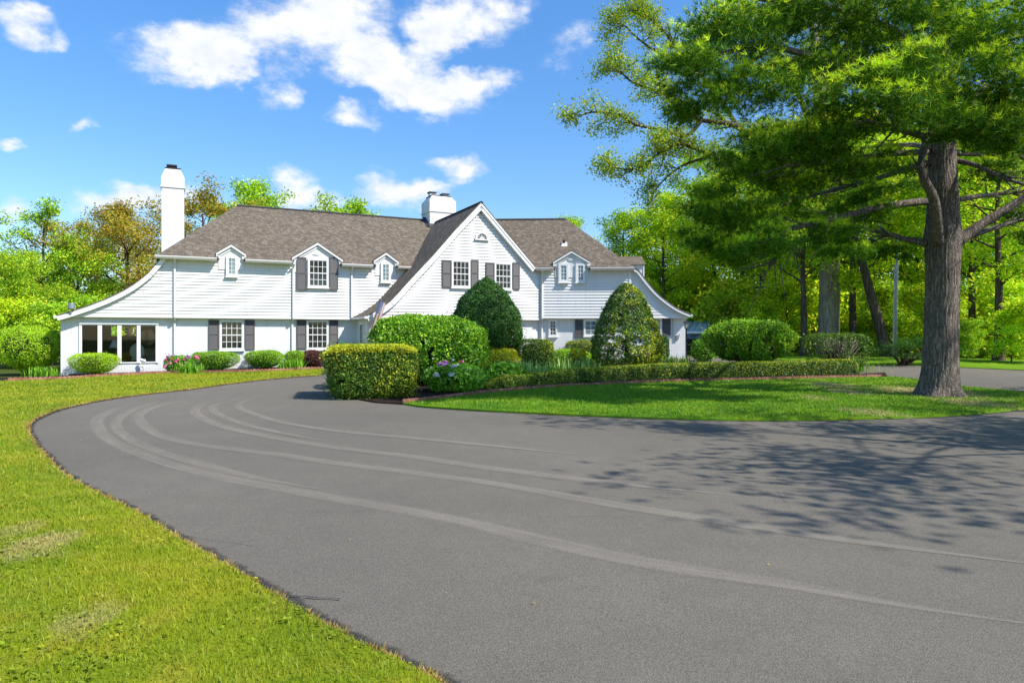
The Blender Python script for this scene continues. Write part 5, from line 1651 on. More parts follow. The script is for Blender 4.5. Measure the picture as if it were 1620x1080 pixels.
# conical yews
def cone(label, xc, prof, yc, mat, n, size, seed, newshare=0, gaps=0.0, lean=0.0, trunk=True):
    """prof: (y in the photograph, half width in pixels)"""
    rng = np.random.default_rng(seed)
    x0 = (xc - CXP) / FOC * yc
    gz = g(x0, yc)
    root = empty('yew', (x0, yc, gz), label, 'topiary')
    ys = np.array([p_[0] for p_ in prof], float); ws = np.array([p_[1] for p_ in prof], float)
    zs = CAMZ + (HYP - ys) / FOC * yc; rs = ws / FOC * yc
    o = np.argsort(zs); zs, rs = zs[o], rs[o]
    def samp(m):
        z = rng.uniform(zs[0], zs[-1], m * 3)
        r = np.interp(z, zs, rs)
        keep = rng.uniform(0, rs.max(), m * 3) < r + .12
        z, r = z[keep][:m], r[keep][:m]
        a = rng.uniform(0, 2 * np.pi, len(z))
        return z, r, a
    def batch(m, mat, nm, hmin, sgn, extra):
        z, r, a = samp(m)
        dr = np.gradient(rs, zs); sl = np.interp(z, zs, dr)
        d = np.column_stack([np.cos(a), np.sin(a), np.zeros(len(a))])
        q = np.column_stack([d[:, :2] * r[:, None], z])
        r = r * np.where(rng.uniform(0, 1, len(r)) < .04, rng.uniform(1.02, 1.14, len(r)), 1.0)
        lm = lumps(q, 3.0, seed + 3); l2 = lumps(q, 6.5, seed + 4)
        h = (z - zs[0]) / (zs[-1] - zs[0])
        keep = l2 > -1.05 + gaps * (1.35 - 1.35 * h)
        if sgn: keep &= (lm + .5 * l2 + extra * np.cos(a + .6) + rng.normal(0, .25, len(a))) > hmin
        rr = r * (1 + .085 * lm + .055 * l2) - rng.exponential(.07, len(r)) * np.clip(r, .1, 1)
        P = np.column_stack([x0 + d[:, 0] * rr, yc + d[:, 1] * rr, z + rng.normal(0, .03, len(z))])
        nr = unit(np.column_stack([d[:, 0], d[:, 1], -sl]))
        leaves(nm, P[keep], nr[keep], size, M[mat], root, rng, .42, .8, .2)
    batch(n, mat, 'foliage', 0, False, 0)
    if newshare: batch(int(n * newshare), 'hedge_new', 'new_growth', .78 if gaps > .3 else .7, True, .75)
    # inner twigs: a slimmer cone
    mb = MB()
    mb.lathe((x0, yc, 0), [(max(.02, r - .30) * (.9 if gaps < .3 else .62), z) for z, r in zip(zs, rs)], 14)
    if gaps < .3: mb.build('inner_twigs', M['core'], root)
    tb = MB(); r_ = random.Random(seed)
    tb.tube([(x0, yc, gz - .05), (x0 + .04, yc, gz + .9), (x0 - .03, yc, zs[-1] - .7)], [.13, .10, .03], 8)
    for k in range(34):
        z = r_.uniform(zs[0] + .1, zs[-1] - .5); a = r_.uniform(0, 6.28); r = float(np.interp(z, zs, rs)) * .9
        tb.tube([(x0, yc, z - .25), (x0 + math.cos(a) * r * .5, yc + math.sin(a) * r * .5, z - .08), (x0 + math.cos(a) * r, yc + math.sin(a) * r, z)], [.04, .026, .008], 5)
    tb.build('trunk', M['bark'], root, True)
    return root
cone('dense dark green cone shaped yew in front of the gable', 769.5, [(439, 2), (443, 8), (450, 18), (460, 29), (472, 40), (486, 48.5), (500, 53.5), (515, 56.5), (530, 57), (542, 55), (553, 48), (562, 40)], 27.0, 'yew', 54000, .08, 71, 0, .16)
cone('paler open cone shaped yew in front of the right wing', 991, [(448.5, 2), (452, 9), (458, 17), (468, 26), (480, 33), (495, 39), (510, 45), (525, 51), (540, 56), (555, 58), (567, 53), (576, 40), (582, 28)], 26.0, 'hedge_dark', 30000, .09, 72, .9, .85)
bush_px('hedge', 'dark shaggy hedge at the foot of the dense cone yew', 'hedge', 757, 829, 537, 566, 1.2, 'yew', 9000, .07, p=2.6, shell=.2, lump=.1, seed=73)
bush_px('shrub', 'golden yellow shrub under the dense cone yew', 'shrub', 760, 824, 550, 596, 1.2, 'gold', 12000, .065, p=2.3, shell=.14, lump=.1, seed=74, gap=0)
bush_px('hedge', 'square clipped dark hedge with bare lower twigs between the two yews', 'hedge', 819, 876, 537, 594, 1.4, 'hedge_dark', 20000, .05, p=5, shell=.13, lump=.05, seed=75, new=('hedge_new', .4, -1, .2), gap=.55, stems=24, stem_h=.8, lk=3.2)
bush_px('shrub', 'rounded green shrub beside the square hedge and the yellow blooms', 'shrub', 868, 936, 552, 584, 1.3, 'bush', 12000, .05, p=2.4, shell=.16, lump=.06, seed=76, new=('lime', .5, .3))
bush_px('hedge', 'clipped hedge with brownish side against the right wing wall', 'hedge', 895, 945, 538, 570, 1.0, 'hedge_dark', 9000, .05, p=4, shell=.12, lump=.05, seed=77, new=('hedge_new', .35, -1))
bush_px('hedge', 'small square hedge by the lamp post', 'hedge', 1059, 1083, 541.5, 566, .9, 'hedge_dark', 6000, .05, p=4, shell=.12, lump=.05, seed=78, bare=.3, new=('lime', .3, .6), stems=8)
bush_px('hedge', 'dark narrow hedge under the right side of the open yew', 'hedge', 1030, 1058, 531, 574, 1.0, 'yew', 8000, .06, p=3, shell=.14, lump=.07, seed=79)
# yellow azaleas
def azalea(label, x0, x1, yt, yb, seed, nfl):
    root = bush_px('azalea', label, 'flowers', x0, x1, yt, yb, .8, 'bush', 3000, .06, p=2.2, shell=.3, lump=.12, seed=seed, gap=.3)
    r = random.Random(seed)
    for k in range(nfl):
        x = r.uniform(x0 + 1, x1 - 1); y = r.uniform(yt + 1, yt + (yb - yt) * .62)
        blossom(root, at(x, y, root.location.y - .40 + r.uniform(-.12, .15)), r.uniform(.06, .10), 'yellow_petal', 22, seed * 100 + k)
azalea('azalea with clusters of yellow flowers beside the open yew', 897, 929, 550, 591, 81, 34)
azalea('small azalea with a few yellow flowers right against the open yew', 937, 951, 551, 589, 82, 11)
# irises, hostas and lilies in the bed
def strap_px(name, label, cat, x, y, n, h, w, spread, mats, seed, arch=.5):
    return strap_clump(name, label, cat, ground_pt(x, y).to_2d(), n, h, w, spread, mats, seed, None, arch)
strap_px('iris', 'blue green iris leaves in front of the square hedge', 'plant', 822, 602, 330, .72, .045, (1.1, .7), [('iris', 1)], 91, .45)
strap_px('iris', 'tall blue green irises below the open yew', 'plant', 928, 592, 620, .66, .045, (1.9, .8), [('iris', 1)], 92, .4)
strap_px('iris', 'pale blue green irises behind the yellow azalea', 'plant', 968, 588, 360, .62, .045, (1.1, .7), [('iris', 1)], 93, .4)
strap_px('daylily', 'low mass of grassy green leaves behind the long box hedge', 'plant', 873, 598, 900, .50, .035, (1.9, 1.0), [('fern', .8), ('iris', .2)], 94, .8)
strap_px('daylily', 'green and cream strap leaves near the lamp post', 'plant', 1043, 586, 620, .62, .045, (1.6, .8), [('fern', .65), ('pale_blade', .35)], 95, .5)
strap_px('daylily', 'green strap leaves with cream tips under the open yew', 'plant', 1012, 588, 300, .55, .04, (1.0, .7), [('fern', .6), ('pale_blade', .4)], 96, .5)
bush_px('perennial', 'leafy dark green perennial between the peonies and the irises', 'plant', 762, 832, 573, 611, 1.4, 'peony', 4200, .14, p=2.2, shell=.3, lump=.12, seed=97, aspect=.38)
for i, (x, y) in enumerate(((932, 584), (942, 585.5), (948, 583.5))):
    pass
# the long low box hedge along the edging
def long_hedge():
    PXL = [(772, 618), (800, 613.5), (850, 609), (900, 605.5), (960, 602), (1040, 599), (1120, 597), (1200, 595), (1280, 593), (1330, 591.5), (1357, 590.5)]
    path = catmull([Vector((q.x, q.y)) for q in pxs(PXL)], 8)
    acc = [0.0]
    for i in range(1, len(path)): acc.append(acc[-1] + (path[i] - path[i - 1]).length)
    acc = np.array(acc); XY = np.array([(p_.x, p_.y) for p_ in path]); T = acc[-1]
    # its height rises to the right
    hx = np.array([0, .06, .16, .3, .5, .75, .93, 1.0]) * T
    hz = np.array([.30, .37, .39, .46, .52, .53, .56, .52])
    root = empty('hedge', (path[0].x, path[0].y, 0), 'long low clipped box hedge along the terracotta edging', 'hedge')
    rng = np.random.default_rng(101)
    def batch(n, mat, nm, topbias, depth):
        s = rng.uniform(0, T, n)
        # ends stay rounded
        x = np.interp(s, acc, XY[:, 0]); y = np.interp(s, acc, XY[:, 1])
        x2 = np.interp(np.minimum(T, s + .1), acc, XY[:, 0]) - np.interp(np.maximum(0, s - .1), acc, XY[:, 0]); y2 = np.interp(np.minimum(T, s + .1), acc, XY[:, 1]) - np.interp(np.maximum(0, s - .1), acc, XY[:, 1])
        d = unit(np.column_stack([x2, y2])); sd = np.column_stack([-d[:, 1], d[:, 0]])
        en = np.sqrt(np.clip(np.minimum(s / .5, (T - s) / .35), .05, 1))
        h = np.interp(s, hx, hz) * en; w = .36 * en
        a = rng.uniform(-.1, np.pi + .1, n) if topbias == 0 else rng.normal(np.pi / 2, .55, n)
        cx, cz = np.cos(a), np.sin(a)
        k = (np.abs(cx) ** 4 + np.abs(cz) ** 4) ** (-.25)
        q = np.column_stack([x, y, h])
        lm = lumps(q, 3.5, 7)
        lo = np.clip(1 - s / (T * .3), 0, 1)
        k = k * (1 + (.05 + .16 * lo) * lm) - rng.exponential(.09, n) * depth
        off = cx * k * w; zz = cz * k * h
        P = np.column_stack([x + sd[:, 0] * off, y + sd[:, 1] * off, zz])
        P[:, 2] += gv(P) + .02
        nr = np.column_stack([sd[:, 0] * cx, sd[:, 1] * cx, cz])
        return leaves(nm, P, nr, .048, M[mat], root, rng, .55, .9, .2)
    batch(68000, 'hedge_dark', 'foliage', 0, 1.0)
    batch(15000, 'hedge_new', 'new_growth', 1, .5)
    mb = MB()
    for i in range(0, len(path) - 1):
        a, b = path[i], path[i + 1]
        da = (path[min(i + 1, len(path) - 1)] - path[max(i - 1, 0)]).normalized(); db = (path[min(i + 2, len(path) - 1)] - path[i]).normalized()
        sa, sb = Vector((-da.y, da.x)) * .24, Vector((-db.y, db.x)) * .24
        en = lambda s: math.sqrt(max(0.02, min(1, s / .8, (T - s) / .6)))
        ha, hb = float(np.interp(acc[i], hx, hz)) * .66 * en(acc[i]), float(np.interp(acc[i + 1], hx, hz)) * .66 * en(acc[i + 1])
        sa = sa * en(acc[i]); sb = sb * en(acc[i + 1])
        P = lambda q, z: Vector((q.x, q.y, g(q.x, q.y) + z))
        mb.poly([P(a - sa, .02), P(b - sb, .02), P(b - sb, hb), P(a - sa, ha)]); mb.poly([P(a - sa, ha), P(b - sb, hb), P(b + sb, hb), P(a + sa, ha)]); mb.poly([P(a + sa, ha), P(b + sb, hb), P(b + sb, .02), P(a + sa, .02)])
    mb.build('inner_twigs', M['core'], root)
long_hedge()
# two tall shrubs on bare stems behind it
bush_px('bush', 'wide vase shaped bush with bare stems right of the lamp post', 'bush', 1114, 1259, 507, 590, 2.4, 'bush', 38000, .085, p=2.5, shell=.34, lump=.09, taper=.74, stems=70, stem_h=.6, bare=.16, seed=111, stem_mat='stem', new=('lime', .5, .3), gap=.95, core=False, lk=2.4)
bush_px('bush', 'small rounded bush touching the left of the vase shaped bush', 'bush', 1094, 1130, 535, 572, 1.2, 'bush', 7000, .07, p=2.3, shell=.2, lump=.07, seed=112)
bush_px('hedge', 'flat topped hedge on bare twigs before the pale trunk', 'hedge', 1275, 1372, 527.5, 590, 1.6, 'hedge_dark', 17000, .06, p=5, shell=.18, lump=.06, taper=.86, stems=90, stem_h=.85, bare=.10, seed=113, stem_mat='stem', gap=1.35, lk=3.0, core=False)
strap_px('daylily', 'green leaves under the flat topped hedge', 'plant', 1300, 588, 420, .55, .05, (1.6, .7), [('fern', .85), ('pale_blade', .15)], 114, .6)
strap_px('daylily', 'feathery green tuft beyond the end of the long hedge', 'plant', 1345, 588, 240, .7, .03, (.7, .5), [('fern', .6), ('pale_blade', .4)], 115, .5)
strap_px('daylily', 'green leaves between the vase shaped bush and the long hedge', 'plant', 1228, 590, 260, .5, .05, (.9, .6), [('fern', 1)], 116, .6)
strap_px('perennial', 'straggly plant with small white flowers beside the lamp post', 'plant', 1108, 584, 70, .5, .02, (.7, .4), [('fern', .6), ('pale_blade', .4)], 117, .4)
# spreading juniper by the utility pole
def juniper():
    q = ground_pt(1440, 580)
    root = empty('juniper', (q.x, q.y + .6, q.z), 'low dark spreading juniper in front of the wood', 'shrub')
    rng = np.random.default_rng(121); P = []; N = []
    yy = q.y + .6
    tb = MB()
    for (x, y, sx, sz, m) in ((1398, 556, 22, 7, 1600), (1425, 547, 28, 7, 2200), (1452, 541, 26, 8, 2200), (1480, 546, 26, 8, 2200), (1505, 552, 18, 7, 1400), (1440, 562, 34, 5, 900)):
        c = at(x, y, yy + rng.uniform(-.5, .5)); s = np.array([sx / FOC * yy, .7, sz / FOC * yy])
        P.append(np.array(c) + rng.normal(0, .5, (m, 3)) * s); N.append(np.tile([0, 0, 1.0], (m, 1)))
        tb.tube([(q.x, yy, q.z - .05), Vector((q.x, yy, q.z + .3)).lerp(c, .4), c], [.07, .05, .012], 6)
    tb.build('trunk', M['bark'], root, True)
    leaves('foliage', np.concatenate(P), np.concatenate(N), .085, M['yew'], root, rng, .3, .5, .6)
juniper()
# ------------------------------------------------------------------ trees
def grow(seed, H, r0, cb, Rc, n_limb, leaves_n, leaf, clump, shape='round', bend=.3, lean=(0, 0), subs=6, up=(25, 55), flat=.6):
    """skeleton and leaves of a broadleaved tree standing at the origin"""
    r = random.Random(seed); rng = np.random.default_rng(seed)
    mb = MB()
    tp = []
    ox = oy = 0.0
    K = 10
    for k in range(K + 1):
        t = k / K
        ox += r.uniform(-bend, bend) * .35; oy += r.uniform(-bend, bend) * .35
        tp.append(Vector((ox * t + lean[0] * t, oy * t + lean[1] * t, H * .93 * t)))
    rad = [r0 * (1.45 if k == 0 else 1.0) * (1 - .88 * (k / K) ** .9) + .015 for k in range(K + 1)]
    fl = [tp[0] - Vector((0, 0, .2))] + tp
    mb.tube(fl, [rad[0] * 1.2] + rad, 10)
    def trunk_at(z):
        t = min(.999, z / (H * .93)) * K; k = int(t)
        return tp[k].lerp(tp[k + 1], t - k), rad[k] + (rad[k + 1] - rad[k]) * (t - k)
    C = []; W = []
    ga = r.uniform(0, 6.28)
    for i in range(n_limb):
        f = (i + r.uniform(.1, .9)) / n_limb
        z = cb + (H * .93 - cb) * f ** .85
        ga += 2.399 + r.uniform(-.4, .4)
        if shape == 'round': pr = math.sqrt(max(.08, 1 - (1.9 * f - .85) ** 2))
        elif shape == 'tall': pr = .55 + .45 * math.sin(math.pi * min(1, f * 1.1)) - .35 * max(0, f - .7)
        elif shape == 'spread': pr = .6 + .4 * f - .6 * max(0, f - .75)
        else: pr = 1 - .75 * f
        L = Rc * pr * r.uniform(.75, 1.12)
        el = R(r.uniform(*up)) * (1 - .2 * f) + .35 * f
        b, br = trunk_at(z)
        pts = [b]; d = Vector((math.cos(ga) * math.cos(el), math.sin(ga) * math.cos(el), math.sin(el)))
        cur = b.copy(); m = 5
        for s in range(m):
            d = (d + Vector((r.uniform(-.22, .22), r.uniform(-.22, .22), r.uniform(-.2, .16)))).normalized()
            cur = cur + d * (L / m); pts.append(cur.copy())
        lr = max(.02, br * r.uniform(.35, .55))
        rr = [lr * (1 - .8 * s / m) + .008 for s in range(m + 1)]
        mb.tube(pts, rr, 6)
        C.append(pts[-1]); W.append(1.0)
        for s in range(subs):
            t = r.uniform(.3, 1.0) * m; k = min(m - 1, int(t))
            b2 = pts[k].lerp(pts[k + 1], t - k)
            d2 = (d + Vector((r.uniform(-1, 1), r.uniform(-1, 1), r.uniform(-.5, .75))) * 1.05).normalized()
            l2 = L * r.uniform(.22, .42)
            e = b2 + d2 * l2; mid = b2.lerp(e, .55) + Vector((r.uniform(-.1, .1), r.uniform(-.1, .1), r.uniform(0, .15)))
            mb.tube([b2, mid, e], [rr[k] * .55, rr[k] * .35, .007], 5)
            C += [mid, e]; W += [.55, 1.0]
            for q in range(2):
                e2 = mid + (d2 + Vector((r.uniform(-1, 1), r.uniform(-1, 1), r.uniform(-.4, .9)))).normalized() * l2 * .5
                mb.tube([mid, e2], [rr[k] * .25 + .004, .005], 4)
                C.append(e2); W.append(.8)
    C = np.array([tuple(c) for c in C]); W = np.array(W) * rng.uniform(.4, 1.5, len(W)); W /= W.sum()
    idx = rng.choice(len(C), leaves_n, p=W)
    off = rng.normal(0, 1, (leaves_n, 3)); off *= (np.abs(off).mean(1) ** -.25)[:, None]
    P = C[idx] + off * np.array([clump, clump, clump * flat])
    V = leaf_quads(P, np.tile([0, 0, .7], (leaves_n, 1)), np.full(leaves_n, leaf), .6, rng, .9, .2)
    return mb, V

def tree_proto(name, label, mat, bark, group=None, **kw):
    mb, V = grow(**kw)
    root = empty(name, (0, 0, 0), label, 'tree', group)
    mb.build('trunk', M[bark], root, True)
    m = len(V)
    np_mesh('crown', V, np.arange(m * 4).reshape(m, 4), M[mat], root)
    return root

protos = {}
def proto(key):
    if key in protos: return protos[key], False
    kinds = {
        'maple': dict(name='maple_tree', mat='maple', bark='bark', seed=5, H=12, r0=.26, cb=1.6, Rc=4.3, n_limb=20, leaves_n=26000, leaf=.21, clump=.44, subs=8, up=(5, 40)),
        'maple2': dict(name='maple_tree', mat='maple', bark='bark', seed=15, H=12, r0=.24, cb=1.8, Rc=4.0, n_limb=19, leaves_n=24000, leaf=.21, clump=.42, subs=8, up=(10, 45)),
        'olive': dict(name='oak_tree', mat='olive', bark='bark', seed=8, H=11, r0=.30, cb=1.8, Rc=5.0, n_limb=17, leaves_n=19000, leaf=.18, clump=.36, subs=9, up=(5, 35), shape='round'),
        'olive2': dict(name='oak_tree', mat='olive', bark='bark', seed=28, H=11, r0=.28, cb=2.0, Rc=4.6, n_limb=16, leaves_n=16000, leaf=.18, clump=.34, subs=9, up=(10, 40)),
        'ash': dict(name='ash_tree', mat='maple', bark='bark', seed=33, H=11, r0=.2, cb=2.2, Rc=3.6, n_limb=15, leaves_n=8000, leaf=.17, clump=.26, subs=7, up=(20, 55)),
        'airy': dict(name='ash_tree', mat='maple', bark='bark', seed=73, H=11, r0=.2, cb=2.6, Rc=4.6, n_limb=13, leaves_n=6200, leaf=.17, clump=.34, subs=7, up=(10, 45)),
        'forest': dict(name='forest_tree', mat='spring', bark='bark', seed=41, H=15, r0=.24, cb=3.6, Rc=4.0, n_limb=22, leaves_n=17000, leaf=.21, clump=.42, subs=7, up=(0, 40), shape='tall'),
        'forest2': dict(name='forest_tree', mat='maple', bark='bark', seed=47, H=15, r0=.22, cb=4.2, Rc=3.8, n_limb=20, leaves_n=16000, leaf=.21, clump=.42, subs=7, up=(0, 40), shape='tall'),
        'lean': dict(name='forest_tree', mat='spring', bark='bark', seed=52, H=13, r0=.30, cb=6.0, Rc=3.8, n_limb=14, leaves_n=15000, leaf=.21, clump=.42, subs=7, up=(5, 45), shape='round', lean=(-3.6, .6), bend=.25),
        'sapling': dict(name='sapling', mat='spring', bark='twig', seed=61, H=5, r0=.05, cb=.3, Rc=2.1, n_limb=18, leaves_n=9000, leaf=.19, clump=.36, subs=5, up=(10, 50)),
        'sapling2': dict(name='sapling', mat='maple', bark='twig', seed=63, H=5, r0=.05, cb=.2, Rc=2.0, n_limb=18, leaves_n=9000, leaf=.19, clump=.36, subs=5, up=(10, 50)),
    }
    k = dict(kinds[key]); nm = k.pop('name')
    protos[key] = tree_proto(nm, 'x', k.pop('mat'), k.pop('bark'), **k)
    protos[key]['nominal'] = k['H']
    return protos[key], True

def put_tree(key, x, y, H, rz, label, cat='tree', group=None):
    src, fresh = proto(key)
    o = src if fresh else copy_tree(src)
    s = H / src['nominal']
    o.location = (x, y, g(x, y) - .02)
    o.scale = (s, s, s); o.rotation_euler = (0, 0, rz)
    tag(o, label, cat, group)
    if group is None and 'group' in o: del o['group']
    return o
def tree_px(key, px, y, ytop, rz, label, cat='tree', group=None):
    x = (px - CXP) / FOC * y
    H = (CAMZ + (HYP - ytop) / FOC * y - g(x, y)) * .93
    return put_tree(key, x, y, H, rz, label, cat, group)

GL = 'trees left of the house'; GR_ = 'trees in the wood on the right'
# left of and behind the house
tree_px('ash', 62, 40, 314, .3, 'thin airy tree above the big round shrub, sky showing through it', group=GL)
tree_px('olive', 205, 43, 316, 1.0, 'olive brown oak with crooked limbs left of the tall white chimney', group=GL)
tree_px('olive2', 322, 50, 305, 2.0, 'olive brown oak showing between the tall chimney and the roof', group=GL)
tree_px('maple', 18, 37, 388, .5, 'full green maple at the edge behind the big round shrub', group=GL)
tree_px('maple2', 118, 40, 372, 1.7, 'green maple low behind the sunroom roof', group=GL)
tree_px('forest', 70, 50, 385, 2.2, 'yellow green tree filling the gap behind the airy tree', group=GL)
tree_px('olive', 150, 56, 345, 3.0, 'second olive oak farther back between maple and chimney', group=GL)
tree_px('forest2', 396, 56, 268, 4.0, 'rounded green treetop showing above the left end of the roof', group=GL)
tree_px('maple2', 553, 60, 317, 5.0, 'small green dome of a treetop above the middle of the roof', group=GL)
tree_px('forest2', -40, 44, 372, 5.4, 'green tree cut by the edge of the view behind the round shrub', group=GL)
tree_px('sapling', 20, 36, 470, .2, 'leafy sapling left of the sunroom below the maples', 'sapling')
tree_px('sapling2', 82, 35, 478, 1.2, 'green sapling at the corner of the sunroom', 'sapling')
tree_px('sapling', -30, 34, 490, 2.6, 'sapling at the very edge beside the round shrub', 'sapling')
tree_px('sapling2', 140, 39, 468, 3.1, 'sapling behind the sunroom roof edge', 'sapling')
# right of the house
tree_px('forest2', 902, 58, 330, .4, 'light green treetop peeping over the ridge of the right wing', group=GR_)
tree_px('forest2', 985, 50, 322, 1.5, 'tall loose green tree right of the right wing roof', group=GR_)
tree_px('forest', 1050, 47, 288, 2.6, 'yellow green tree between the right wing and the pine', group=GR_)
tree_px('forest', 1130, 50, 215, .9, 'bright tree behind the tips of the pine boughs', group=GR_)
tree_px('sapling', 1085, 51, 425, 2.0, 'yellow sapling above the blue carport roof', 'sapling')
tree_px('sapling2', 1020, 50, 420, .5, 'green sapling beside the end of the right wing', 'sapling')
tree_px('forest', 1205, 46, 200, 3.3, 'bright green tree behind the vase shaped bush', group=GR_)
tree_px('maple', 1255, 55, 190, 2.9, 'deep green maple far behind the pale trunk', group=GR_)
tree_px('forest2', 1272, 39, 170, 4.4, 'dark forked trunk just left of the pale trunk', group=GR_)
tree_px('forest', 1349, 41, 160, 5.1, 'grey trunk just right of the pale trunk', group=GR_)
tree_px('forest2', 1381, 47, 200, .2, 'thin dark trunk between the grey trunk and the leaning one', group=GR_)
tree_px('lean', 1407, 38, 150, 0.0, 'leaning grey trunk left of the utility pole', group=GR_)
tree_px('maple2', 1450, 52, 180, 1.1, 'green maple behind the utility pole', group=GR_)
tree_px('forest', 1500, 46, 150, 2.4, 'tree behind the big pine trunk', group=GR_)
tree_px('forest2', 1538, 37, 140, 3.7, 'brown trunk right of the pine trunk across the road', group=GR_)
tree_px('forest', 1580, 32.5, 120, 1.9, 'stout mossy trunk beside the road right of the pine', group=GR_)
tree_px('maple', 1640, 43, 170, .7, 'green maple at the edge beyond the road', group=GR_)
r_ = random.Random(77)
SAPX = [(1100, 52, 'yellow green sapling right of the blue carport'), (1150, 44, 'bright sapling behind the vase shaped bush'), (1200, 42, 'sapling right behind the middle of the vase shaped bush'), (1245, 44, 'sapling in the gap between the two tall bushes'), (1300, 46, 'sapling at the foot of the pale trunk'), (1340, 47, 'sapling behind the flat topped hedge'), (1378, 44, 'bright sapling left of the leaning trunk'), (1425, 42, 'sapling behind the utility pole'), (1462, 38, 'sapling behind the juniper'), (1508, 40, 'sapling hidden by the pine trunk'), (1550, 40, 'sapling between the two trunks across the road'), (1607, 36, 'sapling right of the mossy trunk'), (1650, 38, 'sapling at the edge beyond the road'), (1530, 34, 'low sapling beside the brown trunk across the road'), (1600, 31.5, 'low bright sapling close behind the far edge of the road'), (1480, 37, 'low sapling showing left of the pine trunk'), (1395, 42, 'low sapling at the foot of the leaning trunk'), (1640, 30.5, 'low sapling at the edge of the view by the road')]
for i, (x, y, lb) in enumerate(SAPX):
    tree_px('sapling' if i % 3 != 1 else 'sapling2', x, y, (470 if i < 13 else 505) - r_.uniform(-15, 60), r_.uniform(0, 6), lb, 'sapling', 'saplings at the edge of the wood')
# the wood behind, one mass
def far_wood():
    rng = np.random.default_rng(131); P = []
    for (x0, x1, y0, y1, h, m) in ((-75, -18, 56, 68, 6.5, 26000), (10, 34, 56, 70, 13, 30000), (28, 75, 50, 70, 17, 62000), (10, 62, 48, 58, 4.0, 46000), (13, 36, 45, 50, 4.0, 34000), (25, 42, 34, 40, 2.4, 20000), (-80, -14, 44, 56, 2.6, 20000)):
        nc = m // 90
        c = np.column_stack([rng.uniform(x0, x1, nc), rng.uniform(y0, y1, nc), rng.uniform(.3, 1, nc) ** .8 * h])
        c[:, 2] *= 1 + .25 * np.sin(c[:, 0] * .7) * np.sin(c[:, 0] * .31 + 1)
        q = c[rng.integers(0, nc, m)] + rng.normal(0, 1, (m, 3)) * np.array([.9, .9, .6])
        P.append(q)
    P = np.concatenate(P); P[:, 2] = np.maximum(P[:, 2], .5)
    o = leaves('far_wood', P, np.tile([0, -.6, .6], (len(P), 1)), .34, M['spring'], None, rng, .65, .8, .2)
    tag(o, 'mass of bright green foliage of the wood behind the trees', None, None, 'stuff')
far_wood()

# ------------------------------------------------------------------ the tall oak behind the pine
def path_tree(name, label, cat, trunk, limbs, bark, mat, leaf, per, clump, seed, sub=7, subl=(1.0, 2.2), tw=2, limb_parts=True):
    r = random.Random(seed); rng = np.random.default_rng(seed)
    root = empty(name, trunk[0][0] + Vector((0, 0, .05)), label, cat)
    tb = MB()
    tb.tube([t[0] for t in trunk], [t[1] for t in trunk], 16)
    tb.build('trunk', M[bark], root, True)
    C = []
    for pts, ra in limbs:
        pts = catmull(pts, 4); n = len(pts)
        lb = MB()
        rr = [ra * (1 - .85 * i / (n - 1)) + .012 for i in range(n)]
        lb.tube(pts, rr, 8)
        L = sum((pts[i + 1] - pts[i]).length for i in range(n - 1))
        for s in range(int(sub * max(1, L / 3.5))):
            k = int(r.uniform(.2, .999) * (n - 1)); b = pts[k]
            d = (pts[min(k + 1, n - 1)] - pts[max(k - 1, 0)]).normalized()
            d2 = (d * .7 + Vector((r.uniform(-1, 1), r.uniform(-1, 1), r.uniform(-.6, .9)))).normalized()
            l2 = r.uniform(*subl) * (1.15 - .5 * k / n)
            e = b + d2 * l2; mid = b.lerp(e, .5) + Vector((r.uniform(-.15, .15), r.uniform(-.15, .15), r.uniform(-.1, .2)))
            lb.tube([b, mid, e], [rr[k] * .5, rr[k] * .3 + .006, .008], 5)
            C += [e]
            for q in range(tw + 1):
                s0 = b.lerp(e, r.uniform(.3, .9))
                e2 = s0 + (d2 + Vector((r.uniform(-1, 1), r.uniform(-1, 1), r.uniform(-.6, .9)))).normalized() * l2 * r.uniform(.3, .55)
                lb.tube([s0, s0.lerp(e2, .5) + Vector((0, 0, r.uniform(-.05, .1))), e2], [.014, .01, .005], 4)
                C += [e2, s0.lerp(e2, .6)]
        C.append(pts[-1])
        lb.build('limb', M[bark if bark != 'palebark' else 'bark'], root, True)
    C = np.array([tuple(c) for c in C])
    wt = rng.uniform(.3, 1.7, len(C)); wt /= wt.sum()
    m = len(C) * per
    P = C[rng.choice(len(C), m, p=wt)] + rng.normal(0, 1, (m, 3)) * np.array([clump, clump, clump * .75])
    V = leaf_quads(P, np.tile([0, 0, .4], (m, 1)), np.full(m, leaf), .5, rng, 1.0, .1)
    np_mesh('crown', V, np.arange(m * 4).reshape(m, 4), M[mat], root)
    return root
ob = ground_pt(1311, 575); oy = 42.0
ox = (1311 - CXP) / FOC * oy
def op(x, y, dy=0.0): return at(x, y, oy + dy)
oz = g(ox, oy)
trunk = [(Vector((ox, oy, oz - .2)), .9), (Vector((ox, oy, oz + .25)), .72), (Vector((ox, oy, oz + 1.2)), .62), (Vector((ox + .05, oy, 4.5)), .59), (Vector((ox, oy, 8.5)), .53), (Vector((ox - .3, oy, 13)), .45), (Vector((ox - .8, oy, 19)), .3), (Vector((ox - 1.0, oy, 25)), .12)]
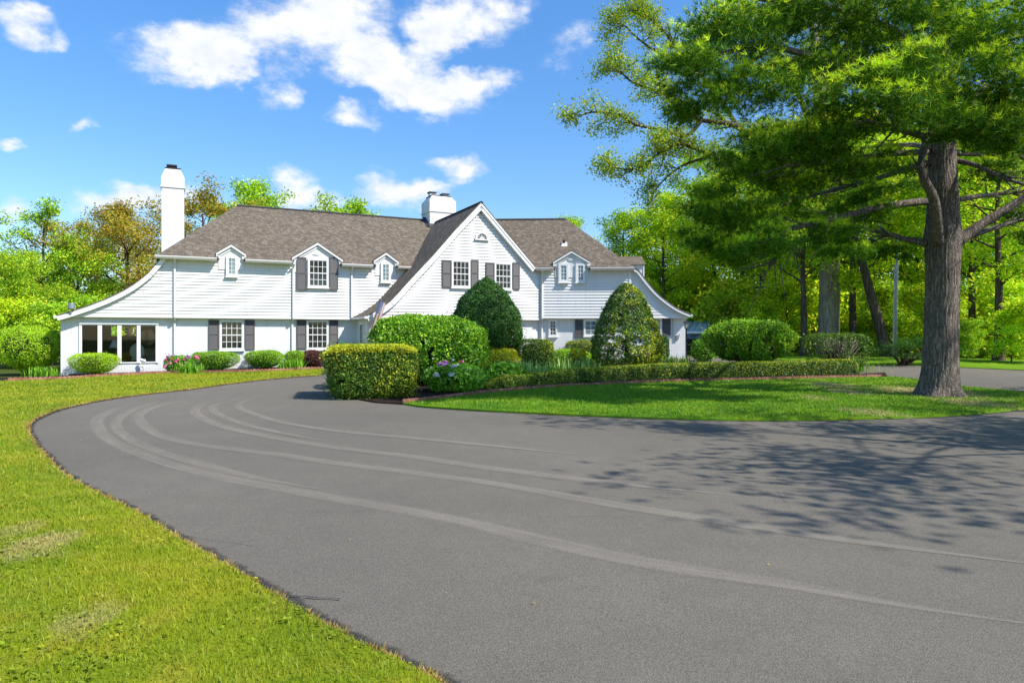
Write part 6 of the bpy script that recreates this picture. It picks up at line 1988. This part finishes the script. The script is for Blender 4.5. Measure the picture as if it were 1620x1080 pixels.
limbs = [
    ([op(1305, 330), op(1230, 250, -.5), op(1165, 200, -1), op(1110, 190, -1.2), op(1062, 160, -1.5), op(1030, 120, -1.2)], .24),
    ([op(1110, 190, -1.2), op(1085, 215, -1.4), op(1045, 205, -1.6), op(1005, 197, -1.8), op(975, 180, -2), op(935, 178, -2.2), op(914, 186, -2.2)], .12),
    ([op(1085, 165, -1.2), op(1040, 145, -.9), op(1000, 130, -.8), op(975, 110, -.6), op(945, 112, -.5)], .09),
    ([op(1305, 350), op(1215, 300, -1), op(1130, 250, -1.5), op(1075, 228, -1.8), op(1040, 245, -2), op(1005, 268, -2.2), op(955, 262, -2.2)], .16),
    ([op(1120, 248, -1.4), op(1080, 262, -.6), op(1050, 285, -.4), op(1030, 310, 0)], .09),
    ([op(1170, 205, -1), op(1120, 130, 0), op(1080, 90, .3), op(1050, 50, .5), op(1015, 20, .6), op(985, 18, .6)], .14),
    ([op(1080, 90, .3), op(1045, 85, .4), op(1010, 62, .2), op(985, 40, 0), op(978, 70, .1)], .08),
    ([op(1300, 250, .4), op(1250, 120, 1), op(1180, 10, 1.5), op(1100, -60, 1.5), op(1050, -40, 1)], .17),
    ([op(1305, 240, .5), op(1330, 120, 1), op(1360, 0, 1.5), op(1400, -100, 1.5)], .16),
    ([op(1308, 300, 0), op(1400, 180, 1.5), op(1470, 120, 2.5), op(1540, 60, 3)], .17),
]
path_tree('oak_tree', 'tall oak with thick pale trunk and thin leaved limbs reaching left into the sky', 'tree', trunk, limbs, 'palebark', 'oak', .165, 30, .33, 141, sub=8, subl=(.8, 1.9))

# ------------------------------------------------------------------ the big pine
pb_ = ground_pt(1486, 628)
PX0, PY0, PZ0 = pb_.x, pb_.y, pb_.z
def pp(x, y, dy=0.0): return at(x, y, PY0 + dy)
pine = empty('pine_tree', (PX0, PY0, PZ0), 'big pine with furrowed dark trunk and spreading boughs on the island lawn', 'tree')
def pine_trunk():
    # a furrowed column with a flared foot
    zs = [-.15, 0, .08, .18, .32, .55, .9, 1.4, 2.0, 2.7, 3.4, 4.0, 4.35, 4.7, 5.2, 5.8, 6.6, 7.6, 9, 11, 13.5, 16.5, 19.5]
    rs = [.66, .62, .57, .52, .47, .44, .415, .40, .39, .385, .385, .41, .44, .385, .36, .335, .31, .29, .26, .22, .17, .11, .04]
    n = 96; V = []; F = []
    r = np.random.default_rng(3)
    zz = []; rr = []
    for i in range(len(zs) - 1):
        steps = max(1, int((zs[i + 1] - zs[i]) / .12)) if zs[i] < 7 else 3
        for s in range(steps):
            t = s / steps; zz.append(zs[i] + (zs[i + 1] - zs[i]) * t); rr.append(rs[i] + (rs[i + 1] - rs[i]) * t)
    zz.append(zs[-1]); rr.append(rs[-1])
    ph = r.uniform(0, 6.28, 8)
    for z, rad in zip(zz, rr):
        for k in range(n):
            a = 2 * math.pi * k / n
            flare = max(0, 1 - z / .7) ** 2
            w = 1 + .14 * flare * math.sin(a * 5 + ph[0] + .4 * math.sin(a * 2 + ph[1])) + .02 * math.sin(a * 3 + z * .8 + ph[2])
            tw = a + .06 * math.sin(z * 2.3 + ph[3]) + .05 * math.sin(z * 5.1 + a * 2 + ph[4])
            fur = abs(math.sin(tw * 15 + .5 * math.sin(z * 3.1 + a * 3))) ** .6
            fur2 = math.sin(z * 9 + 5 * math.sin(tw * 7.5 + ph[5])) * .5 + .5
            rad2 = rad * w + (.032 * fur - .016) * min(1, rad * 3) + .012 * fur2 * min(1, rad * 3)
            x = PX0 + rad2 * math.cos(a) + .05 * math.sin(z * .5) + .012 * z
            V.append((x, PY0 + rad2 * math.sin(a), PZ0 + z))
    m = len(zz)
    F = [(j * n + k, j * n + (k + 1) % n, (j + 1) * n + (k + 1) % n, (j + 1) * n + k) for j in range(m - 1) for k in range(n)]
    np_mesh('trunk', V, F, M['pinebark'], pine, True)
pine_trunk()
# boughs seen in the photograph: (points in the photograph with depth, radius)
PL = [
    ([pp(1474, 318), pp(1430, 322, -.4), pp(1370, 333, -.9), pp(1300, 351, -1.4), pp(1255, 362, -1.8), pp(1205, 385, -2.2)], .095),
    ([pp(1310, 348, -1.3), pp(1275, 375, -1.2), pp(1240, 400, -1.2), pp(1215, 420, -1.0)], .04),
    ([pp(1470, 258), pp(1425, 270, .4), pp(1380, 285, .9), pp(1320, 300, 1.2), pp(1260, 318, 1.4), pp(1170, 350, 1.4)], .085),
    ([pp(1468, 240), pp(1420, 243, -.8), pp(1370, 248, -1.5), pp(1310, 255, -2), pp(1240, 262, -2.4)], .08),
    ([pp(1468, 384), pp(1440, 380, .3), pp(1415, 374, .5), pp(1400, 371, .7)], .10),
    ([pp(1484, 384, -.35), pp(1481, 345, -.75), pp(1476, 312, -1.0), pp(1462, 283, -1.1), pp(1458, 255, -1.0), pp(1470, 215, -.9), pp(1500, 190, -.8), pp(1545, 150, -.6), pp(1595, 110, -.3), pp(1640, 60, 0)], .135),
    ([pp(1515, 383), pp(1545, 360, .0), pp(1580, 338, -.1), pp(1620, 312, -.2), pp(1680, 270, -.5), pp(1760, 220, -.8)], .155),
    ([pp(1540, 372, .1), pp(1575, 360, .4), pp(1620, 347, .8), pp(1690, 325, 1.4)], .07),
    ([pp(1515, 316), pp(1545, 311, .5), pp(1580, 307, 1), pp(1625, 303, 1.6), pp(1720, 290, 2.4)], .07),
    ([pp(1512, 254), pp(1545, 262, -.6), pp(1585, 280, -1.2), pp(1625, 294, -1.6), pp(1700, 320, -2)], .065),
    ([pp(1512, 243), pp(1560, 245, .3), pp(1610, 248, .6), pp(1690, 245, 1)], .06),
    ([pp(1484, 200), pp(1420, 170, -1), pp(1350, 120, -2), pp(1270, 85, -3), pp(1190, 75, -3.6), pp(1090, 100, -4)], .12),
    ([pp(1484, 160), pp(1400, 110, 1), pp(1310, 90, 2), pp(1230, 100, 2.6), pp(1150, 130, 3)], .11),
    ([pp(1486, 120), pp(1430, 60, -1.2), pp(1370, 30, -2.2), pp(1300, 10, -3), pp(1200, 0, -3.5)], .11),
    ([pp(1488, 80), pp(1530, 30, -1.6), pp(1580, 10, -2.6), pp(1640, 0, -3.4)], .10),
    ([pp(1480, 220), pp(1440, 210, -2), pp(1410, 200, -3.2), pp(1370, 190, -4.2)], .085),
    ([pp(1486, 180), pp(1540, 170, -1.8), pp(1590, 160, -3), pp(1640, 165, -4)], .09),
    ([pp(1488, 230), pp(1500, 215, 2), pp(1530, 200, 4), pp(1560, 190, 5.5)], .09),
    ([pp(1478, 240), pp(1450, 230, 2), pp(1410, 230, 4), pp(1360, 235, 5.5)], .09),
]
tips = []
for pts, ra in PL:
    pts = catmull(pts, 4); n = len(pts)
    lb = MB(); r = random.Random(n * 7 + int(ra * 1000))
    rr = [ra * (1 - .8 * i / (n - 1)) + .012 for i in range(n)]
    lb.tube(pts, rr, 8)
    for s in range(16):
        k = int(r.uniform(.35, .98) * (n - 1)); b = pts[k]
        d = (pts[min(k + 1, n - 1)] - pts[max(k - 1, 0)]).normalized()
        e = b + (d + Vector((r.uniform(-.9, .9), r.uniform(-.9, .9), r.uniform(-.35, .45)))).normalized() * r.uniform(.5, 1.5)
        lb.tube([b, b.lerp(e, .5) + Vector((0, 0, r.uniform(-.1, .05))), e], [rr[k] * .4 + .006, .014, .006], 5)
    lb.build('limb', M['pinebark'], pine, True)
# sprays of needles: (x, y, half width, half height in the photograph, depth offset, half depth, tufts)
LOBES = [
    (1150, 55, 85, 42, -3.5, 1.3, 620), (1085, 112, 48, 34, -4.0, 1.1, 380), (1210, 20, 85, 30, -3.2, 1.4, 520), (1190, 140, 75, 38, -3.2, 1.2, 520), (1110, 170, 55, 30, -3.2, 1.0, 300),
    (1300, 25, 80, 40, -2.6, 1.6, 560), (1390, 45, 75, 45, -2.4, 1.6, 560), (1470, 35, 75, 50, -2.2, 1.8, 560), (1560, 40, 75, 50, -2.8, 1.8, 620), (1640, 60, 60, 70, -3, 1.8, 420),
    (1280, 110, 70, 40, -2.2, 1.4, 460), (1350, 150, 70, 40, -3.6, 1.3, 520), (1420, 120, 70, 38, -3.4, 1.3, 520), (1385, 185, 60, 34, -4, 1.1, 380), (1455, 170, 55, 36, -3.6, 1.2, 360),
    (1530, 130, 60, 42, -3.2, 1.4, 460), (1600, 150, 55, 46, -3.8, 1.3, 440), (1570, 205, 60, 28, -3.5, 1.1, 330), (1500, 205, 45, 24, -2.6, 1.0, 220), (1640, 210, 45, 36, -3.5, 1.2, 260),
    (1235, 225, 75, 34, -2.4, 1.2, 520), (1305, 222, 55, 36, -2.6, 1.2, 400), (1170, 265, 55, 34, -1.2, 1.1, 330), (1255, 285, 60, 26, -1.6, 1.0, 300), (1330, 268, 50, 24, -1.4, 1.0, 240),
    (1125, 322, 50, 32, 0.6, 1.1, 480), (1180, 350, 60, 30, 1.0, 1.1, 520), (1095, 385, 38, 26, 1.2, 1.0, 320), (1160, 405, 48, 22, .6, .9, 330), (1215, 385, 45, 26, -1.6, 1.0, 360), (1240, 330, 55, 26, 1.2, 1.0, 260),
    (1300, 330, 45, 20, 1.0, .9, 150), (1345, 390, 48, 16, -.6, .8, 150), (1390, 400, 38, 18, .4, .8, 130), (1430, 395, 26, 16, .6, .7, 80), (1400, 300, 45, 24, 2.5, 1.2, 170), (1360, 240, 60, 30, 4.5, 1.4, 260),
    (1440, 290, 30, 20, 2.2, .8, 80), (1560, 190, 60, 40, 5, 1.4, 280), (1650, 250, 50, 40, 1.5, 1.4, 220), (1620, 375, 30, 14, 1.2, .8, 70), (1600, 240, 40, 18, .6, 1.0, 110), (1540, 280, 30, 12, .5, .7, 40),
    (1150, 100, 60, 60, 2.6, 1.3, 320), (1240, 80, 70, 60, 2.3, 1.5, 300), (1340, 80, 80, 60, 1.5, 1.5, 400), (1430, 80, 70, 60, .8, 1.5, 380), (1520, 90, 60, 60, .6, 1.5, 340),
    (1560, 268, 52, 18, -.9, .9, 130), (1605, 330, 36, 14, .9, .9, 90), (1400, 335, 55, 13, -.6, .8, 120), (1350, 305, 60, 18, 1.2, .9, 170), (1425, 262, 46, 16, .6, .8, 110), (1380, 262, 60, 20, -1.6, .9, 200), (1300, 372, 55, 16, -1.4, .9, 150), (1560, 235, 60, 20, .4, .9, 150),
    # higher up, above what the photograph shows
    (1250, -60, 120, 45, -2, 2.5, 520), (1400, -70, 120, 50, -1, 2.8, 560), (1550, -70, 120, 50, -1, 2.8, 560), (1330, -170, 110, 50, 0, 2.6, 420), (1480, -180, 110, 60, 0, 2.6, 460), (1420, -300, 90, 60, 0, 2.2, 360), (1530, -290, 90, 60, 0, 2.2, 360), (1488, -430, 70, 70, 0, 1.6, 300), (1700, 100, 80, 70, 0, 2.4, 420), (1760, 220, 60, 40, -.6, 1.5, 260), (1480, 60, 110, 60, 4, 1.8, 380), (1600, 80, 90, 60, 3.5, 1.8, 340),
]
def needles():
    rng = np.random.default_rng(171)
    T = []; D = []; T2 = []; D2 = []
    for (x, y, sx, sy, dy, sd, m) in LOBES:
        m = int(m * 1.5)
        yy = PY0 + dy
        c = np.array(at(x, y, yy)); s = np.array([sx / FOC * yy, sd, sy / FOC * yy])
        # layered sprays inside the lobe, upper side brightened by new shoots and painted-in sunlight
        nl = max(3, m // 60)
        lc = unit(rng.normal(0, 1, (nl, 3))) * rng.uniform(.25, 1, (nl, 1)) ** .5 * s * .85
        pick = rng.integers(0, nl, m)
        sc = s.mean() / .95
        off = rng.normal(0, 1, (m, 3)) * np.array([.26, .26, .12]) * sc
        P = c + lc[pick] + off
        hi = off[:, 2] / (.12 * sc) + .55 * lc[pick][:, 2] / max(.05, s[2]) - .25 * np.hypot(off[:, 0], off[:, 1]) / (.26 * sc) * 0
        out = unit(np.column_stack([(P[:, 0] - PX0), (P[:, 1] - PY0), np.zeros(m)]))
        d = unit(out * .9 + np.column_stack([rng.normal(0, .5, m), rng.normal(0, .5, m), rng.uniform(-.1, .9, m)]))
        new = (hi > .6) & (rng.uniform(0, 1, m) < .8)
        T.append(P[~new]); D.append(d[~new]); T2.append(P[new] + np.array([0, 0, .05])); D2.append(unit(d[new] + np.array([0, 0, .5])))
    def emit(T, D, k, name, mat, l0, l1, w):
        T = np.concatenate(T); D = np.concatenate(D); m = len(T)
        t = np.repeat(T, k, 0); d = np.repeat(D, k, 0)
        dirs = unit(d * .85 + unit(rng.normal(0, 1, (m * k, 3))))
        L = rng.uniform(l0, l1, m * k)[:, None]
        side = unit(np.cross(dirs, rng.normal(0, 1, (m * k, 3)))) * w
        a = t - side; b = t + side; e = t + dirs * L
        V = np.stack([a, b, e + side * .3, e - side * .3], 1)
        np_mesh(name, V, np.arange(m * k * 4).reshape(-1, 4), M[mat], pine)
    emit(T, D, 13, 'crown', 'needle', .11, .19, .0068)
    emit(T2, D2, 13, 'new_growth', 'needle_new_lit', .10, .17, .0065)
needles()

# ------------------------------------------------------------------ trees past the frame that shade the driveway
def shade(x, y, H, key, rz, label):
    put_tree(key, x, y, H, rz, label, 'tree', 'trees beside the driveway')
shade(13.5, 6.9, 12.0, 'airy', .4, 'tree beside the driveway that throws dappled shade across the asphalt')
shade(20.0, 7.6, 13, 'airy', 2.2, 'tree beside the driveway next to the pine lawn')
shade(24, 13.5, 13, 'ash', 4.2, 'tree beside the driveway past the pine')
# ------------------------------------------------------------------ lamp post, pole, ornament, carport and car
def lamp_post():
    y = 33.4
    x = (1085.5 - CXP) / FOC * y; z = CAMZ + (HYP - 568) / FOC * y
    top = CAMZ + (HYP - 508.5) / FOC * y
    c = Vector((x, y, z)); s = (top - z) / 1.93
    root = empty('lamp_post', c, 'black lantern on a post at the end of the right wing', 'street lamp')
    mb = MB(); mb.lathe(c, [(0, -.3), (.055, -.3), (.055, .12), (.04, .16), (.036, 1.52 * s), (.05, 1.54 * s), (.03, 1.58 * s), (0, 1.58 * s)], 12); mb.build('post', M['black'], root, True)
    h = c + Vector((0, 0, 1.58 * s))
    mb = MB()
    for k in range(6):
        a = 2 * math.pi * k / 6
        mb.tube([h + Vector((.07 * math.cos(a), .07 * math.sin(a), 0)), h + Vector((.125 * math.cos(a), .125 * math.sin(a), .26))], .008, 4)
    mb.lathe(h, [(0, .255), (.15, .255), (.14, .285), (.06, .36), (.02, .38), (.02, .42), (0, .43)], 6)
    mb.lathe(h, [(0, -.01), (.08, -.01), (.08, .012), (0, .012)], 6)
    mb.build('lantern_frame', M['black'], root)
    mb = MB(); mb.lathe(h, [(.066, .012), (.119, .254)], 6); mb.build('lantern_glass', M['lampglass'], root)
lamp_post()
def utility_pole():
    y = 36.0; x = (1416 - CXP) / FOC * y
    root = empty('utility_pole', (x, y, g(x, y)), 'slim pale utility pole in front of the wood', 'pole')
    b = Vector((x, y, g(x, y)))
    mb = MB(); mb.tube([b - Vector((0, 0, .2)), at(1419, 410, y), at(1420, 372, y)], [.085, .075, .07], 10); mb.build('pole', M['pole'], root, True)
    mb = MB(); mb.tube([at(1412.5, 572, y - .14), at(1415, 420, y - .14)], .03, 6); mb.build('conduit', M['galv'], root)
utility_pole()
def ornament():
    c = ground_pt(225.5, 592.5)
    q = A.p(A.px(225.5, 580, .0)[0], -.02, 0)
    root = empty('garden_ornament', (q.x, q.y, .02), 'small white garden ornament with flower heads and a ring by the sunroom', 'ornament')
    yy = q.y
    mb = MB(); mb.tube([Vector((q.x, q.y, 0)), at(226, 584, yy), at(224.5, 572, yy), at(223, 567, yy)], .015, 6); mb.build('stake', M['cream'], root)
    mb = MB()
    cc = at(225, 582, yy)
    mb.tube([cc + Vector((.075 * math.cos(t), 0, .085 * math.sin(t))) for t in [2 * math.pi * i / 20 for i in range(21)]], .026, 8, False); mb.build('ring', M['trim'], root, True)
    for (x, y, r) in ((224, 569.5, .07), (228, 570.5, .075), (223, 575, .04)):
        mb = MB(); mb.lathe(at(x, y, yy) - Vector((0, 0, r)), [(0, 0), (r * .7, r * .3), (r, r), (r * .7, r * 1.7), (0, 2 * r)], 10); mb.build('flower_head', M['trim'], root, True)
ornament()
def carport():
    y0, y1 = 42.0, 46.0
    root = empty('carport', at(1108, 560, 44), 'blue metal carport roof on posts at the end of the right wing', 'carport')
    e0, e1 = at(1080, 524.8, y0), at(1124, 525.0, y0)
    r0, r1 = at(1086, 509.5, y1), at(1138, 506.0, y1)
    mb = MB(); dz = Vector((0, 0, .04))
    mb.hexa([e0, e1, r1, r0, e0 + dz, e1 + dz, r1 + dz, r0 + dz])
    rf = mb.build('roof', M['bluetin'], root)
    mb = MB()
    for k in range(6):
        t = k / 5
        a, b = e0.lerp(e1, t) + dz * 1.05, r0.lerp(r1, t) + dz * 1.05
        s = (e1 - e0).normalized() * .02
        u = Vector((0, 0, .05))
        mb.hexa([a - s, a + s, b + s, b - s, a - s + u, a + s + u, b + s + u, b - s + u])
    mb.build('roof_seam', M['galv'], rf)
    mb = MB(); d = Vector((0, -.09, 0)); u = Vector((0, 0, -.10))
    mb.hexa([e0 + d, e1 + d, e1 - d * .1, e0 - d * .1, e0 + d + u, e1 + d + u, e1 - d * .1 + u, e0 - d * .1 + u]); mb.build('gutter', M['trim'], root)
    for q in (e0.lerp(e1, .03), e0.lerp(e1, .97), r0.lerp(r1, .03), r0.lerp(r1, .97)):
        b = Vector((q.x, q.y, g(q.x, q.y) - .1)); mb = MB(); mb.tube([b, q], .05, 8); mb.build('post', M['galv'], root)
carport()
def car():
    y = 42.6
    c = at(1112, 563, y); c.z = g(c.x, c.y)
    root = empty('parked_car', c, 'dark car under the blue carport seen past the lamp post', 'car', rz=0)
    ang = R(-62)
    ca, sa = math.cos(ang), math.sin(ang)
    def T(x, yy, z): return Vector((c.x + x * ca - yy * sa, c.y + x * sa + yy * ca, c.z + z))
    # x forward, cross-sections of the body
    prof = [(-2.1, .45, .85), (-2.05, .3, .95), (-1.5, .25, 1.0), (-.9, .22, 1.0), (.9, .22, .95), (1.6, .25, .90), (2.0, .3, .78), (2.1, .42, .66)]
    mb = MB(); W = .86
    rings = []
    for x, zb, zt in prof:
        w = W * (.94 if abs(x) > 1.9 else 1)
        rings.append([T(x, -w, zb), T(x, -w, (zb + zt) / 2 + .1), T(x, -w * .93, zt), T(x, w * .93, zt), T(x, w, (zb + zt) / 2 + .1), T(x, w, zb)])
    for a, b in zip(rings, rings[1:]):
        for k in range(6): mb.poly([a[k], a[(k + 1) % 6], b[(k + 1) % 6], b[k]])
    mb.poly(rings[0]); mb.poly(rings[-1][::-1])
    mb.build('body', M['carpaint'], root, True)
    mb = MB()
    lo = [T(-1.9, -.78, .96), T(1.0, -.78, .94), T(1.0, .78, .94), T(-1.9, .78, .96)]; hi = [T(-1.45, -.6, 1.36), T(.15, -.6, 1.36), T(.15, .6, 1.36), T(-1.45, .6, 1.36)]
    for k in range(4): mb.poly([lo[k], lo[(k + 1) % 4], hi[(k + 1) % 4], hi[k]])
    mb.build('window', M['pane_curtain'], root)
    mb = MB(); mb.poly(hi); up = [h + Vector((0, 0, .05)) for h in hi]
    for k in range(4): mb.poly([hi[k], hi[(k + 1) % 4], up[(k + 1) % 4], up[k]])
    mb.poly(up); mb.build('roof', M['carpaint'], root)
    for x in (-1.3, 1.32):
        for s in (-1, 1):
            mb = MB()
            a, b = T(x, s * .70, .32), T(x, s * .885, .32)
            mb.tube([a, b], .32, 20); w = mb.build('wheel', M['rubber'], root)
            mb = MB(); mb.tube([T(x, s * .87, .32), T(x, s * .9, .32)], .2, 16); mb.build('rim', M['rim'], w)
    for s in (-1, 1):
        mb = MB(); mb.hexa([T(2.02, s * .55 - .17, .56), T(2.02, s * .55 + .17, .56), T(2.11, s * .55 + .17, .56), T(2.11, s * .55 - .17, .56), T(1.98, s * .55 - .17, .70), T(1.98, s * .55 + .17, .70), T(2.09, s * .55 + .17, .70), T(2.09, s * .55 - .17, .70)]); mb.build('headlight', M['headlight'], root)
car()

# ------------------------------------------------------------------ sky, sun, camera
SUN_AZ, SUN_EL = R(118), R(47)     # from +Y towards +X
to_sun = Vector((math.sin(SUN_AZ) * math.cos(SUN_EL), math.cos(SUN_AZ) * math.cos(SUN_EL), math.sin(SUN_EL)))
sl = bpy.data.lights.new('sun', 'SUN'); sl.energy = 4.4; sl.angle = R(0.55); sl.color = (1.0, 0.955, 0.885)
so = bpy.data.objects.new('sun', sl); COL.objects.link(so); so.location = to_sun * 60
so.rotation_euler = (-to_sun).to_track_quat('-Z', 'Y').to_euler()

world = bpy.data.worlds.new('World'); SC.world = world; world.use_nodes = True
nt = world.node_tree; nt.nodes.clear()
out = nt.nodes.new('ShaderNodeOutputWorld')
sky = nd(nt, 'ShaderNodeTexSky', sky_type='NISHITA', sun_disc=False, sun_elevation=SUN_EL, sun_rotation=SUN_AZ, altitude=200, air_density=1.0, dust_density=0.3, ozone_density=2.5)
skyc = nd(nt, 'ShaderNodeHueSaturation', {'Color': sky.outputs[0], 'Hue': 0.503, 'Saturation': 1.13, 'Value': 1.66}).outputs[0]
# clouds by compass direction and height
d = nt.nodes.new('ShaderNodeTexCoord').outputs['Generated']
sp = nd(nt, 'ShaderNodeSeparateXYZ', {0: d})
az = math_n(nt, 'ARCTAN2', sp.outputs[0], sp.outputs[1])
el = math_n(nt, 'ARCSINE', sp.outputs[2])
co = nd(nt, 'ShaderNodeCombineXYZ', {0: az, 1: el, 2: 0.0}).outputs[0]
wn = nd(nt, 'ShaderNodeTexNoise', {'Vector': mapping(nt, co, (1, 1.5, 1)), 'Scale': 9.0, 'Detail': 5.0, 'Roughness': 0.6})
warp = nd(nt, 'ShaderNodeVectorMath', {0: wn.outputs['Color'], 1: (0.5, 0.5, 0.5)}, operation='SUBTRACT').outputs[0]
warp = nd(nt, 'ShaderNodeVectorMath', {0: warp, 1: (0.13, 0.085, 0.0)}, operation='MULTIPLY').outputs[0]
cw = nd(nt, 'ShaderNodeVectorMath', {0: co, 1: warp}, operation='ADD').outputs[0]
CLOUDS = [(300, 85, 105, 42, 6, 1), (425, 55, 130, 50, 14, 1), (540, 20, 95, 42, 8, 1), (350, 105, 60, 28, 0, 1), (565, 85, 75, 42, 10, .95), (625, 118, 80, 42, -10, 1), (690, 148, 90, 36, -6, .95), (770, 135, 60, 24, 5, .9),
          (745, 22, 100, 45, 10, 1), (690, 62, 50, 40, 20, .95), (440, 142, 42, 20, 15, .8), (565, 183, 56, 20, 0, .85), (30, 42, 55, 28, -12, .95), (78, 66, 30, 18, -20, .75), (126, 185, 40, 10, 15, .8), (8, 221, 30, 12, 12, .85),
          (150, 305, 60, 26, 0, .95), (212, 305, 45, 22, 0, .85), (275, 312, 60, 26, 0, .9), (16, 336, 38, 28, 0, 1), (470, 302, 50, 32, 0, 1), (512, 310, 34, 20, 0, .85), (600, 292, 52, 34, 0, 1), (660, 304, 60, 24, 0, .9), (722, 256, 46, 16, 4, .95), (910, 76, 60, 24, 14, .5), (700, 288, 40, 12, 20, .6)]
tot = None
for (x, y, rx, ry, rot, st) in CLOUDS:
    v = Vector(((x - CXP) / FOC, 1.0, (HYP - y) / FOC)).normalized()
    a0, e0 = math.atan2(v.x, v.y), math.asin(v.z)
    k = math.cos(a0) 
    ra, re = 1.22 * rx / FOC * k * k, 1.25 * ry / FOC * k
    m_ = nd(nt, 'ShaderNodeMapping', {'Vector': cw, 'Location': (a0, e0, 0), 'Rotation': (0, 0, R(rot)), 'Scale': (ra, re, 1)}, vector_type='TEXTURE')
    ln = nd(nt, 'ShaderNodeVectorMath', {0: m_.outputs[0]}, operation='LENGTH').outputs['Value']
    b = math_n(nt, 'MULTIPLY', math_n(nt, 'SUBTRACT', 1.0, ln, clamp=True), st)
    tot = b if tot is None else math_n(nt, 'MAXIMUM', tot, b) if rx < 40 else math_n(nt, 'ADD', tot, b)
fine = nd(nt, 'ShaderNodeTexNoise', {'Vector': mapping(nt, co, (1, 1.6, 1)), 'Scale': 22.0, 'Detail': 7.0, 'Roughness': 0.62}).outputs['Fac']
dens = math_n(nt, 'ADD', math_n(nt, 'MULTIPLY', tot, 1.6), math_n(nt, 'MULTIPLY', math_n(nt, 'SUBTRACT', fine, 0.5), 2.3))
mask = nd(nt, 'ShaderNodeMapRange', {'Value': dens, 'From Min': 0.04, 'From Max': 1.6, 'To Min': 0.0, 'To Max': 0.97}, interpolation_type='SMOOTHSTEP').outputs[0]
mask = math_n(nt, 'MULTIPLY', mask, nd(nt, 'ShaderNodeMapRange', {'Value': tot, 'From Min': 0.02, 'From Max': 0.25}).outputs[0])
shade_ = nd(nt, 'ShaderNodeMapRange', {'Value': fine, 'From Min': 0.3, 'From Max': 0.65, 'To Min': 0.0, 'To Max': 1.0}).outputs[0]
cl = mixc(nt, shade_, (5.2, 5.6, 6.2), (6.9, 6.9, 6.9))
grad = nd(nt, 'ShaderNodeMapRange', {'Value': el, 'From Min': 0.0, 'From Max': 0.55, 'To Min': 0.66, 'To Max': 1.0}).outputs[0]
skyc = nd(nt, 'ShaderNodeHueSaturation', {'Color': skyc, 'Value': grad, 'Saturation': 1.12}).outputs[0]
col = mixc(nt, mask, skyc, cl)
bg = nd(nt, 'ShaderNodeBackground', {'Color': col, 'Strength': 0.10})
nt.links.new(bg.outputs[0], out.inputs['Surface'])

cam = bpy.data.cameras.new('camera'); cam.sensor_width = 36.0; cam.lens = 24.0; cam.shift_y = -10.0 / 1620.0; cam.clip_end = 2000.0; cam.clip_start = 0.05
co_ = bpy.data.objects.new('camera', cam); COL.objects.link(co_); co_.location = (0, 0, CAMZ); co_.rotation_euler = (R(90), 0, 0)
SC.camera = co_
SC.render.engine = 'CYCLES'
vs = SC.view_settings; vs.view_transform = 'Standard'; vs.look = 'None'; vs.exposure = 0.68; vs.gamma = 1.0
SC.cycles.max_bounces = 5; SC.cycles.diffuse_bounces = 3; SC.cycles.glossy_bounces = 3; SC.cycles.transparent_max_bounces = 12
SC.cycles.use_denoising = True
